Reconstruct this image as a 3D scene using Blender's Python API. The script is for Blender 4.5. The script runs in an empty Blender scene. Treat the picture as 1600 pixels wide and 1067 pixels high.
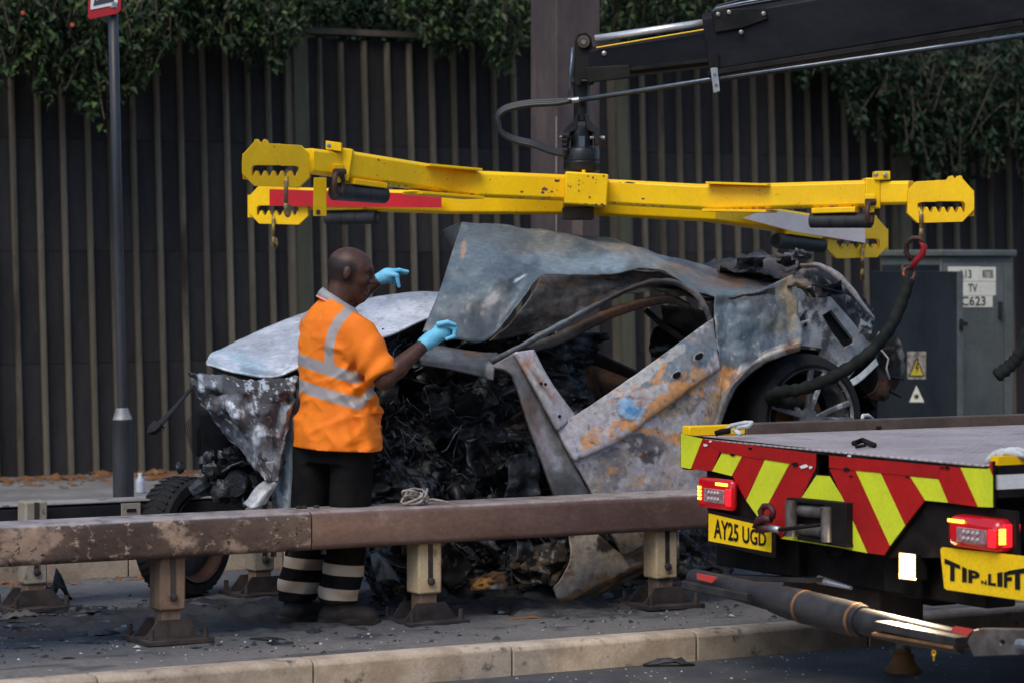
import bpy, bmesh, math, random
import numpy as np
from mathutils import Vector, Matrix

# ------------------------------------------------------------------ camera, sky, sun, exposure
# photograph geometry: focal length in photo pixels, eye height, horizon row; the road runs 30 degrees
# off the picture plane (to the right and away)
F, H, YH = 4560.0, 1.7, 410.0
C30, S30 = math.cos(math.radians(30)), math.sin(math.radians(30))
scn = bpy.context.scene
cam_d = bpy.data.cameras.new("camera")
cam = bpy.data.objects.new("camera", cam_d)
scn.collection.objects.link(cam)
cam.location = (0, 0, H)
cam.rotation_euler = (math.radians(90), 0, 0)
cam_d.sensor_width = 36
cam_d.lens = F / 1600 * 36
cam_d.shift_y = -(533.5 - YH) / 1600
cam_d.clip_end = 2000
cam_d.dof.use_dof = True
cam_d.dof.focus_distance = 14.0
cam_d.dof.aperture_fstop = 3.2
scn.camera = cam

SUN_EL, SUN_AZ = 52.0, 205.0            # overcast evening: a weak wide sun high behind the camera, to the left
world = bpy.data.worlds.new("World")
scn.world = world
world.use_nodes = True
wn = world.node_tree
wn.nodes.clear()
sky = wn.nodes.new("ShaderNodeTexSky")
sky.sky_type = 'NISHITA'
sky.sun_disc = False
sky.sun_elevation = math.radians(SUN_EL)
sky.sun_rotation = math.radians(SUN_AZ)
sky.air_density = 1.0
sky.dust_density = 1.0
sky.ozone_density = 1.0
bg = wn.nodes.new("ShaderNodeBackground")
bg.inputs[1].default_value = 0.10
wo = wn.nodes.new("ShaderNodeOutputWorld")
wn.links.new(sky.outputs[0], bg.inputs[0])
wn.links.new(bg.outputs[0], wo.inputs[0])
sun_d = bpy.data.lights.new("sun", 'SUN')
sun_d.energy = 1.1
sun_d.angle = math.radians(35)
sun_d.color = (1.0, 0.92, 0.80)
sun = bpy.data.objects.new("sun", sun_d)
scn.collection.objects.link(sun)
_az, _el = math.radians(SUN_AZ), math.radians(SUN_EL)
sdir = Vector((math.sin(_az) * math.cos(_el), math.cos(_az) * math.cos(_el), math.sin(_el)))
sun.rotation_euler = (-sdir).to_track_quat('-Z', 'Y').to_euler()
sun.location = sdir * 50
scn.view_settings.view_transform = 'Standard'
scn.view_settings.look = 'None'
scn.view_settings.gamma = 1.0
scn.view_settings.exposure = 1.12

rng = random.Random(7)
nrng = np.random.RandomState(7)
COL = scn.collection

# ------------------------------------------------------------------ mapping helpers
def pY(px, py, Y):
    return Vector(((px - 800) * Y / F, Y, H - (py - YH) * Y / F))
def pb(px, py, b):
    k = (px - 800) / F
    return pY(px, py, b / (C30 - k * S30))
def pa(px, py, a):
    k = (px - 800) / F
    return pY(px, py, a / (k * C30 + S30))
def W(a, b, z):
    return Vector((a * C30 - b * S30, a * S30 + b * C30, z))
U = Vector((C30, S30, 0)); N = Vector((-S30, C30, 0)); Z = Vector((0, 0, 1))
def ab(v):
    return (v.x * C30 + v.y * S30, -v.x * S30 + v.y * C30)

# ------------------------------------------------------------------ noise (numpy value noise)
def _hash(ix, iy, iz, seed):
    h = (ix * 374761393 + iy * 668265263 + iz * 2147483647 + seed * 974634777) & 0xFFFFFFFF
    h = ((h ^ (h >> 13)) * 1274126177) & 0xFFFFFFFF
    return ((h ^ (h >> 16)) & 0xFFFF) / 65535.0
def vn(p, seed=0):
    p = np.asarray(p, dtype=np.float64)
    i = np.floor(p).astype(np.int64); f = p - i
    f = f * f * (3 - 2 * f)
    x, y, z = i[..., 0], i[..., 1], i[..., 2]
    fx, fy, fz = f[..., 0], f[..., 1], f[..., 2]
    r = 0
    for dx in (0, 1):
        wx = fx if dx else 1 - fx
        for dy in (0, 1):
            wy = fy if dy else 1 - fy
            for dz in (0, 1):
                wz = fz if dz else 1 - fz
                r = r + wx * wy * wz * _hash(x + dx, y + dy, z + dz, seed)
    return r * 2 - 1
def fbm(p, octv=4, seed=0, gain=0.5):
    p = np.asarray(p, dtype=np.float64)
    s, a, t = 0, 1.0, 0
    for o in range(octv):
        s = s + a * vn(p, seed + o * 17); t += a
        p = p * 2.03 + 7.1; a *= gain
    return s / t
def ridged(p, octv=4, seed=0):
    p = np.asarray(p, dtype=np.float64)
    s, a, t = 0, 1.0, 0
    for o in range(octv):
        s = s + a * (1 - np.abs(vn(p, seed + o * 13)) * 2); t += a
        p = p * 2.1 + 3.3; a *= 0.5
    return s / t
def worley(p, seed=0):
    p = np.asarray(p, dtype=np.float64); i = np.floor(p).astype(np.int64)
    best = np.full(p.shape[:-1], 9.0)
    for dx in (-1, 0, 1):
        for dy in (-1, 0, 1):
            for dz in (-1, 0, 1):
                c = i + np.array([dx, dy, dz])
                q = np.stack([c[..., k] + _hash(c[..., 0], c[..., 1], c[..., 2], seed + 31 * k) for k in range(3)], -1)
                best = np.minimum(best, ((p - q) ** 2).sum(-1))
    return np.sqrt(best)
def sstep(e0, e1, x):
    t = np.clip((x - e0) / (e1 - e0), 0, 1)
    return t * t * (3 - 2 * t)

# ------------------------------------------------------------------ materials
def srgb(r, g, b):
    def f(c):
        c /= 255.0
        return c / 12.92 if c <= 0.04045 else ((c + 0.055) / 1.055) ** 2.4
    return (f(r), f(g), f(b))
MATS = {}
def mat(name, c1, c2=None, scale=8.0, rough=0.6, metal=0.0, bump=0.0, bscale=60.0, spots=(), attr=None, stretch=(1, 1, 1),
        rvar=0.1, spec=0.28, emit=None, estr=0.0, thr=(0.35, 0.65), bdist=0.004, grain=0.14, tone=0.0, top_light=None):
    """Principled material: two-tone noise, optional spots [(colour, scale, lo, hi, rough)], bump, optional attribute colour."""
    m = bpy.data.materials.new(name)
    m.use_nodes = True
    nt = m.node_tree; nd = nt.nodes; lk = nt.links
    p = nd["Principled BSDF"]
    tc = nd.new("ShaderNodeTexCoord")
    mp = nd.new("ShaderNodeMapping"); mp.inputs['Scale'].default_value = stretch
    lk.new(tc.outputs['Object'], mp.inputs['Vector'])
    oi = nd.new("ShaderNodeObjectInfo")
    sc_ = nd.new("ShaderNodeMath"); sc_.operation = 'MULTIPLY'; sc_.inputs[1].default_value = 37.0; lk.new(oi.outputs['Random'], sc_.inputs[0])
    va = nd.new("ShaderNodeVectorMath"); va.operation = 'ADD'; lk.new(mp.outputs['Vector'], va.inputs[0]); lk.new(sc_.outputs[0], va.inputs[1])
    vec = va.outputs[0]
    def noise(sc, det=4.0, ro=0.6):
        n = nd.new("ShaderNodeTexNoise"); n.inputs['Scale'].default_value = sc
        n.inputs['Detail'].default_value = det; n.inputs['Roughness'].default_value = ro
        lk.new(vec, n.inputs['Vector']); return n.outputs['Fac']
    def ramp(fac, lo, hi):
        r = nd.new("ShaderNodeMapRange"); r.interpolation_type = 'SMOOTHSTEP'
        r.inputs['From Min'].default_value = lo; r.inputs['From Max'].default_value = hi
        lk.new(fac, r.inputs['Value']); return r.outputs['Result']
    def mix(fac, a, b):
        x = nd.new("ShaderNodeMix"); x.data_type = 'RGBA'
        lk.new(fac, x.inputs[0])
        for s, v in ((6, a), (7, b)):
            if isinstance(v, tuple): x.inputs[s].default_value = (*v, 1)
            else: lk.new(v, x.inputs[s])
        return x.outputs[2]
    def mixf(fac, a, b):
        x = nd.new("ShaderNodeMix"); x.data_type = 'FLOAT'
        lk.new(fac, x.inputs[0])
        for s, v in ((2, a), (3, b)):
            if isinstance(v, (int, float)): x.inputs[s].default_value = v
            else: lk.new(v, x.inputs[s])
        return x.outputs[0]
    if attr:
        at = nd.new("ShaderNodeAttribute"); at.attribute_name = attr
        base = at.outputs['Color']
        mm = nd.new("ShaderNodeMix"); mm.data_type = 'RGBA'; mm.blend_type = 'MULTIPLY'; mm.inputs[0].default_value = 1.0
        v = nd.new("ShaderNodeMapRange"); lk.new(noise(scale), v.inputs['Value'])
        v.inputs['From Min'].default_value = 0.25; v.inputs['From Max'].default_value = 0.75
        v.inputs['To Min'].default_value = 0.65; v.inputs['To Max'].default_value = 1.3
        cmb = nd.new("ShaderNodeCombineColor")
        for i in range(3): lk.new(v.outputs['Result'], cmb.inputs[i])
        lk.new(base, mm.inputs[6]); lk.new(cmb.outputs[0], mm.inputs[7])
        col = mm.outputs[2]
    else:
        col = mix(ramp(noise(scale), *thr), c1, c2 if c2 else c1)
    rg = mixf(noise(scale * 2.3), max(rough - rvar, 0.02), min(rough + rvar, 1.0))
    for (sc_col, sc, lo, hi, rr) in spots:
        f = ramp(noise(sc, 7.0, 0.68), lo, hi)
        col = mix(f, col, sc_col)
        rg = mixf(f, rg, rr)
    if top_light:                                    # lit look of upward faces put into the colour, broken by noise
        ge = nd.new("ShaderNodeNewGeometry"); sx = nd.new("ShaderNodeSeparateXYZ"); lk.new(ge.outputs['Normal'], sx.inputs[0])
        f = nd.new("ShaderNodeMath"); f.operation = 'MULTIPLY'; lk.new(ramp(sx.outputs['Z'], top_light[1], top_light[2]), f.inputs[0]); lk.new(ramp(noise(14, 6.0, 0.7), 0.25, 0.6), f.inputs[1])
        col = mix(f.outputs[0], col, top_light[0])
    if grain > 0 or tone > 0:
        gv = nd.new("ShaderNodeMapRange"); lk.new(noise(min(scale * 14, 260), 3.0, 0.7), gv.inputs['Value'])
        gv.inputs['From Min'].default_value = 0.3; gv.inputs['From Max'].default_value = 0.7
        gv.inputs['To Min'].default_value = 1 - grain; gv.inputs['To Max'].default_value = 1 + grain
        fac = gv.outputs['Result']
        if tone > 0:
            tr_ = nd.new("ShaderNodeMapRange"); lk.new(oi.outputs['Random'], tr_.inputs['Value'])
            tr_.inputs['To Min'].default_value = 1 - tone; tr_.inputs['To Max'].default_value = 1 + tone
            mu = nd.new("ShaderNodeMath"); mu.operation = 'MULTIPLY'; lk.new(fac, mu.inputs[0]); lk.new(tr_.outputs['Result'], mu.inputs[1]); fac = mu.outputs[0]
        vm = nd.new("ShaderNodeVectorMath"); vm.operation = 'SCALE'
        if isinstance(col, tuple): vm.inputs[0].default_value = col
        else: lk.new(col, vm.inputs[0])
        lk.new(fac, vm.inputs['Scale']); col = vm.outputs[0]
    lk.new(col, p.inputs['Base Color'])
    lk.new(rg, p.inputs['Roughness'])
    p.inputs['Metallic'].default_value = metal
    p.inputs['Specular IOR Level'].default_value = spec
    if bump > 0:
        bn = nd.new("ShaderNodeBump"); bn.inputs['Strength'].default_value = bump; bn.inputs['Distance'].default_value = bdist
        lk.new(noise(bscale), bn.inputs['Height']); lk.new(bn.outputs[0], p.inputs['Normal'])
    if emit:
        p.inputs['Emission Color'].default_value = (*emit, 1)
        p.inputs['Emission Strength'].default_value = estr
    m.diffuse_color = (*c1, 1)
    MATS[name] = m
    return m

# ------------------------------------------------------------------ mesh building
class MB:
    def __init__(s):
        s.v = []; s.f = []
    def add(s, vs, fs):
        o = len(s.v)
        s.v += [tuple(v) for v in vs]
        s.f += [tuple(i + o for i in f) for f in fs]
        return s
    def box(s, c, x, y, z):
        """c centre, x y z half-axis vectors"""
        c, x, y, z = map(Vector, (c, x, y, z))
        vs = [c + sx * x + sy * y + sz * z for sz in (-1, 1) for sy in (-1, 1) for sx in (-1, 1)]
        fs = [(0, 2, 3, 1), (4, 5, 7, 6), (0, 1, 5, 4), (2, 6, 7, 3), (0, 4, 6, 2), (1, 3, 7, 5)]
        if x.cross(y).dot(z) < 0: fs = [tuple(reversed(f)) for f in fs]
        return s.add(vs, fs)
    def rbox(s, a0, a1, b0, b1, z0, z1):
        """box in road axes"""
        return s.box(W((a0 + a1) / 2, (b0 + b1) / 2, (z0 + z1) / 2), U * (a1 - a0) / 2, N * (b1 - b0) / 2, Z * (z1 - z0) / 2)
    def tube(s, pts, r, seg=10, cap=True, up=None, flat=1.0):
        pts = [Vector(p) for p in pts]
        n = len(pts)
        rs = r if isinstance(r, (list, tuple)) else [r] * n
        base = len(s.v)
        t0 = (pts[1] - pts[0]).normalized()
        ref = Vector(up) if up else (Vector((0, 0, 1)) if abs(t0.z) < 0.9 else Vector((1, 0, 0)))
        for i, p in enumerate(pts):
            t = (pts[min(i + 1, n - 1)] - pts[max(i - 1, 0)]).normalized()
            x = ref.cross(t)
            if x.length < 1e-5: x = Vector((1, 0, 0)).cross(t)
            x.normalize(); y = t.cross(x).normalized()
            if not up: ref = y
            for k in range(seg):
                a = 2 * math.pi * k / seg
                s.v.append(tuple(p + x * math.cos(a) * rs[i] + y * math.sin(a) * rs[i] * flat))
        for i in range(n - 1):
            for k in range(seg):
                a = base + i * seg + k; b = base + i * seg + (k + 1) % seg
                s.f.append((a, b, b + seg, a + seg))
        if cap:
            s.f.append(tuple(base + k for k in reversed(range(seg))))
            s.f.append(tuple(base + (n - 1) * seg + k for k in range(seg)))
        return s
    def lathe(s, c, axis, prof, seg=32, closed=False, caps=True):
        """prof list of (radius, offset along axis)"""
        c = Vector(c); ax = Vector(axis).normalized()
        x = ax.orthogonal().normalized(); y = ax.cross(x)
        base = len(s.v); n = len(prof)
        for (r, o) in prof:
            for k in range(seg):
                a = 2 * math.pi * k / seg
                s.v.append(tuple(c + ax * o + (x * math.cos(a) + y * math.sin(a)) * r))
        rng_ = n if closed else n - 1
        for i in range(rng_):
            j = (i + 1) % n
            for k in range(seg):
                k2 = (k + 1) % seg
                s.f.append((base + i * seg + k, base + i * seg + k2, base + j * seg + k2, base + j * seg + k))
        if not closed and caps:
            s.f.append(tuple(base + k for k in reversed(range(seg))))
            s.f.append(tuple(base + (n - 1) * seg + k for k in range(seg)))
        return s
    def prism(s, pts, ext):
        pts = [Vector(p) for p in pts]; ext = Vector(ext); n = len(pts)
        vs = pts + [p + ext for p in pts]
        fs = [tuple(range(n)), tuple(reversed(range(n, 2 * n)))]
        fs += [(i, i + n, (i + 1) % n + n, (i + 1) % n) for i in range(n)]
        return s.add(vs, fs)
    def beam(s, path, upv=Z):
        """box beam through [(point, height, width)], section vertical"""
        base = len(s.v); n = len(path)
        for i, (p, h, w) in enumerate(path):
            p = Vector(p)
            t = (Vector(path[min(i + 1, n - 1)][0]) - Vector(path[max(i - 1, 0)][0])).normalized()
            side = t.cross(Vector(upv)).normalized(); up = side.cross(t).normalized()
            c = min(h, w) * 0.12
            for (sx, sy, cx, cy) in ((-1, -1, c, 0), (-1, -1, 0, c), (-1, 1, 0, c), (-1, 1, c, 0), (1, 1, c, 0), (1, 1, 0, c), (1, -1, 0, c), (1, -1, c, 0)):
                s.v.append(tuple(p + side * sx * (w / 2 - cx) + up * sy * (h / 2 - cy)))
        for i in range(n - 1):
            for k in range(8):
                a = base + i * 8 + k; b = base + i * 8 + (k + 1) % 8
                s.f.append((a, b, b + 8, a + 8))
        s.f.append(tuple(base + k for k in reversed(range(8))))
        s.f.append(tuple(base + (n - 1) * 8 + k for k in range(8)))
        return s
    def plate(s, outer, holes, mapf, ext):
        """flat plate with holes: outlines in 2D, mapf -> 3D, ext thickness vector"""
        bm = bmesh.new(); edges = []
        for loop in [outer] + list(holes):
            vs = [bm.verts.new((p[0], -p[1], 0)) for p in loop]
            for i in range(len(vs)): edges.append(bm.edges.new((vs[i], vs[(i + 1) % len(vs)])))
        bmesh.ops.triangle_fill(bm, use_beauty=True, use_dissolve=False, edges=edges)
        bm.verts.index_update()
        pts = [Vector(mapf(v.co.x, -v.co.y)) for v in bm.verts]
        fs = [tuple(v.index for v in f.verts) for f in bm.faces]
        n = len(pts); ext = Vector(ext)
        side = []
        for e in bm.edges:
            if len(e.link_faces) == 1: side.append((e.verts[0].index, e.verts[1].index))
        bm.free()
        vs = pts + [p + ext for p in pts]
        ff = fs + [tuple(i + n for i in reversed(f)) for f in fs] + [(i, j, j + n, i + n) for i, j in side]
        return s.add(vs, ff)
    def lump(s, c, r, seed, amp=0.35, flat=(1, 1, 1), nu=14, nv=9, sc=3.0):
        th = np.linspace(0, np.pi, nv); ph = np.linspace(0, 2 * np.pi, nu, endpoint=False)
        T, Q = np.meshgrid(th, ph, indexing='ij')
        d = np.stack([np.sin(T) * np.cos(Q), np.sin(T) * np.sin(Q), np.cos(T)], -1)
        rr = r * (1 + amp * (ridged(d * sc + seed * 3.7, 3, seed) - 0.2))
        P = np.array(c) + d * rr[..., None] * np.array(flat)
        fs = [(i * nu + k, i * nu + (k + 1) % nu, (i + 1) * nu + (k + 1) % nu, (i + 1) * nu + k) for i in range(nv - 1) for k in range(nu)]
        return s.add(P.reshape(-1, 3).tolist(), fs)
    def build(s, name, m, parent=None, smooth=False, bevel=0.0, auto=None, col=None, origin=None, cols=None, recalc=True):
        return mesh_obj(name, s.v, s.f, m, parent, smooth, bevel, cols=cols, origin=origin, recalc=recalc)

ROOT_LOC = {}
def root_loc(o):
    while o.parent: o = o.parent
    return ROOT_LOC.get(o.name, Vector((0, 0, 0)))
def mesh_obj(name, v, f, m, parent=None, smooth=False, bevel=0.0, cols=None, origin=None, attrs=None, recalc=True, thick=0.0):
    v = np.asarray(v, dtype=np.float64)
    if parent is not None: org = np.array(root_loc(parent))
    elif origin is not None: org = np.array(origin, dtype=float)
    else:
        org = np.array([(v[:, 0].min() + v[:, 0].max()) / 2, (v[:, 1].min() + v[:, 1].max()) / 2, v[:, 2].min()])
    me = bpy.data.meshes.new(name)
    me.from_pydata((v - org).tolist(), [], f if isinstance(f, list) else f.tolist())
    if recalc:
        bm = bmesh.new(); bm.from_mesh(me); bmesh.ops.recalc_face_normals(bm, faces=bm.faces); bm.to_mesh(me); bm.free()
    for mm in (m if isinstance(m, (list, tuple)) else [m]): me.materials.append(mm)
    me.polygons.foreach_set('use_smooth', [True] * len(me.polygons))
    if not smooth: me.set_sharp_from_angle(angle=math.radians(34))
    if cols is not None:
        ca = me.color_attributes.new('Col', 'FLOAT_COLOR', 'POINT')
        c4 = np.ones((len(v), 4), dtype=np.float32); c4[:, :3] = cols
        ca.data.foreach_set('color', c4.ravel())
    if attrs:
        for an, av in attrs.items():
            x = me.attributes.new(an, 'FLOAT', 'POINT'); x.data.foreach_set('value', np.asarray(av, dtype=np.float32))
    me.update()
    o = bpy.data.objects.new(name, me)
    COL.objects.link(o)
    if parent is not None: o.parent = parent
    else:
        o.location = org.tolist(); ROOT_LOC[o.name] = Vector(org.tolist())
    if bevel > 0:
        b = o.modifiers.new('bevel', 'BEVEL'); b.width = bevel; b.segments = 2; b.limit_method = 'ANGLE'; b.angle_limit = math.radians(40)
    if thick > 0:
        b = o.modifiers.new('solid', 'SOLIDIFY'); b.thickness = thick; b.offset = 0
    return o
def tag(o, label=None, cat=None, group=None, kind=None):
    if label: o['label'] = label
    if cat: o['category'] = cat
    if group: o['group'] = group
    if kind: o['kind'] = kind
    return o
def thing(name, loc, label, cat, group=None):
    o = bpy.data.objects.new(name, None); COL.objects.link(o)
    o.location = loc; o.empty_display_size = 0.1
    ROOT_LOC[o.name] = Vector(loc)
    return tag(o, label, cat, group)
def copy_part(src, parent, loc=(0, 0, 0), rot=None):
    c = src.copy(); COL.objects.link(c); c.parent = parent; c.location = loc
    if rot is not None: c.rotation_euler = rot
    return c
def text_mesh(txt, width=None, height=None, bold=0.0, thick=0.0):
    cu = bpy.data.curves.new('lettering', 'FONT'); cu.body = txt; cu.size = 1; cu.offset = bold; cu.resolution_u = 3
    o = bpy.data.objects.new('lettering', cu); COL.objects.link(o)
    bpy.context.view_layer.update()
    me = bpy.data.meshes.new_from_object(o.evaluated_get(bpy.context.evaluated_depsgraph_get()))
    v = np.array([q.co[:] for q in me.vertices]); fs = [tuple(p.vertices) for p in me.polygons]
    bpy.data.objects.remove(o); bpy.data.meshes.remove(me); bpy.data.curves.remove(cu)
    mn, mx = v.min(0), v.max(0)
    v = v - mn
    v[:, 0] /= (mx[0] - mn[0]); v[:, 1] /= (mx[1] - mn[1])
    return v, fs            # unit square lettering
def text_on(name, txt, quad, m, parent, bold=0.0):
    """lettering stretched over quad (lower-left, lower-right, upper-right, upper-left)"""
    v, fs = text_mesh(txt, bold=bold)
    q = [Vector(x) for x in quad]
    pts = []
    for (x, y, _) in v:
        pts.append(tuple(q[0].lerp(q[1], x).lerp(q[3].lerp(q[2], x), y)))
    return mesh_obj(name, pts, fs, m, parent, recalc=False)

def catmat(n, N):
    B = np.zeros((N, n))
    for r, t in enumerate(np.linspace(0, n - 1, N)):
        i = min(int(t), n - 2); u = t - i
        w = [(-u + 2 * u**2 - u**3) / 2, (2 - 5 * u**2 + 3 * u**3) / 2, (u + 4 * u**2 - 3 * u**3) / 2, (-u**2 + u**3) / 2]
        for k, ww in zip((i - 1, i, i + 1, i + 2), w):
            if k < 0: B[r, 0] += 2 * ww; B[r, 1] -= ww
            elif k > n - 1: B[r, n - 1] += 2 * ww; B[r, n - 2] -= ww
            else: B[r, k] += ww
    return B
def linmat(n, N):
    B = np.zeros((N, n))
    for r, t in enumerate(np.linspace(0, n - 1, N)):
        i = min(int(t), n - 2); u = t - i
        B[r, i] += 1 - u; B[r, i + 1] += u
    return B
def pbv(q):
    """(…,3) of px,py,b -> world"""
    k = (q[..., 0] - 800) / F
    Y = q[..., 2] / (C30 - k * S30)
    return np.stack([k * Y, Y, H - (q[..., 1] - YH) * Y / F], -1)
def patch(name, rows, m, parent, step=5.0, amp=0.0, nscale=6.0, seed=1, thick=0.004, base=(0.2, 0.2, 0.2), blobs=(), rid=0.0, lin=False,
          edge=0.0, fine=0.0, wor=0.0, wsc=6.0, mott=()):
    """sheet through rows of (px, py, b) control points, crumpled along its normal; stains = blobs"""
    C = np.array(rows, dtype=float)
    n, k = C.shape[:2]
    lu = max(np.linalg.norm(np.diff(C[:, :, :2], axis=1), axis=2).sum(1).max(), 1)
    lv = max(np.linalg.norm(np.diff(C[:, :, :2], axis=0), axis=2).sum(0).max(), 1)
    NU, NV = max(int(lu / step), 3 * k), max(int(lv / step), 3 * n)
    mk = linmat if lin else catmat
    G = np.einsum('ri,ijc,sj->rsc', mk(n, NV), C, mk(k, NU))
    if edge > 0:
        e = fbm(np.dstack([G[..., 0] / 14, G[..., 1] / 14, G[..., 2] * 0]), 3, seed + 91)[..., None]
        G[0, :, 1] += edge * e[0, :, 0]; G[-1, :, 1] += edge * e[-1, :, 0]; G[:, 0, 0] += edge * e[:, 0, 0]; G[:, -1, 0] += edge * e[:, -1, 0]
    P = pbv(G)
    du = np.gradient(P, axis=1); dv = np.gradient(P, axis=0)
    nn = np.cross(du, dv); nn /= np.linalg.norm(nn, axis=2, keepdims=True) + 1e-9
    if amp > 0: P = P + nn * (fbm(P * nscale, 4, seed) * amp)[..., None]
    if rid > 0: P = P + nn * ((ridged(P * nscale * 0.8, 3, seed + 5) - 0.3) * rid)[..., None]
    if wor > 0:
        Q = P + 0.25 / wsc * np.dstack([fbm(P * wsc, 2, seed + 61), fbm(P * wsc, 2, seed + 62), fbm(P * wsc, 2, seed + 63)])
        P = P + nn * ((worley(Q * wsc, seed + 70) - 0.5) * wor + (worley(Q * wsc * 2.3, seed + 75) - 0.5) * wor * 0.4)[..., None]
    if fine > 0: P = P + nn * (fbm(P * nscale * 6, 3, seed + 9) * fine)[..., None]
    cols = paint(G[..., 0].ravel(), G[..., 1].ravel(), base, blobs, seed, mott)
    idx = np.arange(NU * NV).reshape(NV, NU)
    fs = np.stack([idx[:-1, :-1], idx[:-1, 1:], idx[1:, 1:], idx[1:, :-1]], -1).reshape(-1, 4)
    return mesh_obj(name, P.reshape(-1, 3), fs, m, parent, smooth=True, cols=cols, thick=thick, recalc=False)
def crumple(rows, n, m, jb, jp, seed, keep=True):
    """denser control grid with random folds (sharp creases when the patch is linear)"""
    C = np.array(rows, dtype=float); r = np.random.RandomState(seed)
    G = np.einsum('ri,ijc,sj->rsc', catmat(C.shape[0], n), C, catmat(C.shape[1], m))
    w = np.ones((n, m))
    if keep: w[0] = w[-1] = 0.45; w[:, 0] = w[:, -1] = 0.45
    G[..., 2] += r.uniform(-jb, jb, (n, m)) * w
    G[..., 0] += r.uniform(-jp, jp, (n, m)) * w; G[..., 1] += r.uniform(-jp, jp, (n, m)) * w
    return G.tolist()
def paint(px, py, base, blobs, seed=0, mott=()):
    c = np.empty((len(px), 3)); c[:] = base
    q = np.stack([px / 30, py / 30, np.zeros_like(px)], -1)
    n1 = fbm(q, 5, seed + 3, 0.6); n2 = fbm(q * 2.2 + 40, 4, seed + 4, 0.6)
    for bl in blobs:
        x, y, rx, ry, ang, col, st = bl[:7]
        soft = bl[7] if len(bl) > 7 else 0.25
        a = math.radians(ang); dx, dy = px - x, py - y
        u = (dx * math.cos(a) + dy * math.sin(a)) / rx; w = (-dx * math.sin(a) + dy * math.cos(a)) / ry
        d = np.sqrt(u * u + w * w) + n1 * 0.95 + n2 * 0.5
        f = (1 - sstep(1 - soft, 1 + soft, d)) * st
        c = c * (1 - f[:, None]) + np.array(col) * f[:, None]
    for i, (col, sc, thr, soft, st, sx, sy) in enumerate(mott):      # mottling: colour, size px, threshold, edge, strength, stretch
        qq = np.stack([px / sc / sx, py / sc / sy, np.full_like(px, i * 9.7)], -1)
        f = sstep(thr - soft, thr + soft, fbm(qq, 5, seed + 200 + i, 0.62)) * st
        c = c * (1 - f[:, None]) + np.array(col) * f[:, None]
    return c

# ================================================================== SETTING
M_asphalt = mat('asphalt', (0.045, 0.047, 0.052), (0.07, 0.071, 0.075), 5, 0.75, bump=0.6, bscale=220, spots=[((0.16, 0.16, 0.165), 150, 0.63, 0.72, 0.8), ((0.02, 0.02, 0.022), 2.2, 0.55, 0.7, 0.6)])
M_island = mat('sooty_paving', (0.055, 0.06, 0.07), (0.115, 0.117, 0.124), 1.6, 0.7, bump=0.7, bscale=90, stretch=(1, 1, 1), thr=(0.3, 0.72), bdist=0.008,
               spots=[((0.018, 0.019, 0.023), 2.6, 0.5, 0.68, 0.45), ((0.25, 0.24, 0.235), 46, 0.66, 0.74, 0.8), ((0.012, 0.012, 0.014), 34, 0.6, 0.68, 0.5)])
M_islandc = mat('sooty_paving_burnt', (0.06, 0.062, 0.07), None, 40, 0.68, attr='Col', bump=0.7, bscale=120, bdist=0.006, spots=[((0.24, 0.235, 0.23), 60, 0.72, 0.78, 0.8), ((0.012, 0.012, 0.014), 40, 0.62, 0.69, 0.5)])
M_kerb = mat('kerb_concrete', (0.29, 0.23, 0.17), (0.42, 0.345, 0.27), 5, 0.85, tone=0.12, bump=0.5, bscale=120, spots=[((0.10, 0.085, 0.075), 9, 0.56, 0.7, 0.8), ((0.06, 0.055, 0.05), 60, 0.66, 0.72, 0.8)])
M_foot = mat('footway_asphalt', (0.13, 0.125, 0.12), (0.2, 0.19, 0.18), 3, 0.85, bump=0.4, bscale=150, spots=[((0.08, 0.07, 0.06), 6, 0.55, 0.7, 0.8)])
M_soil = mat('embankment_soil', (0.015, 0.02, 0.012), (0.03, 0.035, 0.02), 2, 0.9, bump=0.5, bscale=20)

tag(MB().add([(-300, -200, -0.25), (300, -200, -0.25), (300, 500, -0.25), (-300, 500, -0.25)], [(0, 1, 2, 3)]).build('ground', M_soil), kind='structure')
tag(MB().rbox(-40, 60, -14, 11.20, -0.24, -0.13).build('road', M_asphalt), kind='structure')
# reservation surface: real unevenness and low ridges of ash where the wreck burned
def sheet(a0, a1, b0, b1, step):
    na, nb = int((a1 - a0) / step) + 1, int((b1 - b0) / step) + 1
    A, B = np.meshgrid(np.linspace(a0, a1, na), np.linspace(b0, b1, nb))
    return A, B
A, B = sheet(2.6, 12.0, 11.33, 14.80, 0.022)
q = np.dstack([A, B, A * 0])
hz = fbm(q * 1.5, 3, 2) * 0.006 + fbm(q * 9, 3, 3) * 0.003
ash = np.exp(-(((A - 7.0) / 1.5) ** 2 + ((B - 12.75) / 0.55) ** 2))
hz = hz + ash * np.clip(ridged(q * 5, 4, 8) * 0.11 + 0.005, -0.002, 1)
ash2 = np.exp(-(((A - 5.3) / 0.9) ** 2 + ((B - 12.9) / 0.35) ** 2))
hz = hz + ash2 * np.clip(ridged(q * 6, 4, 18) * 0.045, -0.002, 1)
edge = np.clip(np.minimum(B - 11.33, 14.8 - B) / 0.1, 0, 1)
hz = hz * edge
P = np.stack([A * C30 - B * S30, A * S30 + B * C30, hz], -1)
idx = np.arange(A.size).reshape(A.shape)
fs = np.stack([idx[:-1, :-1], idx[:-1, 1:], idx[1:, 1:], idx[1:, :-1]], -1).reshape(-1, 4)
n1 = fbm(q * 1.3, 4, 50); n2 = fbm(q * 5, 5, 51, 0.65); n3 = fbm(q * np.array([3, 14, 1]), 4, 52, 0.6)
cg = np.empty(A.shape + (3,)); cg[:] = (0.082, 0.083, 0.088)
def mixc(f, col):
    global cg
    f = np.clip(f, 0, 1)[..., None]; cg = cg * (1 - f) + np.array(col) * f
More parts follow.
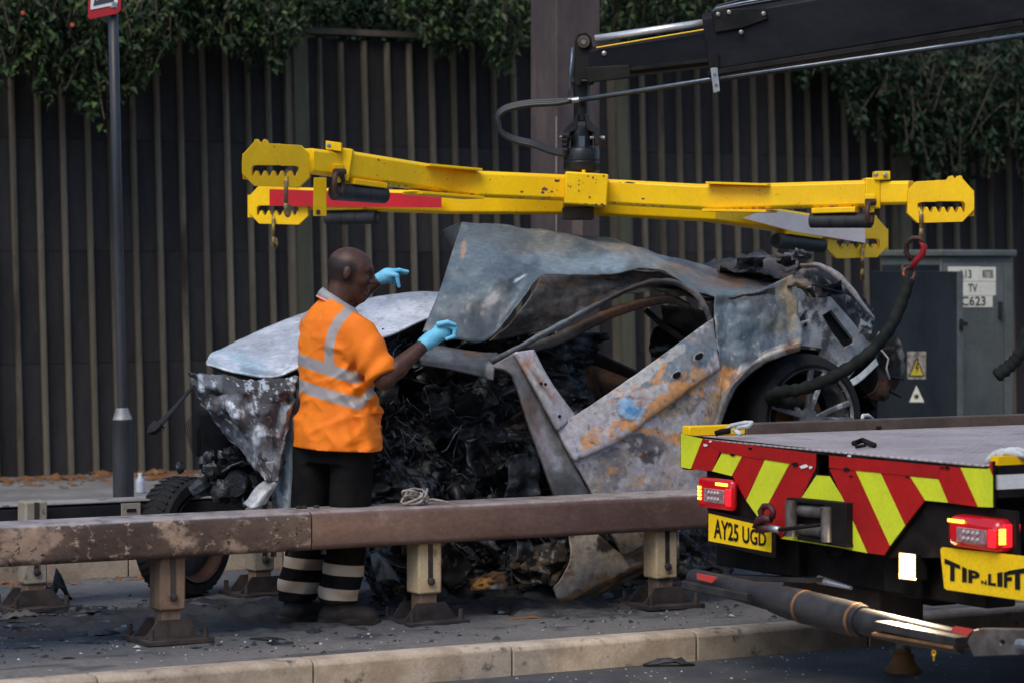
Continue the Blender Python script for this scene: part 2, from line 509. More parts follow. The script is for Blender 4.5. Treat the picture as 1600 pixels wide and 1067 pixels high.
mixc(sstep(0.0, 0.5, n1 + 0.4 * n2) * 0.8, (0.145, 0.14, 0.136))
mixc(sstep(0.6, 0.1, B - 11.4 + 0.25 * n2) * 0.7, (0.18, 0.165, 0.152))
soot = np.exp(-(((A - 6.9) / 2.1) ** 2 + ((B - 12.75) / 0.75) ** 2)) + 0.8 * np.exp(-(((A - 4.9) / 1.2) ** 2 + ((B - 12.9) / 0.5) ** 2))
mixc(sstep(0.32, 0.75, soot + 0.45 * n2 + 0.3 * n3) * 0.92, (0.012, 0.0125, 0.015))
mixc(sstep(0.25, 0.4, n3 * 0.7 + n2 * 0.6) * 0.55, (0.03, 0.03, 0.034))
isl = mesh_obj('central_reservation', P.reshape(-1, 3), fs, M_islandc, smooth=True, recalc=False, cols=cg.reshape(-1, 3))
tag(isl, kind='structure')
mb = MB().rbox(-40, 2.6, 11.33, 14.80, -0.2, 0.0).rbox(12.0, 60, 11.33, 14.80, -0.2, 0.0)
tag(mb.build('central_reservation', M_island), kind='structure')
tag(MB().rbox(-40, 60, 14.89, 20.62, -0.2, 0.12).build('footway', M_foot), kind='structure')

# kerbs: stones laid one by one
def kerb(name, b0, w, z0, z1, a_start, n, L=0.93):
    root = MB().rbox(a_start - 30, a_start + n * L + 30, b0 + 0.012, b0 + w - 0.012, z0 - 0.1, z0 - 0.02).build(name, M_kerb)
    tag(root, kind='structure')
    o0 = np.array(root_loc(root))
    proto = None
    for i in range(n):
        a = a_start + i * L
        if proto is None:
            g = 0.004
            mb = MB()
            pr = [(0, z0 - 0.05), (0, z1 - 0.022), (0.012, z1 - 0.006), (0.03, z1), (w, z1), (w, z0 - 0.05)]
            org = W(a, b0, 0)
            pts = [W(a + g, b0 + p[0], p[1]) for p in pr]
            mb.prism(pts, U * (L - 2 * g))
            proto = mb.build('kerb_stone', M_kerb, root)
            # own texture origin per stone
            me = proto.data
            off = Vector(org) - Vector(o0.tolist())
            for v_ in me.vertices: v_.co = v_.co - off
            proto.location = off
            b_ = proto.modifiers.new('bevel', 'BEVEL'); b_.width = 0.006; b_.segments = 2; b_.limit_method = 'ANGLE'; b_.angle_limit = math.radians(25)
        else:
            c = copy_part(proto, root, W(a, b0, 0) - Vector(o0.tolist()) + Z * rng.uniform(-0.003, 0.003) + N * rng.uniform(-0.003, 0.003))
KA0 = ab(pb(490, 1045, 11.2))[0]
kerb('kerb', 11.2, 0.13, -0.13, 0.006, KA0 - 0.98 * 3, 11, 0.98)
kerb('kerb', 14.76, 0.13, 0.0, 0.125, 2.4, 9, 0.93)

# embankment behind the noise barrier
mb = MB()
mb.add([W(-40, 20.75, -0.2), W(60, 20.75, -0.2), W(60, 20.75, 2.9), W(-40, 20.75, 2.9), W(-40, 32, 9.5), W(60, 32, 9.5), W(60, 60, 10), W(-40, 60, 10)],
       [(0, 1, 2, 3), (3, 2, 5, 4), (4, 5, 6, 7)])
tag(mb.build('embankment', M_soil), kind='structure')

# ------------------------------------------------------------------ noise barrier
M_board = mat('barrier_board', (0.025, 0.0232, 0.0235), (0.038, 0.035, 0.034), 3, 0.8, spec=0.1, tone=0.15, bump=0.3, bscale=30, stretch=(1, 1, 0.25), spots=[((0.028, 0.026, 0.027), 1.3, 0.55, 0.75, 0.85)])
M_batten = mat('barrier_batten', (0.085, 0.073, 0.055), (0.135, 0.115, 0.088), 4, 0.8, spec=0.12, tone=0.25, bump=0.4, bscale=50, stretch=(1, 1, 0.15), spots=[((0.04, 0.033, 0.027), 3, 0.55, 0.7, 0.85)])
M_bpost = mat('barrier_post', (0.06, 0.06, 0.038), (0.085, 0.082, 0.054), 3, 0.75, bump=0.2, bscale=40, stretch=(1, 1, 0.2))
M_bcap = mat('barrier_cap', (0.09, 0.08, 0.065), (0.05, 0.045, 0.04), 5, 0.8)
WB = 20.45; WZ0, WZ1 = 0.12, 3.45; LEAN = -0.028
wall = thing('noise_barrier', W(10, WB, 0.12), 'dark timber noise barrier with pale vertical battens behind the wreck', 'barrier')
wl = Vector(W(10, WB, 0.12))
def wa(px, py=200): return ab(pb(px, py, WB))[0]
rib_px = [-58, -20, 17.5, 58, 96, 135.4, 171, 206.5, 244.7, 281.4, 317, 353, 387, 419, 500, 534, 570, 606, 640.6, 675, 709, 739, 772, 803, 834, 864, 893, 922,
          1003, 1031.6, 1060, 1089, 1117.6, 1148, 1176.6, 1205, 1232, 1261, 1289, 1318, 1347, 1374, 1437, 1463, 1490, 1516, 1544, 1573, 1600, 1627, 1655]
rib_px = [-58 - 39 * i for i in range(10, 0, -1)] + rib_px + [1655 + 27 * i for i in range(1, 11)]
post_px = [462, 965, 1404]
rib_z = H + (YH - 200) * 22.5 / F      # height at which the ribs were measured
# batten shape (rounded front, sheared along the wall)
def rib_mesh(w, d):
    mb = MB(); prof = [(-w / 2, 0.0), (-w / 2, -d * 0.6), (-w * 0.28, -d), (w * 0.28, -d), (w / 2, -d * 0.6), (w / 2, 0.0)]
    bot = [U * (x + LEAN * (WZ0 - rib_z)) + N * y + Z * 0 for x, y in prof]
    top = [U * (x + LEAN * (WZ1 - rib_z)) + N * y + Z * (WZ1 - WZ0) for x, y in prof]
    n = len(prof)
    mb.add(bot + top, [(i, (i + 1) % n, (i + 1) % n + n, i + n) for i in range(n)] + [tuple(range(n - 1, -1, -1)), tuple(range(n, 2 * n))])
    return mb
me_proto = None
for i, px in enumerate(rib_px):
    a = wa(px)
    loc = W(a, WB, 0.12) - wl
    if me_proto is None:
        o = rib_mesh(0.040, 0.045).build('batten', M_batten, None, origin=(0, 0, 0), smooth=False)
        o.parent = wall; o.location = loc; me_proto = o
    else:
        o = copy_part(me_proto, wall, loc)
    o.scale = (1, 1, rng.uniform(0.985, 1.0))
for px in post_px:
    a = wa(px); mid = WZ0 + (WZ1 - WZ0) / 2
    lo, hi = LEAN * (WZ0 - rib_z), LEAN * (WZ1 - rib_z)
    def slab(x0, x1, d, nm, m):
        mb = MB(); vs = []
        for (z, sh) in ((WZ0, lo), (WZ1 + 0.02, hi)):
            for (x, y) in ((x0, 0.0), (x0, -d), (x1, -d), (x1, 0.0)): vs.append(W(a + x + sh, WB + y, z))
        mb.add(vs, [(0, 1, 5, 4), (1, 2, 6, 5), (2, 3, 7, 6), (3, 0, 4, 7), (3, 2, 1, 0), (4, 5, 6, 7)])
        return mb.build(nm, m, wall)
    slab(-0.045, 0.05, 0.09, 'post', M_bpost)
    slab(-0.095, -0.05, 0.05, 'batten', M_batten)
    slab(0.055, 0.095, 0.05, 'batten', M_batten)
edges = [wa(-470)] + [wa(p) for p in post_px] + [wa(1950)]
for i in range(len(edges) - 1):
    # each bay: five boards stacked, with shallow joints
    nb = 4
    for j in range(nb):
        z0 = WZ0 + (WZ1 - WZ0) * j / nb; z1 = WZ0 + (WZ1 - WZ0) * (j + 1) / nb - 0.004
        MB().rbox(edges[i] + 0.003, edges[i + 1] - 0.003, WB + 0.004, WB + 0.05 + 0.004 * (j % 2), z0, z1).build('board', M_board, wall)
MB().rbox(edges[0], edges[-1], WB - 0.07, WB + 0.08, WZ1 + 0.025, WZ1 + 0.07).build('cap_rail', M_bcap, wall)

# ------------------------------------------------------------------ box column
M_colmn = mat('column_paint', (0.035, 0.029, 0.033), (0.055, 0.043, 0.042), 1.6, 0.6, bump=0.15, bscale=80, stretch=(1, 1, 0.4), spots=[((0.11, 0.078, 0.068), 0.9, 0.45, 0.70, 0.7), ((0.25, 0.2, 0.17), 4, 0.68, 0.74, 0.7)])
cw = 0.325
ca, cb = ab(pb(883, 300, 16.0))
col_o = thing('road_column', W(ca, cb, 0.12), 'tall square steel column painted brown behind the lifting frame', 'column')
MB().rbox(ca - cw / 2, ca + cw / 2, cb - cw / 2, cb + cw / 2, 0.12, 6.5).build('shaft', M_colmn, col_o, bevel=0.008)
MB().rbox(ca - 0.3, ca + 0.3, cb - 0.3, cb + 0.3, 0.12, 0.15).build('base_plate', M_colmn, col_o, bevel=0.004)
M_weld = mat('column_weld', (0.28, 0.23, 0.2), (0.2, 0.16, 0.14), 9, 0.7)
MB().rbox(ca - cw / 2 - 0.003, ca - cw / 2 + 0.004, cb - cw / 2 - 0.003, cb - cw / 2 + 0.004, 1.2, 2.62).build('weld_seam', M_weld, col_o)
M_door = mat('column_door', (0.13, 0.095, 0.08), (0.17, 0.13, 0.11), 3, 0.7)
MB().rbox(ca - 0.045, ca + 0.03, cb - cw / 2 - 0.006, cb - cw / 2 + 0.01, 1.75, 2.0).build('repair_patch', M_door, col_o)

# ------------------------------------------------------------------ traffic sign on its pole
M_pole = mat('pole_black', (0.022, 0.024, 0.03), (0.04, 0.04, 0.048), 4, 0.4, bump=0.1, bscale=60, spots=[((0.11, 0.06, 0.055), 2.4, 0.62, 0.72, 0.7)], stretch=(1, 1, 0.3))
M_red = mat('sign_red', (0.36, 0.02, 0.025), (0.30, 0.02, 0.025), 6, 0.4)
M_white = mat('white_paint', (0.62, 0.62, 0.6), (0.7, 0.7, 0.68), 9, 0.5)
M_galv = mat('galvanised', (0.36, 0.37, 0.38), (0.25, 0.26, 0.27), 14, 0.4, metal=0.7)
M_collar = mat('pole_collar', (0.30, 0.30, 0.30), (0.2, 0.2, 0.21), 10, 0.5, metal=0.3)
Y0 = 16.72
sg = thing('road_sign', pY(193.5, 843, Y0), 'red bordered road sign on a slim black pole at far left', 'road sign')
MB().tube([pY(194, 843, Y0), pY(192, 650, Y0), pY(183, 300, Y0), pY(174.5, -70, Y0)], 0.030, 20).build('pole', M_pole, sg, smooth=True)
MB().tube([pY(194, 844, Y0), pY(191.5, 655, Y0)], 0.060, 28).build('base_tube', M_pole, sg, smooth=False, bevel=0.004)
MB().tube([pY(191.5, 655, Y0), pY(191, 637, Y0)], [0.058, 0.034], 28).build('collar', M_collar, sg, bevel=0.002)
def sgn(x, y): return pY(x, y, Y0 - 0.06 + (x - 163) * 0.0008)
MB().plate([(140, 31), (137, 27), (139, -70), (191, -75), (189, 16), (184, 22)], [], sgn, (0, 0.012, 0)).build('sign_plate', M_red, sg, bevel=0.002)
MB().plate([(141.5, 16), (144, -60), (186, -64), (184, 4), (181, 8)], [], lambda x, y: sgn(x, y) - Vector((0, 0.004, 0)), (0, 0.003, 0)).build('sign_panel', M_white, sg)
M_sym = mat('sign_symbol', (0.05, 0.05, 0.06))
MB().plate([(146, 10), (148, -1), (152, 2), (156, -7), (178, -14), (178, 3)], [], lambda x, y: sgn(x, y) - Vector((0, 0.007, 0)), (0, 0.002, 0)).build('sign_symbol', M_sym, sg)
MB().tube([sgn(176, 12) + Vector((0, 0.03, 0)), sgn(176, 4) + Vector((0, 0.03, 0))], 0.036, 16).build('clip', M_galv, sg)

# ------------------------------------------------------------------ roadside cabinet
M_cab = mat('cabinet_grey', (0.085, 0.092, 0.085), (0.115, 0.122, 0.115), 3, 0.55, bump=0.15, bscale=60, spots=[((0.55, 0.56, 0.5), 17, 0.745, 0.765, 0.7), ((0.06, 0.065, 0.065), 2.4, 0.6, 0.75, 0.6)])
M_cabd = mat('cabinet_dark', (0.012, 0.016, 0.021), (0.02, 0.026, 0.033), 2.5, 0.5, bump=0.15, bscale=60, spots=[((0.03, 0.042, 0.052), 2.0, 0.58, 0.8, 0.5)], stretch=(1, 1, 0.5))
M_blk = mat('black_paint', (0.012, 0.012, 0.013), (0.02, 0.02, 0.022), 12, 0.45)
M_lab = mat('cream_label', (0.66, 0.62, 0.5), (0.72, 0.69, 0.57), 10, 0.5)
ka, kb_ = 13.3, 16.8
kl, kd, kz = 0.66, 0.72, 1.74
cab = thing('roadside_cabinet', W(ka + kl / 2, kb_ + kd / 2, 0.12), 'grey green roadside cabinet with cream labels and one dark door standing open', 'cabinet')
MB().rbox(ka, ka + kl, kb_, kb_ + kd, 0.12, kz).build('body', M_cab, cab, bevel=0.006)
MB().rbox(ka - 0.03, ka + kl + 0.02, kb_ - 0.035, kb_ + kd + 0.03, kz + 0.002, kz + 0.05).build('lid', M_cab, cab, bevel=0.01)
MB().rbox(ka - 0.006, ka - 0.002, kb_ + 0.02, kb_ + kd - 0.02, 0.2, kz - 0.06).build('side_panel', M_cabd, cab)
MB().rbox(ka + 0.02, ka + kl - 0.09, kb_ - 0.012, kb_ - 0.002, 0.2, kz - 0.05).build('front_door', M_cab, cab, bevel=0.004)
MB().rbox(ka + kl - 0.082, ka + kl - 0.004, kb_ - 0.010, kb_ - 0.002, 0.2, kz - 0.05).build('door_frame', M_cab, cab, bevel=0.003)
hp = pb(1563, 485, kb_ - 0.02); ha, hb = ab(hp)
dl = MB().rbox(13.02, 13.065, 16.27, 17.27, 0.2, 1.635).build('door', M_cabd, cab, bevel=0.005)
dl['label'] = 'dark blue door leaf with electric warning triangles, standing open'
MB().rbox(13.022, 13.063, 16.255, 16.268, 0.2, 1.635).build('door_edge', M_cab, dl)
mb = MB().rbox(13.03, 13.05, 16.235, 16.256, 1.22, 1.30).rbox(13.015, 13.08, 16.225, 16.24, 1.25, 1.28); mb.build('latch', M_blk, dl)
mb = MB()
for dz in (-0.045, 0.0, 0.045): mb.tube([Vector((hp.x, hp.y, hp.z + dz - 0.018)), Vector((hp.x, hp.y, hp.z + dz + 0.018))], 0.018, 10)
mb.build('hinge', M_blk, cab)
bl = kb_ - 0.016
def lab(x0, y0, x1, y1):
    return [pb(x0, y0, bl), pb(x1, y0, bl), pb(x1, y1, bl), pb(x0, y1, bl)]
for (x0, y0, x1, y1, tx) in ((1481.5, 417, 1531, 440, ('A13', 1497, 422, 1518, 435)), (1531.6, 417.5, 1556, 440, ('8073B', 1535, 422, 1552, 435)),
                             (1481.5, 440.6, 1556, 462, ('TV', 1513, 444, 1527, 457)), (1481.5, 462.6, 1551, 480.5, ('C623', 1502, 463.5, 1540, 478))):
    o = MB().prism(lab(x0, y1, x1, y0), N * 0.003).build('label_plate', M_lab, cab)
    t, a0, b0, a1, b1 = tx
    q = [pb(a0, b1, bl - 0.0025), pb(a1, b1, bl - 0.0025), pb(a1, b0, bl - 0.0025), pb(a0, b0, bl - 0.0025)]
    text_on('lettering', t, q, M_blk, o, bold=0.012)
M_warn = mat('warning_yellow', (0.55, 0.42, 0.03), (0.4, 0.3, 0.05), 30, 0.5)
M_warnb = mat('warning_burnt', (0.35, 0.32, 0.27), (0.12, 0.09, 0.07), 16, 0.6)
def dpt(x, y, off=0.0): return pa(x, y, 13.02 - 0.003 - off)
o = MB().plate([(1418, 592), (1446.5, 592), (1447, 549), (1418, 549)], [], dpt, -U * 0.002).build('warning_label', M_warnb, dl)
MB().plate([(1419.5, 588), (1445, 588), (1432.5, 557)], [], lambda x, y: dpt(x, y, 0.003), -U * 0.001).build('triangle_border', M_blk, o)
MB().plate([(1422.5, 586), (1442.5, 586), (1432.5, 562)], [], lambda x, y: dpt(x, y, 0.005), -U * 0.001).build('triangle', M_warn, o)
MB().plate([(1433.5, 565), (1430, 575), (1433, 575), (1431, 583), (1436, 573), (1433, 573), (1435, 567)], [], lambda x, y: dpt(x, y, 0.007), -U * 0.001).build('lightning_bolt', M_blk, o)
o = MB().plate([(1421, 628), (1444, 628), (1432, 602)], [], dpt, -U * 0.002).build('warning_label', M_lab, dl)
MB().plate([(1432 + (5.5 if i % 2 else 2.2) * math.cos(i * math.pi / 8), 619 + (5.5 if i % 2 else 2.2) * math.sin(i * math.pi / 8)) for i in range(16)], [], lambda x, y: dpt(x, y, 0.003), -U * 0.001).build('burst_symbol', M_blk, o)

# plain wall added behind the camera, out of view, to shut off low sky light
M_skyblock = mat('blocker_concrete', (0.10, 0.097, 0.092), (0.15, 0.145, 0.135), 1.2, 0.85)
tag(MB().rbox(-45, 60, -13.6, -13.1, -0.13, 8.5).build('sky_blocker', M_skyblock), kind='structure')

# ================================================================== FOLIAGE HANGING OVER THE BARRIER
M_leaf = mat('leaf', (0.05, 0.09, 0.03), None, 30.0, 0.42, attr='Col', rvar=0.12, spec=0.18)
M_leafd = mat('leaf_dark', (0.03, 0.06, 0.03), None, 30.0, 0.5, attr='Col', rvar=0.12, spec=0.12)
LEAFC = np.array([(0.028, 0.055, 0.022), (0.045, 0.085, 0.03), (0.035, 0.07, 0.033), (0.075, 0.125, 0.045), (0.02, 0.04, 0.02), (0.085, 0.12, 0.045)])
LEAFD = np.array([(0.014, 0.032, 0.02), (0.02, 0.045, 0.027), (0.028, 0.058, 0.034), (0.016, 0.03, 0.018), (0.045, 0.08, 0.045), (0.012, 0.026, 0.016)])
def leaf_cols(P, pal, r):
    n = len(P); k = np.clip(((fbm(P * 2.6, 3, 40) * 1.3 + 0.5) * 3 + r.normal(size=n) * 1.3).astype(int), 0, len(pal) - 1)
    c = pal[k] * r.uniform(0.35, 0.95, (n, 1)) * np.array((1.08, 0.97, 0.8))
    return np.repeat(c, 4, axis=0)
M_stem = mat('stem', (0.06, 0.045, 0.03), (0.04, 0.03, 0.02), 10, 0.8)
M_flower = mat('flower', (0.45, 0.06, 0.025), (0.4, 0.08, 0.03), 10, 0.5)

def leaf_geo(P, D, Nn, L, Wd):
    """arrays of leaf base, direction, normal -> folded 4-vertex leaves (2 quads via 6 verts)"""
    S = np.cross(D, Nn); S /= np.linalg.norm(S, axis=1, keepdims=True) + 1e-9
    Nn = np.cross(S, D)
    L = L[:, None]; Wd = Wd[:, None]
    b = P; t = P + D * L - Nn * L * 0.18; m = P + D * L * 0.45
    l = m + S * Wd + Nn * Wd * 0.45; r = m - S * Wd + Nn * Wd * 0.45
    V = np.stack([b, r, t, l], 1).reshape(-1, 3)
    n = len(P); i = np.arange(n) * 4
    Fc = np.concatenate([np.stack([i, i + 1, i + 2], 1), np.stack([i, i + 2, i + 3], 1)])
    return V, Fc
def foliage(name, label, prof, m, seed, nspr, cat='climbing plant', b_rng=(19.5, 20.25), top=(-60, 40), flowers=(), extra=None, leafsz=(0.024, 0.10)):
    """sprays arch over the barrier top and droop; prof = [(px, lowest py)]"""
    r = np.random.RandomState(seed)
    xs = [p[0] for p in prof]; ys = [p[1] for p in prof]
    base = pb(sum(xs) / len(xs), 60, 20.75)
    root = thing(name, (base.x, base.y, 2.9), label, cat)
    P, D, Nn, L = [], [], [], []
    stem = MB()
    for s in range(nspr):
        px = r.uniform(xs[0], xs[-1]); low = np.interp(px, xs, ys)
        t = r.uniform(0, 1) ** 0.75
        y1 = top[0] + (low - top[0]) * (0.25 + 0.75 * t) + r.normal() * 5
        ln = r.uniform(45, 120)
        y0 = max(y1 - ln, top[0] - 60)
        x0 = px - r.normal() * 28; b1 = r.uniform(*b_rng); b0 = b1 + r.uniform(0.0, 0.35)
        if y0 > 65: b0 = min(b0, WB - 0.14)
        n = 9
        pts = []
        for i in range(n):
            u = i / (n - 1)
            x = x0 + (px - x0) * u + math.sin(u * 3 + s) * 5
            y = y0 + (y1 - y0) * (u ** 1.4)
            bb = b0 + (b1 - b0) * u
            if y > 55: bb = min(bb, WB - 0.10)
            pts.append(pb(x, y, bb))
        if s % 3 == 0: stem.tube(pts, [0.011 - 0.007 * i / n for i in range(n)], 4, cap=False)
        for i in range(n - 1):
            a, b2 = np.array(pts[i]), np.array(pts[i + 1]); d = b2 - a; d /= np.linalg.norm(d) + 1e-9
            for k in range(3):
                u = r.uniform(); p = a + (b2 - a) * u
                side = r.normal(size=3); side -= d * side.dot(d); side /= np.linalg.norm(side) + 1e-9
                dd = d * r.uniform(0.2, 0.9) + side + np.array([0, 0, -0.25]); dd /= np.linalg.norm(dd)
                P.append(p); D.append(dd); nn = np.array([r.normal() * 0.5, -0.5 + r.normal() * 0.4, 0.9]); Nn.append(nn / np.linalg.norm(nn)); L.append(leafsz[0] + (leafsz[1] - leafsz[0]) * r.uniform() ** 1.6)
    P, D, Nn, L = map(np.array, (P, D, Nn, L))
    V, Fc = leaf_geo(P, D, Nn, L, L * 0.27)
    stem.build('stems', M_stem, root)
    o = mesh_obj('leaves', V, Fc, m, root, recalc=False, cols=leaf_cols(P, LEAFC if m is M_leaf else LEAFD, r), smooth=True); o['kind'] = 'stuff'
    for (fx, fy) in flowers:
        mb = MB()
        c = pb(fx, fy, b_rng[0] - 0.05)
        for k in range(5):
            a = k * 1.257
            d = Vector((math.cos(a) * 0.7, -0.55, math.sin(a) * 0.7))
            mb.tube([c + Vector((0, 0.04, 0.0)), c + d * 0.010, c + d * 0.018], [0.008, 0.010, 0.004], 6)
        mb.build('flower', M_flower, root, smooth=True)
    return root
foliage('climbing_plant', 'dense green climber with a few red flowers spilling over the barrier at top left',
        [(-40, 190), (20, 130), (60, 165), (120, 175), (165, 205), (200, 150), (250, 118), (285, 70), (330, 82), (400, 110), (425, 132), (450, 95), (490, 30)], M_leaf, 11, 560,
        flowers=[(36, 21), (113, 40)])
foliage('climbing_plant', 'narrow leafy climber hanging over the barrier left of the square column',
        [(610, 30), (650, 45), (700, 95), (735, 70), (775, 110), (795, 138), (815, 95), (840, 60)], M_leaf, 12, 230)
foliage('climbing_plant', 'small leafy climber above the crane boom right of the square column',
        [(930, 40), (980, 55), (1040, 50), (1100, 40), (1180, 20)], M_leaf, 13, 190)
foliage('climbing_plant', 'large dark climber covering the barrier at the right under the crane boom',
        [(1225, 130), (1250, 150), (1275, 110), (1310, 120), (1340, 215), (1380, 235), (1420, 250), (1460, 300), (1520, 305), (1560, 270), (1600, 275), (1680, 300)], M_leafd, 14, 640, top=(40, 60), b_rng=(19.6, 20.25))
# dense hedge rising behind the barrier's top edge
r = np.random.RandomState(5)
n = 26000
hx = r.uniform(-60, 1680, n); hb = r.uniform(20.72, 22.4, n); hy = r.uniform(-60, 70, n)
P = pbv(np.stack([hx, hy, hb], -1))
lump = fbm(P * 1.6, 3, 4)
keep = (lump > -0.28) | (P[:, 2] < 3.5)
P = P[keep]; n = len(P)
D = r.normal(size=(n, 3)) + np.array([0, -0.4, -0.5]); D /= np.linalg.norm(D, axis=1, keepdims=True)
Nn = r.normal(size=(n, 3)) * 0.5 + np.array([0, -0.4, 0.9]); Nn /= np.linalg.norm(Nn, axis=1, keepdims=True)
L = r.uniform(0.05, 0.10, n)
V, Fc = leaf_geo(P, D, Nn, L, L * 0.3)
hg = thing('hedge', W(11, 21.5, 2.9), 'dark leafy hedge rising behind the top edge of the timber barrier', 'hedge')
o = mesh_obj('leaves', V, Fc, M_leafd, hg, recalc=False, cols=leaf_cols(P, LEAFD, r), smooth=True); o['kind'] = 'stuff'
mb = MB()
for i in range(16):
    a = 3 + i * 1.1; mb.tube([W(a, 21.6, 2.7), W(a + 0.15, 21.5, 3.6), W(a - 0.1, 21.6, 4.6)], [0.03, 0.022, 0.01], 6)
mb.build('branches', M_stem, hg)

# ================================================================== GUARD RAILS
M_rail = mat('rusted_rail', (0.065, 0.044, 0.038), (0.115, 0.08, 0.066), 2.2, 0.42, grain=0.16, top_light=((0.36, 0.32, 0.31), 0.55, 0.95), metal=0.15, bump=0.25, bscale=150, stretch=(0.7, 0.7, 1),
             spots=[((0.33, 0.23, 0.165), 4.5, 0.50, 0.62, 0.7), ((0.05, 0.034, 0.031), 3.2, 0.53, 0.62, 0.45), ((0.36, 0.26, 0.19), 30, 0.57, 0.64, 0.7), ((0.022, 0.018, 0.018), 40, 0.58, 0.65, 0.5)])  # paler upward faces: light on the rail top painted in
M_railR = mat('rusted_rail_scraped', (0.12, 0.07, 0.056), (0.175, 0.11, 0.09), 3.0, 0.40, grain=0.16, top_light=((0.38, 0.33, 0.31), 0.55, 0.95), metal=0.2, bump=0.25, bscale=150, stretch=(0.6, 0.6, 1),
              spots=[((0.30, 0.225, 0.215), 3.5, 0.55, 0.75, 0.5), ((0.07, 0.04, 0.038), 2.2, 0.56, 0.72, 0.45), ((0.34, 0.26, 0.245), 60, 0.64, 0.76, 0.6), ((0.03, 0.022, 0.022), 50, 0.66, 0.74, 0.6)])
M_postc = mat('post_cream_rust', (0.40, 0.29, 0.165), (0.48, 0.37, 0.23), 6, 0.7, bump=0.3, bscale=130, spots=[((0.16, 0.075, 0.03), 5, 0.54, 0.68, 0.75), ((0.045, 0.032, 0.026), 55, 0.63, 0.7, 0.8)])
M_postr = mat('post_brown_rust', (0.13, 0.085, 0.06), (0.2, 0.13, 0.09), 5, 0.65, bump=0.3, bscale=130, spots=[((0.06, 0.05, 0.05), 4, 0.5, 0.66, 0.6)])
M_postg = mat('post_grey_stained', (0.23, 0.20, 0.155), (0.29, 0.255, 0.205), 6, 0.75, bump=0.3, bscale=110, spots=[((0.10, 0.085, 0.065), 16, 0.54, 0.66, 0.8)])
M_iron = mat('dark_base_iron', (0.025, 0.022, 0.023), (0.06, 0.047, 0.043), 7, 0.6, metal=0.2, bump=0.4, bscale=90)
M_sootshade = mat('soot_shade_steel', (0.006, 0.006, 0.007), (0.013, 0.0125, 0.014), 6, 0.6, spec=0.3, bump=0.3, bscale=70)
M_railb = mat('lit_rail_top', (0.2, 0.185, 0.175), (0.28, 0.26, 0.245), 7, 0.6, bump=0.2, bscale=120, spots=[((0.03, 0.03, 0.032), 9, 0.56, 0.66, 0.6)])

def rail_section(a0, a1, b0, b1, z0, z1, m, nm, parent, rad=0.028):
    prof = []
    for (cx, cz, st) in ((b0 + rad, z0 + rad, 180), (b1 - rad, z0 + rad, 270), (b1 - rad, z1 - rad, 0), (b0 + rad, z1 - rad, 90)):
        for k in range(5):
            t = math.radians(st + k * 22.5); prof.append((cx + rad * math.cos(t), cz + rad * math.sin(t)))
    mb = MB(); n = len(prof)
    st = 24; vs = []; fs = []
    for i in range(st + 1):
        a = a0 + (a1 - a0) * i / st
        for (b, z) in prof: vs.append(W(a, b, z))
    for i in range(st):
        for k in range(n): fs.append((i * n + k, i * n + (k + 1) % n, (i + 1) * n + (k + 1) % n, (i + 1) * n + k))
    fs += [tuple(range(n)), tuple(st * n + k for k in reversed(range(n)))]
    mb.add(vs, fs)
    return mb.build(nm, m, parent, smooth=False, bevel=0)
def post(a, b, zt, zm, m, parent, w=0.125, rnd=False):
    """sleeve above, neck, gusseted foot, plate, four bolts"""
    if rnd: p = MB().tube([W(a, b, zm), W(a, b, zt)], w * 0.62, 28).build('post', m, parent, bevel=0.006)
    else: p = MB().rbox(a - w / 2, a + w / 2, b - w / 2, b + w / 2, zm, zt).build('post', m, parent, bevel=0.01)
    if not rnd: MB().rbox(a - 0.012, a + 0.012, b - w / 2 - 0.004, b - w / 2 + 0.002, zm + 0.07, zt - 0.005).build('slot', M_iron, p)
    if not rnd: MB().lathe(W(a, b - w / 2 - 0.004, zm + 0.06), -N, [(0.019, 0), (0.019, 0.012), (0.012, 0.016)], 6).build('bolt', M_iron, p)
    mb = MB().rbox(a - 0.045, a + 0.045, b - 0.045, b + 0.045, 0.03, zm - 0.001)
    mb.build('neck', M_postr, parent, bevel=0.004)
    ft = MB()
    ft.rbox(a - 0.16, a + 0.16, b - 0.16, b + 0.16, 0.004, 0.026)
    ft_o = ft.build('base_plate', M_iron, parent, bevel=0.003)
    for s in (-1, 1):
        MB().prism([W(a - 0.14, b + s * 0.06, 0.027), W(a + 0.14, b + s * 0.06, 0.027), W(a + 0.075, b + s * 0.06, 0.105), W(a - 0.075, b + s * 0.06, 0.105)], N * s * 0.012).build('gusset', M_iron, ft_o)
    for sx in (-1, 1):
        for sy in (-1, 1):
            MB().tube([W(a + sx * 0.13, b + sy * 0.125, 0.0262), W(a + sx * 0.13, b + sy * 0.125, 0.075)], 0.012, 8).build('bolt', M_iron, ft_o)
gr = thing('guard_rail', W(6.5, 12.12, 0), 'rusty brown box beam guard rail running in front of the man and the wreck', 'guard rail')
aj = ab(pb(487, 800, 12.0))[0]
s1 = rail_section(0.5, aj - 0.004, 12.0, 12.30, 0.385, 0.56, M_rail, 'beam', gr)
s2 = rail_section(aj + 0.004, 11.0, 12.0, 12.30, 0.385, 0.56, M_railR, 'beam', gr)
for (x, y, s) in ((422, 785, s1), (434, 783, s1), (441, 790, s1), (509, 779, s2), (519, 786, s2), (530, 782, s2)):
    k = (x - 800) / F; Yb = (H - 0.561) * F / (y - YH)
    a, b = ab(Vector((k * Yb, Yb, 0)))
    b = min(max(b, 12.05), 12.2)
    MB().lathe(W(a, b, 0.5602), Z, [(0.014, 0), (0.014, 0.011), (0.009, 0.014)], 6).build('bolt', M_iron, s)
for (x, s) in ((432, s1), (455, s1), (510, s2)):
    a = ab(pb(x, 860, 12.02))[0]; MB().tube([W(a, 12.05, 0.383), W(a, 12.05, 0.362)], 0.014, 6).build('bolt', M_iron, s)
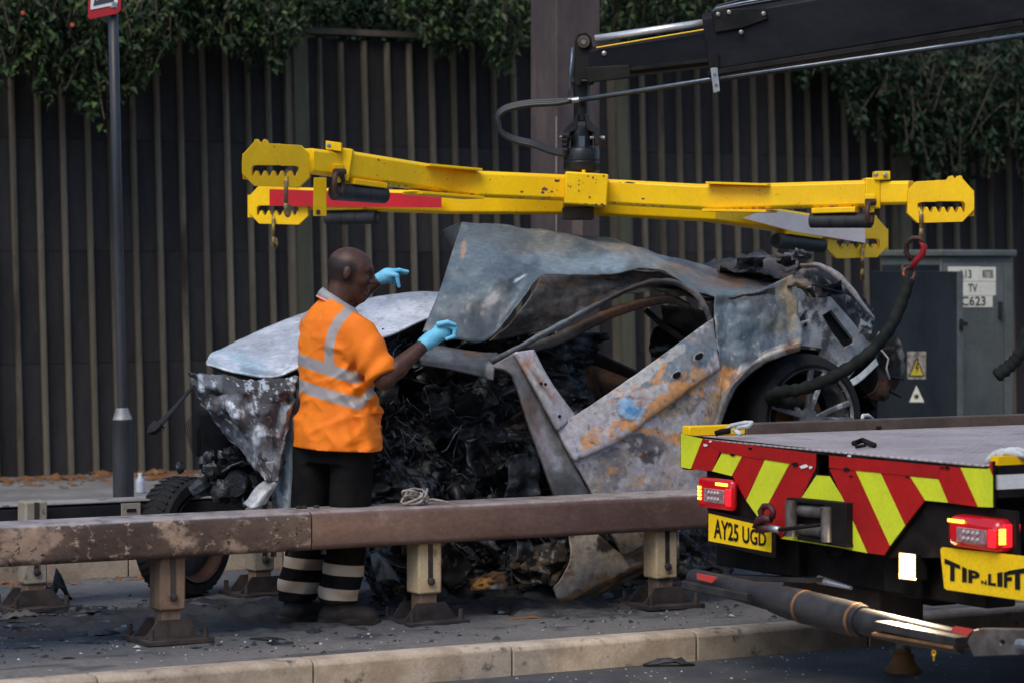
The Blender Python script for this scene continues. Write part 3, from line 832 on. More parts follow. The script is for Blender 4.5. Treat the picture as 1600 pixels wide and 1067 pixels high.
a1 = ab(pb(270, 950, 12.06))[0]; a2 = ab(pb(672, 900, 12.06))[0]; a3 = ab(pb(1042, 880, 12.06))[0]
for (a, m, zm) in ((a1, M_postr, 0.145), (a2, M_postc, 0.145), (a3, M_postc, 0.145), (a1 - 1.34, M_postc, 0.145), (a3 + 1.38, M_postr, 0.145)):
    post(a, 12.12, 0.384, zm, m, gr)
gb = thing('guard_rail', W(4.6, 13.7, 0), 'soot and shade blackened low guard rail behind the front one, broken off at the wreck', 'guard rail')
ab1 = ab(pb(402, 780, 13.6))[0]
bm_ = rail_section(0.0, ab1, 13.62, 13.80, 0.335, 0.50, M_sootshade, 'beam', gb, 0.02)  # black front: shade put into the colour together with soot
MB().rbox(0.0, ab1, 13.615, 13.80, 0.5005, 0.512).build('lit_top', M_railb, bm_, bevel=0.004)  # pale strip stands for the light on the beam's top face
for (x, m) in ((50, M_postg), (405, M_postg), (-300, M_postg)):
    a = ab(pb(x, 850, 13.56))[0]
    post(a, 13.555, 0.535 if x < 100 else 0.53, 0.13, m, gb, w=0.115)
a = ab(pb(205, 790, 13.6))[0]
br = MB().rbox(a - 0.05, a + 0.05, 13.6, 13.612, 0.40, 0.497).build('bracket', M_postg, bm_)
MB().rbox(a - 0.025, a + 0.025, 13.595, 13.599, 0.455, 0.47).build('slot', M_sootshade, bm_)
# loose fence panels behind the rail, beneath the wreck: post sleeve end at lower centre

# ================================================================== RECOVERY TRUCK
M_deck = mat('deck_tread', (0.40, 0.335, 0.325), (0.50, 0.43, 0.42), 2.5, 0.42, metal=0.4, spots=[((0.20, 0.14, 0.125), 3.5, 0.52, 0.75, 0.6), ((0.1, 0.08, 0.075), 22, 0.64, 0.74, 0.6)])
# raised tread: two crossed wave bumps
nt = M_deck.node_tree; nd = nt.nodes; lk = nt.links
tc = nd.new('ShaderNodeTexCoord'); rt = nd.new('ShaderNodeMapping'); rt.inputs['Rotation'].default_value = (0, 0, math.radians(-30))
lk.new(tc.outputs['Object'], rt.inputs['Vector'])
w1 = nd.new('ShaderNodeTexWave'); w1.bands_direction = 'DIAGONAL'; w1.inputs['Scale'].default_value = 14; lk.new(rt.outputs[0], w1.inputs['Vector'])
r2 = nd.new('ShaderNodeMapping'); r2.inputs['Rotation'].default_value = (0, 0, math.radians(60)); lk.new(tc.outputs['Object'], r2.inputs['Vector'])
w2 = nd.new('ShaderNodeTexWave'); w2.bands_direction = 'DIAGONAL'; w2.inputs['Scale'].default_value = 14; lk.new(r2.outputs[0], w2.inputs['Vector'])
mxn = nd.new('ShaderNodeMath'); mxn.operation = 'MAXIMUM'; lk.new(w1.outputs['Fac'], mxn.inputs[0]); lk.new(w2.outputs['Fac'], mxn.inputs[1])
bp = nd.new('ShaderNodeBump'); bp.inputs['Strength'].default_value = 0.9; bp.inputs['Distance'].default_value = 0.006
lk.new(mxn.outputs[0], bp.inputs['Height']); lk.new(bp.outputs[0], nd['Principled BSDF'].inputs['Normal'])
M_lime = mat('chevron_lime', (0.62, 0.68, 0.03), (0.54, 0.60, 0.03), 5, 0.35, grain=0.08, spots=[((0.30, 0.31, 0.06), 6, 0.60, 0.8, 0.5), ((0.06, 0.06, 0.04), 40, 0.70, 0.74, 0.6)])
M_cred = mat('chevron_red', (0.40, 0.012, 0.012), (0.33, 0.012, 0.012), 5, 0.35, spots=[((0.16, 0.012, 0.012), 5, 0.58, 0.8, 0.5), ((0.03, 0.012, 0.012), 34, 0.68, 0.73, 0.6), ((0.5, 0.5, 0.5), 26, 0.75, 0.77, 0.5)])
M_dark = mat('chassis_black', (0.006, 0.0055, 0.0055), (0.014, 0.012, 0.011), 6, 0.6, spec=0.08, bump=0.3, bscale=50)
M_brown = mat('rail_brown', (0.055, 0.04, 0.032), (0.09, 0.066, 0.05), 6, 0.6, bump=0.3, bscale=60)
M_yel = mat('yellow_paint', (0.88, 0.53, 0.003), (0.80, 0.46, 0.003), 4, 0.36, bump=0.06, bscale=40, grain=0.06, spots=[((0.55, 0.33, 0.02), 3, 0.60, 0.8, 0.5), ((0.40, 0.25, 0.06), 24, 0.64, 0.74, 0.6), ((0.04, 0.03, 0.025), 17, 0.685, 0.71, 0.7), ((0.05, 0.035, 0.03), 55, 0.70, 0.725, 0.7)])
M_plate = mat('plate_yellow', (0.9, 0.58, 0.01), (0.86, 0.53, 0.01), 6, 0.35)
M_black = mat('letter_black', (0.008, 0.008, 0.008), None, 6, 0.4)
M_steel = mat('worn_steel', (0.22, 0.2, 0.19), (0.12, 0.1, 0.09), 12, 0.45, metal=0.6, bump=0.2, bscale=90)
M_chrome = mat('polished_steel', (0.78, 0.74, 0.71), (0.68, 0.65, 0.62), 12, 0.3, metal=0.7)
M_cloth = mat('white_sling', (0.55, 0.56, 0.57), (0.38, 0.39, 0.4), 20, 0.8, bump=0.4, bscale=200)
M_lensr = mat('lens_red', (0.34, 0.004, 0.008), (0.26, 0.004, 0.008), 12, 0.12, spec=0.6, emit=(1.0, 0.008, 0.02), estr=0.09)
M_glow = mat('lens_red_lit', (0.6, 0.02, 0.02), None, 12, 0.2, emit=(1.0, 0.006, 0.014), estr=1.0)
M_amber = mat('led_amber', (0.8, 0.3, 0.02), None, 12, 0.2, emit=(1.0, 0.36, 0.03), estr=3.0)
M_lensc = mat('lens_clear', (0.22, 0.11, 0.12), (0.36, 0.22, 0.23), 60, 0.2, bump=0.3, bscale=150)
M_led = mat('led_bead', (0.5, 0.46, 0.45), None, 12, 0.15)
M_work = mat('work_lamp_lit', (0.9, 0.85, 0.7), None, 12, 0.2, emit=(1.0, 0.86, 0.55), estr=20.0)

A0 = 7.25; BL, BR = 11.03, 8.84; DZ = 0.918
truck = thing('recovery_truck', W(10, 10, -0.13), 'flatbed recovery truck with red and yellow chevrons, lit rear lamps and a bare metal deck', 'truck')
dk = MB().rbox(A0 - 0.022, 15.5, BR + 0.03, BL - 0.062, DZ - 0.010, DZ).build('deck', M_deck, truck, bevel=0.004)
MB().rbox(A0 + 0.06, 15.5, BR + 0.12, BL - 0.12, DZ - 0.32, DZ - 0.011).build('subframe', M_dark, truck)
# far side rail, yellow end, near side rail
MB().rbox(A0 + 0.314, 15.5, BL - 0.06, BL - 0.002, DZ - 0.12, DZ + 0.05).build('side_rail', M_brown, truck, bevel=0.006)
MB().rbox(A0 + 0.005, A0 + 0.31, BL - 0.06, BL, DZ + 0.0, DZ + 0.046).build('rail_end', M_yel, truck, bevel=0.005)
MB().rbox(A0 + 0.005, A0 + 0.31, BL - 0.058, BL - 0.002, DZ - 0.15, DZ - 0.002).build('rail_end', M_dark, truck)
MB().rbox(A0 + 2.05, A0 + 2.2, BL - 0.075, BL + 0.01, DZ + 0.0, DZ + 0.075).build('rail_clamp', M_dark, truck, bevel=0.02)
# near side rail: yellow top, black, white reflective band, black skirt
zz = [(DZ + 0.035, DZ - 0.005, M_yel), (DZ - 0.0055, DZ - 0.038, M_dark), (DZ - 0.0385, DZ - 0.104, M_white), (DZ - 0.1045, DZ - 0.14, M_dark)]
zt = H - (715 - YH) * 11.17 / F
for (y0, y1, m, nm, bb) in ((715, 728.5, M_yel, 'side_rail', 0.0), (728.6, 743.5, M_dark, 'side_rail', 0.002), (743.6, 766.5, M_white, 'reflective_band', 0.0), (766.6, 780, M_dark, 'side_rail', 0.002)):
    s = F / 11.2
    z0, z1 = H - (y1 - YH) / s, H - (y0 - YH) / s
    MB().rbox(A0 + 0.012, 14.5, BR - 0.02 + bb, BR + 0.03, z0, z1).build(nm, m, truck)
def q4(x, y, a=A0): return pa(1050 + x / 2.909, 630 + y / 2.909, a)
# chevron board
BA = A0 - 0.02
cb_o = MB().plate([(38, 140), (1440, 294), (1455, 262), (1458, 474), (1150, 442), (966, 692), (785, 662), (490, 612), (335, 440), (270, 322), (38, 290)], [[(655, 228), (713, 236), (713, 326), (655, 320)]],
                  lambda x, y: q4(x, y, BA), U * 0.016).build('chevron_board', M_dark, truck)
stripes = [
    (M_lime, [(40, 138), (138, 160), (85, 297), (40, 289)]), (M_cred, [(139, 160), (236, 176), (181, 307), (86, 297)]),
    (M_lime, [(226, 225), (319, 237), (271, 329), (182, 307)]), (M_cred, [(320, 237), (424, 249), (335, 438), (275, 329)]),
    (M_lime, [(425, 249), (539, 263), (398, 527), (337, 440)]), (M_cred, [(540, 263), (654, 292), (588, 427), (500, 610), (492, 606), (399, 527)]),
    (M_lime, [(656, 326), (714, 330), (784, 446), (589, 427)]), (M_lime, [(500, 611), (560, 560), (785, 600), (785, 658), (490, 612)]),
    (M_lime, [(786, 448), (887, 679), (786, 660)]),
    (M_cred, [(716, 298), (829, 298), (989, 646), (965, 688), (889, 679)]), (M_lime, [(831, 297), (944, 309), (1059, 554), (990, 645)]),
    (M_cred, [(946, 309), (1080, 330), (1149, 440), (1060, 553)]), (M_lime, [(1082, 331), (1209, 343), (1254, 450), (1151, 440)]),
    (M_cred, [(1211, 343), (1216, 282), (1309, 291), (1389, 469), (1256, 451)]), (M_lime, [(1311, 291), (1428, 297), (1446, 292), (1456, 330), (1457, 471), (1391, 469)]),
    (M_cred, [(1447, 262), (1454, 262), (1455, 322), (1440, 292)]),
]
for m, poly in stripes:
    MB().plate(poly, [], lambda x, y: q4(x, y, BA - 0.004), U * 0.003).build('stripe', m, cb_o)
for poly in ([(140, 161), (654, 228), (654, 291), (226, 224)], [(714, 236), (1214, 282), (1209, 341), (714, 292)]):
    MB().plate(poly, [], lambda x, y: q4(x, y, BA - 0.0065), U * 0.002).build('stripe', M_cred, cb_o)
# torn flakes where the tape has peeled
for (x, y, s) in ((150, 190, 13), (175, 172, 9), (275, 234, 16), (355, 205, 12), (560, 275, 20), (600, 285, 22), (630, 290, 14), (790, 300, 18), (812, 330, 10), (1068, 332, 12), (1225, 290, 12), (1250, 292, 16), (805, 238, 10)):
    rr = random.Random(int(x * 7 + y))
    poly = [(x + s * rr.uniform(0.5, 1.1) * math.cos(k * 1.05), y + s * 0.6 * rr.uniform(0.4, 1.1) * math.sin(k * 1.05)) for k in range(6)]
    MB().plate(poly, [], lambda x, y: q4(x, y, BA - 0.0085), U * 0.0015).build('peeled_patch', M_dark if rr.random() < 0.7 else M_white, cb_o)
# black lamp panel to the right of the board
MB().plate([(975, 700), (1160, 450), (1458, 478), (1560, 490), (1570, 700)], [], lambda x, y: q4(x, y, BA + 0.02), U * 0.02).build('lamp_panel', M_dark, truck)
MB().plate([(160, 300), (270, 325), (400, 530), (440, 620), (300, 640), (160, 480)], [], lambda x, y: q4(x, y, BA + 0.02), U * 0.02).build('lamp_panel', M_dark, truck)
# tail lamps: rounded housings with clear insert, amber row, lit edge
def lamp(b0, b1, a0, a1, z0, z1, amber, lit, side=False):
    h = MB().rbox(a0, a1, b0, b1, z0, z1).build('tail_lamp', M_lensr, truck, bevel=0.03)
    bw = b1 - b0; zh = z1 - z0
    MB().rbox(a0 - 0.004, a0 + 0.006, b0 + bw * 0.2, b1 - bw * 0.22, z0 + zh * 0.2, z0 + zh * 0.66).build('clear_lens', M_lensc, h, bevel=0.003)
    for i in range(4):
        for j in range(2):
            bb = b0 + bw * (0.36 + 0.09 * i)
            MB().lathe(W(a0 - 0.0045, bb, z0 + zh * (0.34 + 0.2 * j)), -U, [(0.008, 0), (0.006, 0.005)], 8).build('led', M_led, h)
    for i in range(5):
        bb = amber[0] + (amber[1] - amber[0]) * (i + 0.5) / 5; w = abs(amber[1] - amber[0]) / 5 * 0.44
        MB().rbox(a0 - 0.005, a0 + 0.004, bb - w, bb + w, z0 + zh * 0.79, z0 + zh * 0.88).build('amber_led', M_amber, h)
    if side: MB().rbox(a0 + 0.03, a1 - 0.012, b0 - 0.003, b0 + 0.004, z0 + zh * 0.16, z1 - zh * 0.14).build('lit_lens', M_glow, h, bevel=0.004)
    MB().rbox(a0 - 0.003, a0 + 0.004, b0 + bw * 0.03, b0 + bw * 0.17, z0 + zh * 0.16, z1 - zh * 0.3).build('lit_lens', M_glow, h, bevel=0.003)
    (l0, l1) = lit
    for j in range(4):
        z_ = z0 + zh * (0.26 + 0.12 * j)
        if side: MB().rbox(a0 + l0, a0 + l1, b0 - 0.005, b0 + 0.004, z_, z_ + zh * 0.105).build('amber_led', M_amber, h)
        else: MB().rbox(a0 - 0.005, a0 + 0.004, l0, l1, z_, z_ + zh * 0.08).build('amber_led', M_amber, h)
    return h
lA = A0 - 0.07
p0, p1 = pa(1089, 744, lA), pa(1143, 800, lA)
bL0, bL1 = ab(p1)[1], ab(p0)[1]
lamp(bL0, bL1, lA, lA + 0.035, p1.z + 0.004, p0.z, (bL0 + 0.03, bL0 + 0.12), (bL1 - 0.034, bL1 - 0.012))
p0, p1 = pa(1478, 803, lA), pa(1558, 864, lA)
lamp(ab(p1)[1], ab(p0)[1], lA, lA + 0.125, p1.z, p0.z, (ab(p0)[1] - 0.11, ab(p0)[1] - 0.015), (0.012, 0.038), side=True)
# number plate
def n5(x, y, a): return pa(1050 + x / 2.909, 630 + y / 2.909, a)
pA = A0 - 0.05
pl = MB().plate([(162, 478), (466, 560), (462, 702), (158, 632)], [], lambda x, y: n5(x, y, pA + 0.004), U * 0.015).build('number_plate', M_black, truck, bevel=0.003)
MB().plate([(166, 499), (451, 566), (449, 676), (166, 624)], [], lambda x, y: n5(x, y, pA - 0.0), U * 0.003).build('plate_face', M_plate, pl)
text_on('registration', 'AY25 UGD', [n5(190, 610, pA - 0.003), n5(427, 651, pA - 0.003), n5(427, 583, pA - 0.003), n5(190, 520, pA - 0.003)], M_black, pl, bold=0.02)
# winch fairlead
wA = A0 - 0.06
fr = MB()
for poly in ([(520, 428), (790, 452), (790, 470), (520, 446)], [(568, 600), (792, 640), (792, 655), (568, 618)], [(690, 455), (790, 465), (790, 640), (690, 622)]):
    fr.plate(poly, [], lambda x, y: q4(x, y, wA), U * 0.05)
wo_ = fr.build('winch', M_dark, truck, bevel=0.003)
MB().plate([(560, 440), (700, 456), (700, 622), (560, 600)], [], lambda x, y: q4(x, y, wA + 0.045), U * 0.01).build('back_plate', M_black, wo_)
MB().tube([q4(541, 440, wA - 0.01), q4(541, 604, wA - 0.01)], 0.026, 14).build('roller', M_steel, wo_, smooth=False)
MB().tube([q4(703, 470, wA - 0.01), q4(703, 628, wA - 0.01)], 0.024, 14).build('roller', M_steel, wo_, smooth=False)
MB().tube([q4(585, 484, wA + 0.03), q4(695, 492, wA + 0.03)], 0.028, 14).build('roller', M_steel, wo_)
MB().tube([q4(585, 574, wA + 0.03), q4(695, 586, wA + 0.03)], 0.026, 14).build('roller', M_steel, wo_)
MB().tube([q4(690, 548, wA - 0.02), q4(600, 560, wA - 0.04), q4(480, 574, wA - 0.05), q4(440, 566, wA - 0.05)], 0.008, 8).build('cable', M_dark, wo_, smooth=True)
MB().tube([q4(487, 573, wA - 0.05), q4(440, 566, wA - 0.05)], 0.015, 10).build('ferrule', M_galv, wo_, smooth=True)
M_hookr = mat('hook_red', (0.07, 0.02, 0.024), (0.05, 0.02, 0.022), 18, 0.5, metal=0.2)
hk = MB()
hk.tube([q4(442, 568, wA - 0.05), q4(400, 570, wA - 0.055), q4(382, 562, wA - 0.055), q4(400, 530, wA - 0.06), q4(425, 522, wA - 0.055), q4(450, 530, wA - 0.05)], [0.016, 0.02, 0.018, 0.022, 0.02, 0.014], 10)
hk.tube([q4(412, 520, wA - 0.06), q4(402, 490, wA - 0.06), q4(418, 466, wA - 0.055), q4(445, 466, wA - 0.05), q4(460, 490, wA - 0.05), q4(455, 520, wA - 0.05)], 0.014, 10)
hk.build('hook', M_hookr, wo_, smooth=True)
# lashing sling ends and rings on the deck
def loop(name, pts, r, m):
    return MB().tube(pts, r, 10).build(name, m, truck, smooth=True)
loop('lashing_strap', [q4(200, 132, A0 + 0.08), q4(240, 128, A0 + 0.1), q4(270, 100, A0 + 0.12), q4(330, 88, A0 + 0.14), q4(362, 88, A0 + 0.15), q4(350, 102, A0 + 0.13), q4(300, 112, A0 + 0.1), q4(285, 122, A0 + 0.1), q4(310, 138, A0 + 0.07)], 0.010, M_cloth)
loop('lashing_strap', [q4(197, 137, A0 + 0.06), q4(225, 128, A0 + 0.08), q4(262, 124, A0 + 0.1)], 0.014, M_dark)
loop('lashing_strap', [q4(1430, 268, A0 + 0.03), q4(1462, 232, A0 + 0.05), q4(1500, 218, A0 + 0.07), q4(1550, 226, A0 + 0.1), q4(1620, 240, A0 + 0.14)], 0.014, M_cloth)
loop('lashing_strap', [q4(1480, 240, A0 + 0.05), q4(1530, 212, A0 + 0.09), q4(1570, 210, A0 + 0.12), q4(1640, 232, A0 + 0.14)], 0.012, M_cloth)
loop('lashing_strap', [q4(865, 76, A0 + 1.2), q4(868, 56, A0 + 1.2), q4(890, 54, A0 + 1.25), q4(915, 74, A0 + 1.3)], 0.010, M_cloth)
def deckpt(px, py): 
    Yd = (H - DZ - 0.004) * F / (py - YH); return Vector(((px - 800) * Yd / F, Yd, DZ + 0.004))
mb = MB()
mb.tube([deckpt(1334, 695) + Z * 0.008, deckpt(1348, 693) + Z * 0.016, deckpt(1366, 698) + Z * 0.008], 0.012, 8)
mb.tube([deckpt(1338, 700) + Z * 0.006, deckpt(1352, 699) + Z * 0.01], 0.008, 6)
mb.build('lashing_ring', M_dark, truck, smooth=True)
MB().tube([deckpt(1350, 669) + Z * 0.005, deckpt(1376, 670) + Z * 0.005], 0.010, 6).build('lashing_ring', M_dark, truck)
# work lamp
wl_o = MB().plate([(1025, 672), (1108, 682), (1108, 808), (1025, 798)], [], lambda x, y: q4(x, y, BA - 0.005), U * 0.06).build('work_lamp', M_dark, truck, bevel=0.004)
M_work2 = mat('work_lamp_rim_lit', (0.8, 0.6, 0.2), None, 12, 0.3, emit=(1.0, 0.68, 0.2), estr=1.1)
MB().plate([(1031, 677), (1104, 685), (1104, 803), (1031, 795)], [], lambda x, y: q4(x, y, BA - 0.010), U * 0.004).build('lamp_rim', M_work2, wl_o, bevel=0.002)
for (x0, x1, y0, y1) in ((1037, 1064, 685, 712), (1070, 1097, 688, 715), (1037, 1064, 719, 748), (1070, 1097, 722, 751), (1037, 1064, 755, 788), (1070, 1097, 758, 792)):
    MB().plate([(x0, y0), (x1, y0 + 2), (x1, y1 + 2), (x0, y1)], [], lambda x, y: q4(x, y, BA - 0.014), U * 0.003).build('lamp_glass', M_work, wl_o, bevel=0.002)
ld = bpy.data.lights.new('work_light', 'AREA'); ld.energy = 14; ld.color = (1.0, 0.78, 0.5); ld.size = 0.07; ld.size_y = 0.12; ld.shape = 'RECTANGLE'
lo = bpy.data.objects.new('work_light', ld); COL.objects.link(lo)
lo.location = q4(1067, 740, BA - 0.03); lo.rotation_euler = (-U - Z * 0.55 + N * 0.1).to_track_quat('-Z', 'Y').to_euler()
# maker's plate
def q5(x, y, a): return pa(1050 + x / 2.909, 800 + y / 2.909, a)
tA = A0 - 0.04
sp = MB().plate([(1218, 166), (1228, 158), (1760, 216), (1760, 425), (1246, 352), (1236, 343)], [], lambda x, y: q5(x, y, tA), U * 0.006).build('name_plate', M_plate, truck, bevel=0.002)
def lq(x0, x1, yt0, yt1, yb0, yb1): return [q5(x0, yb0, tA - 0.003), q5(x1, yb1, tA - 0.003), q5(x1, yt1, tA - 0.003), q5(x0, yt0, tA - 0.003)]
for (t, qd) in (('T', lq(1238, 1310, 208, 240, 308, 316)), ('I', lq(1318, 1340, 245, 255, 316, 318)), ('P', lq(1346, 1398, 258, 268, 320, 324)), ('N', lq(1405, 1430, 308, 308, 326, 329)),
                ('L', lq(1436, 1472, 280, 274, 330, 335)), ('I', lq(1478, 1502, 274, 270, 336, 338)), ('F', lq(1508, 1545, 272, 262, 340, 345)), ('T', lq(1528, 1612, 265, 250, 345, 356))):
    text_on('lettering', t, qd, M_black, sp, bold=0.045)
# rear stabiliser beam
M_stab = mat('stabiliser_steel', (0.022, 0.021, 0.023), (0.045, 0.04, 0.04), 6, 0.5, metal=0.1, bump=0.3, bscale=80, spots=[((0.14, 0.07, 0.03), 5, 0.60, 0.74, 0.65), ((0.16, 0.15, 0.145), 9, 0.64, 0.76, 0.4)])
M_rusty = mat('rusty_foot', (0.22, 0.105, 0.04), (0.12, 0.06, 0.03), 9, 0.75, bump=0.4, bscale=90)
M_refl = mat('red_reflector', (0.55, 0.05, 0.04), (0.5, 0.06, 0.05), 20, 0.3)
sA = A0 - 0.28
def q6(x, y, da=0.0): return pa(1050 + x / 2.909, 800 + y / 2.909, sA + da)
sb = MB().tube([q6(100, 300), q6(360, 365), q6(480, 398)], [0.042, 0.05, 0.052], 20).build('stabiliser', M_stab, truck, smooth=False)
MB().tube([q6(470, 395), q6(510, 405), q6(600, 428), q6(840, 488), q6(870, 495)], [0.058, 0.064, 0.068, 0.068, 0.062], 24).build('sleeve', M_stab, sb, smooth=False)
for (x, y) in ((605, 430), (845, 489)): MB().tube([q6(x - 5, y - 1.2), q6(x + 6, y + 1.5)], 0.0690, 24).build('sleeve_ring', M_rusty, sb)
MB().tube([q6(868, 494), q6(1060, 540), q6(1330, 590)], [0.053, 0.052, 0.047], 20).build('inner_tube', M_stab, sb, smooth=False)
MB().beam([(q6(70, 328, -0.04), 0.035, 0.06), (q6(368, 388, -0.04), 0.035, 0.06)]).build('angle_iron', M_stab, sb)
MB().beam([(q6(950, 512, -0.07), 0.035, 0.07), (q6(1320, 588, -0.07), 0.035, 0.07)]).build('angle_iron', M_stab, sb)
MB().beam([(q6(950, 548, -0.06), 0.012, 0.09), (q6(1320, 612, -0.06), 0.012, 0.09)]).build('angle_iron', M_rusty, sb)
MB().plate([(112, 276), (206, 294), (180, 320), (114, 304)], [], lambda x, y: q6(x, y, -0.075), U * 0.004).build('reflector', M_refl, sb)
MB().plate([(1262, 540), (1284, 516), (1370, 532), (1340, 562)], [], lambda x, y: q6(x, y, -0.11), U * 0.004).build('reflector', M_refl, sb)
MB().plate([(1340, 590), (1372, 534), (1400, 527), (1740, 535), (1740, 640), (1370, 655)], [[(1500 + 12 * math.cos(t * 0.785), 592 + 14 * math.sin(t * 0.785)) for t in range(8)]], lambda x, y: q6(x, y, -0.05), U * 0.05).build('end_plate', M_steel, sb, bevel=0.003)
MB().tube([q6(1575, 598, -0.06), q6(1660, 605, -0.06)], 0.02, 10).build('pin', M_galv, sb)
fz = -0.13
lg = gp0 = Vector(((1411 - 800) / F * 13.04, 13.04, fz))
MB().tube([lg + Z * 0.1, lg + Z * 0.40], 0.032, 18).build('leg', M_chrome, sb, smooth=True)
MB().rbox(ab(lg)[0] - 0.07, ab(lg)[0] + 0.07, ab(lg)[1] - 0.3, ab(lg)[1] + 0.07, 0.2, 0.34).build('leg_housing', M_stab, sb, bevel=0.008)
MB().lathe(lg, Z, [(0.082, 0.0), (0.084, 0.012), (0.066, 0.03), (0.05, 0.055), (0.05, 0.085), (0.036, 0.09), (0.036, 0.105)], 28).build('foot', M_rusty, sb, bevel=0.003)
ch = q6(1190, 618, 0.1)
mb = MB()
for i in range(3):
    c = ch - Z * 0.018 * i
    ax = Vector((1, 0, 0)) if i % 2 else Vector((0, 1, 0))
    mb.tube([c + (ax * math.cos(t) * 0.007 + Z * math.sin(t) * 0.012) for t in [k * math.pi / 4 for k in range(9)]], 0.003, 5)
mb.build('chain', M_plate, sb)
# chassis, axle and rear wheels under the deck
MB().rbox(A0 + 0.05, 15, 10.2, 10.45, 0.35, 0.62).build('chassis_rail', M_dark, truck, bevel=0.01)
MB().rbox(A0 + 0.05, 15, 9.35, 9.6, 0.35, 0.62).build('chassis_rail', M_dark, truck, bevel=0.01)
MB().rbox(A0 + 0.1, A0 + 0.25, 9.0, 10.9, 0.34, 0.5).build('cross_member', M_dark, truck, bevel=0.01)
MB().rbox(A0 + 0.25, A0 + 0.5, 9.9, 10.6, 0.12, 0.33).build('cross_member', M_brown, truck, bevel=0.02)
MB().beam([(pa(1098, 899, A0 + 0.05), 0.02, 0.10), (pa(1275, 906, A0 + 0.05), 0.02, 0.10)]).build('lifting_arm', M_stab, truck)
MB().tube([pa(1280, 905, A0 + 0.1), pa(1330, 918, A0 + 0.1)], [0.02, 0.008], 10).build('hydraulic_ram', M_chrome, truck)
MB().rbox(A0 + 0.3, A0 + 0.9, 9.7, 10.5, 0.3, 0.42).build('tool_tray', M_brown, truck, bevel=0.01)
for k_ in range(4):
    bb_ = 9.0 + 0.42 * k_
    MB().tube([W(A0 + 0.12, bb_, 0.62), W(A0 + 0.05, bb_ + 0.05, 0.48 - 0.03 * (k_ % 2)), W(A0 + 0.1, bb_ + 0.2, 0.46), W(A0 + 0.14, bb_ + 0.34, 0.6)], 0.011, 8).build('hose', M_dark, truck, smooth=True)
MB().tube([W(9.6, 8.9, 0.3), W(9.6, 10.95, 0.3)], 0.09, 12).build('axle', M_dark, truck)
M_tyre = mat('tyre_rubber', (0.009, 0.009, 0.010), (0.018, 0.018, 0.019), 9, 0.75, spec=0.15, bump=0.4, bscale=60)
for b in (8.95, 9.25, 10.6, 10.9):
    w_ = MB().lathe(W(9.6, b, 0.3), N, [(0.22, -0.1), (0.36, -0.12), (0.42, -0.10), (0.43, 0.0), (0.42, 0.10), (0.36, 0.12), (0.22, 0.1)], 32).build('wheel', M_tyre, truck, smooth=False)
    MB().lathe(W(9.6, b, 0.3), N, [(0.215, -0.06), (0.215, 0.06)], 24).build('rim', M_steel, w_)

# ================================================================== LOADER CRANE
M_boom = mat('boom_black', (0.007, 0.007, 0.010), (0.014, 0.0135, 0.017), 3, 0.4, spec=0.1, bump=0.12, bscale=40, spots=[((0.03, 0.025, 0.02), 5, 0.6, 0.75, 0.5)], stretch=(0.4, 1, 1))
M_boomd = mat('boom_greasy', (0.007, 0.007, 0.008), (0.018, 0.016, 0.014), 5, 0.5, spec=0.1, bump=0.2, bscale=60)
M_rot = mat('rotator_black', (0.010, 0.011, 0.013), (0.018, 0.02, 0.024), 8, 0.35, spec=0.25, bump=0.2, bscale=60)
M_hose = mat('hose_rubber', (0.012, 0.013, 0.015), (0.014, 0.014, 0.015), 10, 0.4, spec=0.4)
M_pipe = mat('steel_pipe', (0.10, 0.13, 0.17), (0.16, 0.18, 0.21), 14, 0.3, metal=0.6)
M_brass = mat('bolt_zinc', (0.4, 0.36, 0.32), (0.25, 0.22, 0.2), 20, 0.4, metal=0.7)
def Yb(x): return 15.75 - (x - 908) * 0.00068
def B(x, y, d=0.0): return pY(x, y, Yb(x) + d)
cr = thing('loader_crane', W(12.03, 10.03, DZ), 'black hydraulic crane boom reaching in from the right with rotator and hoses', 'crane')
mst = W(12.03, 10.03, 3.54)
MB().beam([(B(1108, 73), 0.335, 0.26), (B(1600, -10), 0.345, 0.26), (B(2000, -76), 0.36, 0.26), (mst, 0.38, 0.28)]).build('outer_boom', M_boom, cr, bevel=0.006)
MB().beam([(B(1112, 118), 0.03, 0.30), (B(1600, 40), 0.03, 0.30)]).build('boom_lip', M_boomd, cr)
MB().beam([(B(926, 101), 0.170, 0.20), (B(1120, 74), 0.20, 0.20)]).build('inner_boom', M_boom, cr, bevel=0.006)
MB().beam([(B(930, 118), 0.02, 0.23), (B(1118, 96), 0.02, 0.23)]).build('slide_strip', M_boomd, cr)
MB().beam([(B(918, 118, -0.11), 0.085, 0.03), (B(985, 112, -0.11), 0.07, 0.03)]).build('tip_bracket', M_boomd, cr, bevel=0.004)
MB().tube([B(930, 61.5, -0.06), B(1118, 34, -0.06)], 0.021, 20).build('piston_rod', M_chrome, cr, smooth=True)
MB().tube([B(1110, 38, -0.02), B(1112, 37.6, -0.02), B(1900, -90, -0.02)], [0.03, 0.045, 0.045], 20).build('cylinder', M_boom, cr, smooth=True)
MB().tube([B(932, 75, -0.115), B(1116, 44, -0.115)], 0.004, 6).build('edge_trim', M_yel, cr)
MB().plate([(1112, 20), (1118, 16), (1196, 12), (1200, 30), (1160, 45), (1118, 52)], [], lambda x, y: B(x, y, -0.15), Vector((0, 0.3, 0))).build('hose_carrier', M_boomd, cr, bevel=0.006)
for (x, y) in ((1122, 23), (1139, 20), (1193, 22), (1158, 51)):
    MB().lathe(B(x, y, -0.15), (0, -1, 0), [(0.012, 0), (0.012, 0.008), (0.006, 0.012)], 10).build('bolt', M_brass, cr)
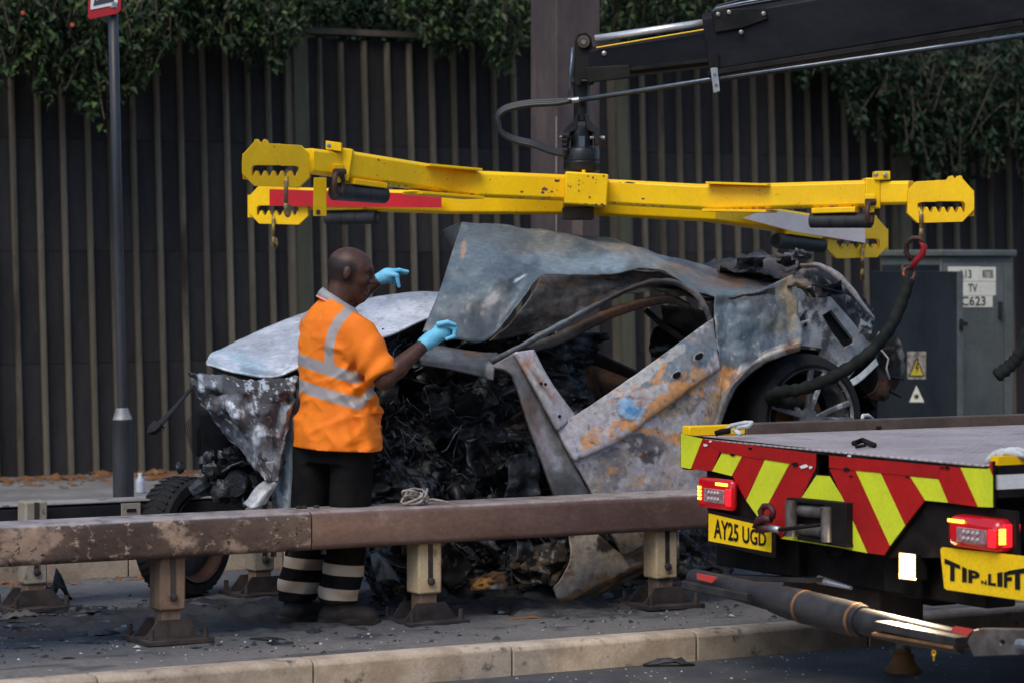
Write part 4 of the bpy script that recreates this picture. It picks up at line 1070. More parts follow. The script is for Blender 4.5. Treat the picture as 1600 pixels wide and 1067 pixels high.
for k, (dy, d) in enumerate(((0, -0.1), (-4, -0.04), (-9, 0.02), (2, 0.08))):
    MB().tube([B(1112, 22 + dy * 0.3, d), B(1120, 16 + dy * 0.6, d), B(1160, 9 + dy, d), B(1230, -3 + dy, d), B(1340, -22 + dy, d), B(1700, -85 + dy, d)], 0.008, 8).build('hose', M_pipe if k % 2 else M_hose, cr, smooth=True)
# tip: clevis cheeks, pin, link
for d in (-0.085, 0.06):
    MB().plate([(898, 64), (903, 54), (915, 51), (924, 58), (927, 80), (930, 118), (928, 132), (919, 134), (917, 124), (909, 124), (907, 134), (899, 134), (895, 120), (898, 90)], [], lambda x, y: B(x, y, d), Vector((0, 0.025, 0))).build('tip_cheek', M_boomd, cr, bevel=0.004)
MB().tube([B(912, 66, -0.12), B(912, 66, 0.12)], 0.034, 18).build('pin', M_brown, cr, bevel=0.004)
MB().tube([B(912, 66, -0.125), B(912, 66, -0.119)], 0.014, 6).build('pin_bolt', M_brass, cr)
MB().lathe(B(944, 84, -0.105), (0, -1, 0), [(0.013, 0), (0.013, 0.006), (0.006, 0.01)], 10).build('bolt', M_brass, cr)
MB().tube([B(908, 128), B(908, 160), B(909, 190)], [0.05, 0.04, 0.045], 12).build('link', M_rot, cr, smooth=False, bevel=0.004)
MB().tube([B(895, 75, -0.09), B(892, 110, -0.1), B(890, 150, -0.1)], 0.009, 8).build('hose', M_pipe, cr, smooth=True)
# rotator
rt_ = MB().lathe(B(909, 270), Z, [(0.07, 0.0), (0.092, 0.01), (0.098, 0.02), (0.098, 0.058), (0.094, 0.062), (0.098, 0.066), (0.098, 0.115), (0.088, 0.13), (0.06, 0.135), (0.058, 0.24), (0.05, 0.25)], 36).build('rotator', M_rot, cr, smooth=False, bevel=0.002)
for s in (-1, 1):
    MB().plate([(909 + s * 10, 178), (909 + s * 14, 190), (909 + s * 28, 203), (909 + s * 28, 226), (909 + s * 20, 228), (909 + s * 19, 208), (909 + s * 8, 204), (909 + s * 4, 178)], [], lambda x, y: B(x, y, -0.06), Vector((0, 0.12, 0))).build('fork', M_rot, rt_, bevel=0.005)
MB().tube([B(875, 215, -0.02), B(945, 216, -0.02)], 0.012, 8).build('fork_pin', M_steel, rt_)
MB().box(B(909, 222, -0.062), (0.016, 0, 0), (0, 0.008, 0), (0, 0, 0.03)).build('cover', M_pipe, rt_)
for i in range(4):
    MB().tube([B(888 + rng.uniform(-3, 3), 236 - i * 8, -0.09), B(879, 234 - i * 7, -0.08)], [0.018, 0.013], 8).build('hose_fitting', M_rot, rt_)
# hoses looping from the boom pipe to the rotator
for k in range(3):
    o = k * 3 - 3; d = -0.08 - 0.02 * k
    pts = [(893, 157 + o * 0.5), (868, 160 + o), (830, 162 + o), (797, 168 + o), (780, 178 + o), (777 + o * 0.6, 192), (785, 208 + o * 0.5), (806, 219 + o), (835, 226 + o), (862, 236 + o), (884, 240 + o)]
    C = catmat(len(pts), 40) @ np.array(pts)
    MB().tube([B(x, y, d - 0.05 * math.sin(i / 39 * math.pi)) for i, (x, y) in enumerate(C)], 0.0125, 10).build('hose', M_hose, cr, smooth=True)
MB().tube([B(888, 158, -0.1), B(905, 156, -0.1)], 0.016, 10).build('hose_clamp', M_galv, cr)
MB().tube([B(905, 156, -0.12), B(1110, 124, -0.12), B(1400, 83, -0.14), B(1700, 40, -0.14)], 0.010, 10).build('pressure_pipe', M_pipe, cr, smooth=True)
MB().tube([B(905, 158, -0.06), B(1110, 127, -0.06), B(1400, 86, -0.08), B(1700, 43, -0.08)], 0.010, 10).build('pressure_pipe', M_hose, cr, smooth=True)
bkt = MB().plate([(1110, 107), (1121, 106), (1125, 143), (1115, 146)], [], lambda x, y: B(x, y, -0.16), Vector((0, 0.012, 0))).build('pipe_bracket', M_galv, cr, bevel=0.002)
for (x, y) in ((1116.5, 117), (1118.5, 133)): MB().lathe(B(x, y, -0.16), (0, -1, 0), [(0.009, 0), (0.009, 0.007)], 6).build('bolt', M_steel, bkt)
MB().plate([(1106, 84), (1122, 84), (1124, 108), (1108, 108)], [], lambda x, y: B(x, y, -0.15), Vector((0, 0.02, 0))).build('bracket_mount', M_boomd, cr)
# mast standing on the deck (beyond the frame)
MB().beam([(W(12.03, 10.03, DZ), 0.4, 0.4), (W(12.03, 10.03, 3.4), 0.34, 0.34)], upv=N).build('mast', M_boom, cr)

# ================================================================== LIFTING FRAME
M_redt = mat('red_tape', (0.5, 0.012, 0.02), (0.42, 0.012, 0.02), 9, 0.35)
M_pink = mat('pale_tape', (0.88, 0.76, 0.70), (0.8, 0.68, 0.63), 8, 0.4, spots=[((0.4, 0.3, 0.25), 14, 0.68, 0.76, 0.6)])
M_pad = mat('black_pad', (0.018, 0.019, 0.021), (0.03, 0.031, 0.034), 10, 0.6, bump=0.2, bscale=60)
M_chip = mat('chipped_edge', (0.12, 0.075, 0.05), (0.05, 0.04, 0.035), 20, 0.7)
M_shack = mat('shackle_rust', (0.09, 0.045, 0.032), (0.05, 0.03, 0.025), 14, 0.6, metal=0.3)
def YNL(x): return 15.58 if x > 880 else (15.5 - (705 - x) * 0.0033 if x < 705 else 15.5 + (x - 705) * 0.00045)
def YNR(x): return 15.58 if x < 947 else (15.5 - (x - 1115) * 0.0014 if x > 1115 else 15.58 - (x - 947) * 0.00048)
def YFL(x): return 15.98 + max(0, (690 - x)) * 0.0024
def YFR(x): return 16.0 + max(0, (x - 1120)) * 0.0044
fr_ = thing('lifting_rig', B(910, 320) , 'yellow four armed lifting frame hanging level from the crane above the wreck', 'lifting frame')
def bp_(fn, x, y, d=0.0): return pY(x, y, fn(x) + d)
nl = MB().beam([(bp_(YNL, 885, 294), 0.138, 0.13), (bp_(YNL, 745, 288), 0.138, 0.13), (bp_(YNL, 700, 283), 0.14, 0.13), (bp_(YNL, 660, 277), 0.138, 0.13), (bp_(YNL, 535, 258), 0.142, 0.13)]).build('arm', M_yel, fr_, bevel=0.004)
MB().beam([(bp_(YNL, 545, 260), 0.124, 0.11), (bp_(YNL, 478, 251.5), 0.124, 0.11)]).build('telescopic_arm', M_yel, nl, bevel=0.003)
nr = MB().beam([(bp_(YNR, 940, 300), 0.135, 0.13), (bp_(YNR, 1090, 308), 0.135, 0.13), (bp_(YNR, 1130, 309), 0.14, 0.13), (bp_(YNR, 1205, 307), 0.135, 0.13), (bp_(YNR, 1360, 303), 0.138, 0.13)]).build('arm', M_yel, fr_, bevel=0.004)
MB().beam([(bp_(YNR, 1355, 303), 0.122, 0.11), (bp_(YNR, 1424, 301.5), 0.122, 0.11)]).build('telescopic_arm', M_yel, nr, bevel=0.003)
fl = MB().beam([(bp_(YFL, 900, 318), 0.125, 0.12), (bp_(YFL, 700, 317), 0.125, 0.12), (bp_(YFL, 474, 310.5), 0.122, 0.12)]).build('arm', M_yel, fr_, bevel=0.004)
frr = MB().beam([(bp_(YFR, 910, 318), 0.125, 0.12), (bp_(YFR, 1110, 329), 0.125, 0.12), (bp_(YFR, 1302, 358), 0.122, 0.12)]).build('arm', M_yel, fr_, bevel=0.004)
# reflective tape on the far arms
def strip(fn, pts, m, par, d): return MB().plate(pts, [], lambda x, y: bp_(fn, x, y, d), Vector((0, 0.004, 0))).build('reflective_tape', m, par)
strip(YFL, [(421, 296), (690, 304), (690, 325), (421, 322)], M_redt, fl, -0.125)
strip(YFR, [(1160, 341), (1200, 327), (1352, 352), (1352, 380), (1240, 362)], M_pink, frr, -0.125)
# flanges and kink plates
for (fn, x0, y0, x1, y1) in ((YNL, 660, 258.5, 742, 266), (YNR, 1110, 286.5, 1206, 289.5)):
    MB().beam([(bp_(fn, x0, y0, -0.04), 0.012, 0.16), (bp_(fn, x1, y1, -0.04), 0.012, 0.16)]).build('flange', M_yel, fr_)
for (fn, x0, y0, x1, y1) in ((YNL, 645, 301.5, 740, 309.5), (YNR, 1106, 329, 1206, 330.5)):
    MB().beam([(bp_(fn, x0, y0, -0.02), 0.014, 0.2), (bp_(fn, x1, y1, -0.02), 0.014, 0.2)]).build('flange', M_yel, fr_)
# centre block with spigot
cbk = MB().box(pY(913.5, 298, 15.72), (0.113, 0, -0.008), (0, 0.34, 0), (0.004, 0, 0.085)).build('centre_block', M_yel, fr_, bevel=0.008)
MB().tube([pY(912, 276, 15.5), pY(912, 266, 15.5)], 0.010, 10).build('spigot', M_yel, cbk)
MB().box(pY(903, 334, 15.75), (0.085, 0, 0), (0, 0.09, 0), (0, 0, 0.035)).build('lower_block', M_brown, cbk, bevel=0.01)
# paint worn through beside the block, and chips along the lower edges
def chip(mb, fn, x, y, w, h, seed, d=-0.0665):
    r = random.Random(seed); n = 9
    sl = math.sqrt(1 + ((fn(x + 5) - fn(x - 5)) / 10 * F / 15) ** 2)
    mb.plate([(x + w * r.uniform(0.5, 1.1) * math.cos(k * 6.283 / n), y + h * r.uniform(0.5, 1.1) * math.sin(k * 6.283 / n)) for k in range(n)], [], lambda a_, b_: bp_(fn, a_, b_, d * sl), Vector((0, 0.0015, 0)))
rc = random.Random(21)
for (par, fn, segs, worn) in ((nl, YNL, ((880, 744, 312, 308), (740, 645, 304, 298), (640, 545, 294, 281)), ((870, 283, 7, 3), (852, 296, 7, 4), (848, 301, 4, 3), (862, 300, 3, 2), (815, 300, 3, 2))),
                             (nr, YNR, ((950, 1090, 319, 327), (1130, 1200, 329, 327), (1210, 1340, 326, 323)), ((962, 287, 14, 2.5), (985, 286, 12, 2), (965, 296, 9, 2), (992, 310, 6, 1.5), (1004, 311, 4, 2)))):
    mb = MB(); k = 0
    for (x, y, w, h) in worn: chip(mb, fn, x, y, w, h, k + 7); k += 1
    for (x0, x1, y0, y1) in segs:
        for i in range(9):
            t = rc.random(); chip(mb, fn, x0 + (x1 - x0) * t, y0 + (y1 - y0) * t - rc.uniform(0, 2.5), rc.uniform(0.8, 4.5), rc.uniform(0.6, 1.6), k); k += 1
    for i in range(16):
        t = rc.random(); x0, x1, y0, y1 = segs[i % 3]; chip(mb, fn, x0 + (x1 - x0) * t, y0 + (y1 - y0) * t - rc.uniform(4, 34), rc.uniform(0.5, 1.6), rc.uniform(0.5, 1.2), k); k += 1
    o = mb.build('paint_chips', M_chip, par, recalc=False); o['kind'] = 'stuff'
mb = MB(); rc = random.Random(5)
for i in range(30):
    x, y = rc.uniform(882, 945), rc.choice([rc.uniform(275, 320), rc.uniform(319, 322)])
    c_ = pY(x, y, 15.378); w = rc.uniform(0.002, 0.006)
    mb.lathe(c_, (0, -1, 0), [(w, 0), (w * 0.9, 0.001)], 7)
o = mb.build('paint_chips', M_chip, cbk, recalc=False); o['kind'] = 'stuff'
# end plates with toothed slots
def teeth(x0, x1, yb, n, h):
    out = []
    w = (x1 - x0) / n
    for i in range(n):
        c = x0 + w * (i + 0.5)
        out += [(c - w * 0.42, yb), (c - w * 0.2, yb - h * 0.1), (c - w * 0.13, yb + h), (c + w * 0.13, yb + h), (c + w * 0.2, yb - h * 0.1)]
    return out
def endplate(fn, sgn_, X, Yo, sc, d):
    """X,Yo centre in px; sgn_ +1 = nose to the left; z2 style local coords"""
    def L(x, y): return (X + sgn_ * x * sc, Yo + y * sc)
    outer = [(-53, -12), (-52, -22), (-34, -42), (-33, -46), (-29, -47), (-25, -41), (-22, -41), (-18, -47), (-14, -45), (-12, -40), (40, -37), (54, -24), (55, 14), (38, 30), (-34, 28), (-53, 8)]
    tooth = [(-38, -1), (-38, 7)] + [(-37 + 74 * i / 50, 8.5 + 5.0 * math.cos(2 * math.pi * 5.5 * i / 50)) for i in range(51)] + [(38, 7), (38, -2), (30, -4), (9, -4), (9, -39), (3, -39.5), (3, -5), (-35, -5)]
    hole = [(x, y) for x, y in tooth]
    o = MB().plate([L(*p) for p in outer], [[L(*p) for p in hole]], lambda x, y: bp_(fn, x, y, d), Vector((0, 0.025, 0))).build('end_plate', M_yel, fr_, bevel=0.002)
    return o
def nose(fn, sg, x, y0, y1):
    MB().plate([(x - sg * 10, y0), (x + sg * 3, y0), (x + sg * 3, y1), (x - sg * 10, y1)], [], lambda a_, b_: bp_(fn, a_, b_, -0.058), Vector((0, 0.115, 0))).build('nose_block', M_yel, fr_)
for (fn, x, y0, y1) in ((YNL, 424, 226, 258), (YNR, 1477, 282, 315), (YFL, 428, 292, 322), (YFR, 1347, 345, 374)):
    MB().plate([(x - 14, y0), (x + 14, y0), (x + 14, y1), (x - 14, y1)], [], lambda a_, b_: bp_(fn, a_, b_, -0.055), Vector((0, 0.05, 0))).build('slit_shade', M_black, fr_)  # black block added behind the slit, stands for the shade inside
nose(YNL, 1, 389, 240, 280); nose(YNR, -1, 1512, 298, 338); nose(YFL, 1, 397, 305, 340); nose(YFR, -1, 1378, 358, 392)
endplate(YNL, 1, 430, 263.5, 0.98, -0.085); endplate(YNL, 1, 432, 263.5, 0.97, 0.06)
endplate(YNR, -1, 1471, 320, 0.97, -0.085); endplate(YNR, -1, 1468, 320, 0.95, 0.06)
endplate(YFL, 1, 434, 326, 0.86, -0.085); endplate(YFL, 1, 436, 326, 0.85, 0.06)
endplate(YFR, -1, 1341, 378, 0.88, -0.085); endplate(YFR, -1, 1338, 378, 0.87, 0.06)
# clamp collars, bolt blocks, pads, shackles, brackets
def collar(fn, x, y, h, tilt, sx):
    c = bp_(fn, x, y)
    ax = Vector((1, 0, tilt)).normalized()
    o = MB().box(c, ax * 0.038, (0, 0.085, 0), Vector((-ax.z, 0, ax.x)) * h / 2).build('clamp_collar', M_yel, fr_, bevel=0.006)
    c2 = bp_(fn, x + sx * 11, y - h / 2 * 300 - 7)
    b_ = MB().box(bp_(fn, x + sx * -16, y - h * 150 - 4, -0.03), ax * 0.04, (0, 0.05, 0), (0, 0, 0.022)).build('bolt_block', M_yel, o, bevel=0.002)
    for dx in (-8, 6): MB().lathe(bp_(fn, x + sx * -16 + dx, y - h * 150 - 5, -0.08), (0, -1, 0), [(0.013, 0), (0.013, 0.010), (0.007, 0.014)], 6).build('bolt', M_galv, o)
    return o
collar(YNL, 538, 258, 0.165, -0.14, 1)
collar(YNR, 1361, 303, 0.16, 0.02, -1)
def pad(fn, x0, y0, x1, y1, r, d, m=M_pad):
    o = MB().tube([bp_(fn, x0, y0, d), bp_(fn, x1, y1, d)], r, 24).build('pad_roller', m, fr_, smooth=False, bevel=0.006)
    e = x1 if abs(x1 - 900) < abs(x0 - 900) else x0; ey = y1 if e == x1 else y0
    MB().tube([bp_(fn, e + (0.6 if e < 900 else -0.6), ey, d), bp_(fn, e - 2 * (1 if e < 900 else -1), ey, d)], r * 0.55, 16).build('bore', M_black, o)
    for t in (0.35, 0.62):
        xm, ym = x0 + (x1 - x0) * t, y0 + (y1 - y0) * t
        MB().tube([bp_(fn, xm - 0.7, ym, d), bp_(fn, xm + 0.7, ym, d)], r * 1.02, 24).build('band', M_black, o)
    return o
pad(YNL, 521, 300, 601, 305.5, 0.044, -0.05); pad(YFL, 511, 341.5, 590, 339.5, 0.039, -0.05)
pad(YNR, 1266, 345, 1362, 345, 0.039, -0.05); pad(YFR, 1213, 376, 1284, 384, 0.044, -0.05)
for (fn, x0, y0, x1, y1) in ((YNL, 545, 284, 596, 291), (YNR, 1272, 330, 1340, 328), (YFL, 515, 325, 575, 324), (YFR, 1222, 362, 1276, 370)):
    MB().beam([(bp_(fn, x0, y0, -0.05), 0.03, 0.09), (bp_(fn, x1, y1, -0.05), 0.03, 0.09)]).build('pad_bracket', M_yel, fr_, bevel=0.002)
for (x, y0, y1, fn) in ((502, 278, 338, YNL), (1288, 358, 384, YFR)):
    MB().plate([(x - 12, y0), (x + 8, y0), (x + 8, y1), (x - 13, y1)], [], lambda a, b: bp_(fn, a, b, -0.075), Vector((0, 0.02, 0))).build('hanger_plate', M_yel, fr_, bevel=0.002)
    MB().lathe(bp_(fn, x - 5, y1 - 6, -0.075), (0, -1, 0), [(0.014, 0), (0.010, 0.012)], 8).build('bolt', M_iron, fr_)
def ring(c, ax, r, tr, seg=20, arc=(0, 360), sy=1.0, x=None):
    ax = Vector(ax).normalized(); x = (Vector(x) if x else ax.orthogonal()).normalized(); y = ax.cross(x)
    n = seg
    return [Vector(c) + x * r * math.cos(math.radians(arc[0] + (arc[1] - arc[0]) * i / n)) + y * r * sy * math.sin(math.radians(arc[0] + (arc[1] - arc[0]) * i / n)) for i in range(n + 1)]
for (fn, x, y) in ((YNL, 529, 283), (YNR, 1359, 330)):
    o = MB().tube(ring(bp_(fn, x, y + 4, -0.12), (1, -0.4, 0), 0.05, 0, arc=(-60, 240), sy=1.2, x=(0.4, 1, 0)), 0.014, 10).build('shackle', M_shack, fr_, smooth=True)
    MB().tube([bp_(fn, x - 5, y - 14, -0.14), bp_(fn, x + 8, y - 14, -0.1)], 0.018, 10).build('shackle_pin', M_shack, o)
    MB().plate([(x - 8, y - 26), (x + 8, y - 26), (x + 7, y + 2), (x - 6, y + 4)], [], lambda a, b: bp_(fn, a, b, -0.1), Vector((0, 0.02, 0))).build('shackle_lug', M_yel, fr_, bevel=0.003)

# ------------------------------------------------------------------ hooks hanging in the slots
M_hook = mat('hook_chipped', (0.45, 0.33, 0.05), (0.16, 0.11, 0.07), 26, 0.5, metal=0.3, thr=(0.4, 0.52))
def hook(lbl, fn, x, y0, y1, grp='lifting hooks'):
    c0, c1 = bp_(fn, x, y0, -0.02), bp_(fn, x, y1, -0.02)
    h = thing('lifting_hook', c1, lbl, 'hook', grp)
    MB().tube([c0 + Vector((-0.012, 0.05, 0)), c0 + Vector((-0.004, 0.02, 0.025)), c0 + Vector((0, -0.03, 0.02)), c0 + Vector((0, -0.08, -0.03)), c1 + Vector((0, -0.08, 0.05))], 0.011, 10).build('shank', M_hook, h, smooth=True)
    MB().tube([c1 + Vector((0, -0.08, 0.05)), c1 + Vector((0, -0.075, 0.01)), c1 + Vector((0.005, -0.045, -0.008)), c1 + Vector((0.01, -0.015, 0.012)), c1 + Vector((0.01, -0.012, 0.045))], [0.011, 0.013, 0.014, 0.012, 0.006], 10).build('bowl', M_hook, h, smooth=True)
    return h
hook('chipped yellow hook hanging in the near left end plate', YNL, 449, 276, 334)
hook('chipped yellow hook hanging in the far left end plate', YFL, 429, 338, 384)
hook('empty chipped hook hanging in the far right end plate', YFR, 1345, 387, 434)
hook('hook in the near right end plate holding the red shackle', YNR, 1436, 328, 372)
M_shred = mat('shackle_red', (0.42, 0.02, 0.03), (0.25, 0.02, 0.03), 16, 0.45, metal=0.2)
M_heat = mat('heated_ring', (0.1, 0.05, 0.04), (0.4, 0.13, 0.03), 30, 0.5, metal=0.4, thr=(0.5, 0.6))
c = bp_(YNR, 1432, 392, -0.05)
sh = thing('chain_shackle', c - Z * 0.1, 'red and rusty shackle linking the hook to the black sling', 'shackle')
MB().tube([bp_(YNR, x, y, d) for x, y, d in ((1424, 408, -0.05), (1416, 395, -0.06), (1417, 380, -0.08), (1427, 372, -0.1), (1438, 372, -0.1), (1444, 383, -0.08))], [0.012, 0.015, 0.014, 0.013, 0.013, 0.012], 10).build('link', M_shack, sh, smooth=True)
MB().tube([bp_(YNR, x, y, d) for x, y, d in ((1438, 374, -0.09), (1444, 386, -0.08), (1441, 398, -0.07), (1432, 407, -0.05), (1425, 420, -0.04))], [0.013, 0.017, 0.018, 0.016, 0.013], 10).build('jaw', M_shred, sh, smooth=True)
MB().tube(ring(bp_(YNR, 1420, 428, -0.05), (0.5, -1, 0.2), 0.032, 0), 0.009, 8).build('ring', M_heat, sh, smooth=True)
MB().tube(ring(bp_(YNR, 1413, 424, -0.03), (1, -0.4, 0.2), 0.03, 0), 0.008, 8).build('ring', M_shack, sh, smooth=True)

# ================================================================== BURNT CAR
M_pan = mat('burnt_panel', (0.2, 0.2, 0.2), None, 34, 0.45, metal=0.12, bump=0.3, bscale=130, attr='Col', rvar=0.18, bdist=0.003, spec=0.4)
M_panr = mat('burnt_panel_matt', (0.2, 0.2, 0.2), None, 40, 0.75, metal=0.05, bump=0.6, bscale=160, attr='Col', rvar=0.15, bdist=0.004, spec=0.15)
M_char = mat('charred_mass', (0.008, 0.0085, 0.010), (0.022, 0.024, 0.028), 9, 0.42, bump=0.5, bscale=60, bdist=0.01, rvar=0.2, spec=0.45,
             spots=[((0.10, 0.135, 0.165), 9, 0.54, 0.66, 0.3), ((0.06, 0.036, 0.022), 4, 0.58, 0.72, 0.75), ((0.16, 0.165, 0.17), 14, 0.64, 0.74, 0.85), ((0.42, 0.46, 0.5), 40, 0.66, 0.72, 0.5)])  # bluish and palest spots: sky glints painted into the char
M_in = mat('scorched_inside', (0.014, 0.011, 0.010), (0.035, 0.023, 0.018), 5, 0.6, bump=0.4, bscale=50, spots=[((0.08, 0.04, 0.022), 4, 0.58, 0.75, 0.7)])
ORG_ = (0.62, 0.29, 0.10); WH = (0.44, 0.47, 0.52); STEEL = (0.085, 0.112, 0.13); LSTEEL = (0.24, 0.29, 0.32); ORANGE = (0.46, 0.20, 0.065); RUST = (0.15, 0.07, 0.035); SOOT = (0.012, 0.011, 0.011)
ASHW = (0.52, 0.56, 0.6); PINK = (0.40, 0.35, 0.36); BLUE = (0.16, 0.30, 0.46); TAN = (0.30, 0.22, 0.12); BROWN = (0.055, 0.042, 0.036); DSTEEL = (0.055, 0.062, 0.07); GREYP = (0.17, 0.155, 0.16)
car = thing('burnt_car', W(7.6, 13.3, 0), 'burnt out crushed hatchback, grey and rust coloured, being lifted at the rear', 'car wreck')
# --- roof, folded and peeled up at the front
rf = patch('roof', [
    [(722, 346, 13.35), (775, 348, 13.35), (830, 354, 13.4), (900, 365, 13.4), (985, 378, 13.4), (1045, 406, 13.4), (1125, 419, 13.4), (1238, 431, 13.3)],
    [(706, 395, 13.05), (765, 393, 13.0), (822, 390, 13.0), (890, 391, 13.0), (975, 396, 13.0), (1045, 414, 13.0), (1120, 434, 13.0), (1212, 444, 12.9)],
    [(686, 452, 12.85), (742, 452, 12.75), (800, 434, 12.72), (860, 414, 12.75), (950, 415, 12.72), (1035, 420, 12.72), (1105, 446, 12.7), (1190, 450, 12.65)],
    [(660, 518, 12.75), (712, 533, 12.66), (768, 528, 12.6), (845, 431, 12.6), (935, 430, 12.6), (1028, 425, 12.58), (1095, 461, 12.56), (1172, 458, 12.52)]],
    M_pan, car, 4.5, amp=0.035, nscale=3.2, rid=0.008, seed=3, wor=0.03, wsc=2.6, thick=0.006, base=STEEL, fine=0.002, mott=[((0.05, 0.066, 0.08), 60, 0.05, 0.25, 0.6, 1.2, 1.0), ((0.24, 0.22, 0.18), 8, 0.38, 0.06, 0.5, 1.5, 1), ((0.12, 0.175, 0.20), 70, 0.12, 0.25, 0.5, 1.5, 0.8)], blobs=[
        (745, 395, 60, 50, 0, (0.15, 0.19, 0.215), 0.55, 0.6), (760, 500, 60, 30, 0, DSTEEL, 0.6, 0.5), (930, 375, 120, 16, 12, (0.30, 0.26, 0.20), 0.6, 0.5), (1080, 425, 120, 14, 15, (0.26, 0.17, 0.10), 0.7, 0.5), (860, 385, 40, 14, 0, (0.25, 0.24, 0.2), 0.5, 0.4),
        (940, 408, 130, 14, 0, (0.25, 0.33, 0.40), 0.7, 0.6), (790, 450, 40, 14, -30, SOOT, 0.7, 0.3), (745, 485, 12, 26, 20, SOOT, 0.6, 0.4), (812, 437, 14, 2.5, -25, (0.6, 0.68, 0.72), 0.9, 0.3), (770, 465, 16, 8, -30, PINK, 0.5, 0.4),
        (724, 392, 4, 16, 5, (0.4, 0.25, 0.15), 0.8, 0.4), (725, 510, 50, 26, 0, (0.04, 0.047, 0.055), 0.7, 0.5), (1150, 440, 60, 12, 0, RUST, 0.7, 0.5)])
patch('roof_flap', [[(690, 361, 13.5), (708, 352, 13.4), (722, 347, 13.35)], [(697, 372, 13.45), (708, 368, 13.35), (719, 362, 13.3)], [(706, 386, 13.35), (710, 384, 13.3), (714, 378, 13.25)]], M_pan, car, 3, amp=0.006, seed=4, base=(0.03, 0.033, 0.037))
# --- underside of the folded roof
patch('roof_underside', [
    [(845, 430, 12.59), (935, 429, 12.59), (1028, 424, 12.57), (1095, 460, 12.55), (1175, 458, 12.51), (1215, 450, 12.51)],
    [(835, 455, 12.56), (915, 446, 12.62), (1005, 434, 12.62), (1088, 466, 12.6), (1165, 472, 12.54), (1208, 470, 12.52)],
    [(806, 496, 12.54), (885, 474, 12.60), (985, 446, 12.64), (1078, 464, 12.62), (1150, 485, 12.56), (1195, 486, 12.54)],
    [(766, 534, 12.56), (862, 512, 12.6), (965, 462, 12.62), (1056, 452, 12.62), (1116, 478, 12.56), (1180, 497, 12.54)]],
    M_panr, car, 3.2, amp=0.02, nscale=4.5, wor=0.05, wsc=3.4, rid=0.015, seed=8, thick=0.006, base=(0.085, 0.075, 0.068), mott=[((0.03, 0.026, 0.024), 30, 0.02, 0.15, 0.8, 1.6, 0.7), ((0.13, 0.07, 0.035), 16, 0.25, 0.1, 0.7, 2.0, 0.6), ((0.15, 0.15, 0.15), 12, 0.28, 0.08, 0.6, 2, 0.6)],
    blobs=[(1150, 470, 50, 16, 0, (0.02, 0.018, 0.017), 0.7, 0.5), (820, 480, 24, 30, 30, (0.12, 0.12, 0.118), 0.6, 0.5)])
# --- door aperture frame
def ribbon(name, pts, w, m, base, blobs=(), b=12.5, seed=1, amp=0.010, thick=0.008, step=4):
    C = catmat(len(pts), len(pts) * 3) @ np.array(pts, dtype=float)
    T = np.gradient(C[:, :2], axis=0); T /= np.linalg.norm(T, axis=1, keepdims=True)
    Nn = np.stack([-T[:, 1], T[:, 0]], 1)
    bb = C[:, 2] if C.shape[1] > 2 else np.full(len(C), b)
    ww = np.interp(np.linspace(0, 1, len(C)), np.linspace(0, 1, len(w)), w) if isinstance(w, (list, tuple)) else np.full(len(C), w)
    rows = []
    for (o, db) in ((-0.5, 0.03), (-0.25, 0.0), (0.5, 0.012)):
        rows.append([(C[i, 0] + Nn[i, 0] * o * ww[i], C[i, 1] + Nn[i, 1] * o * ww[i], bb[i] + db) for i in range(len(C))])
    return patch(name, rows, m, car, step, amp=amp, nscale=14, seed=seed, thick=thick, base=base, blobs=blobs)
ribbon('door_frame', [(768, 566, 12.5), (850, 522, 12.52), (950, 468, 12.54), (1000, 446, 12.54), (1045, 440, 12.54), (1083, 456, 12.52), (1103, 482, 12.5), (1111, 505, 12.5)], [9, 8, 7, 6, 7, 9, 10, 9], M_panr, (0.075, 0.074, 0.074), seed=31,
       blobs=[(870, 510, 70, 5, -28, (0.2, 0.22, 0.23), 0.6, 0.5), (1000, 446, 60, 8, -20, BROWN, 0.8, 0.5), (1090, 465, 20, 20, 0, (0.2, 0.18, 0.17), 0.6, 0.5)])
ribbon('door_frame', [(806, 549, 12.56), (870, 530, 12.6), (960, 488, 12.62), (1040, 468, 12.62), (1078, 480, 12.6)], [14, 18, 15, 12, 9], M_panr, BROWN, seed=32, blobs=[(860, 535, 40, 10, -15, (0.12, 0.115, 0.1), 0.7, 0.5), (980, 484, 60, 10, -20, RUST, 0.7, 0.5)])
# --- pillars
patch('pillar', [[(766, 573, 12.5), (803, 551, 12.5)], [(800, 587, 12.46), (824, 592, 12.48)], [(818, 640, 12.45), (850, 640, 12.47)], [(838, 700, 12.44), (877, 692, 12.46)], [(862, 765, 12.42), (908, 752, 12.44)], [(886, 828, 12.42), (935, 805, 12.44)]],
      M_pan, car, 4, amp=0.012, nscale=9, seed=41, thick=0.02, base=(0.15, 0.145, 0.145), blobs=[(850, 690, 12, 34, -20, PINK, 0.6, 0.5), (870, 720, 8, 14, 0, ASHW, 0.4, 0.4), (830, 650, 6, 40, -20, RUST, 0.5, 0.5), (785, 565, 20, 10, 20, (0.14, 0.12, 0.11), 0.6, 0.5), (880, 770, 30, 30, 0, SOOT, 0.5, 0.5)])
pil = patch('pillar', [[(803, 551, 12.47), (832, 547, 12.5)], [(826, 590, 12.44), (851, 584, 12.47)], [(849, 632, 12.42), (873, 617, 12.45)], [(871, 672, 12.42), (898, 650, 12.46)]],
      M_pan, car, 4, amp=0.004, nscale=9, seed=42, thick=0.024, base=(0.42, 0.40, 0.41), blobs=[(822, 570, 16, 16, 0, ORANGE, 0.7, 0.5), (845, 600, 8, 30, -35, ORANGE, 0.5, 0.5), (835, 590, 4, 40, -35, SOOT, 0.5, 0.4)])
for (x, y) in ((845, 599), (874, 650), (852, 600)):
    MB().lathe(pb(x, y, 12.415), -N, [(0.008, 0), (0.008, 0.006)], 8).build('bolt_hole', M_black, pil)
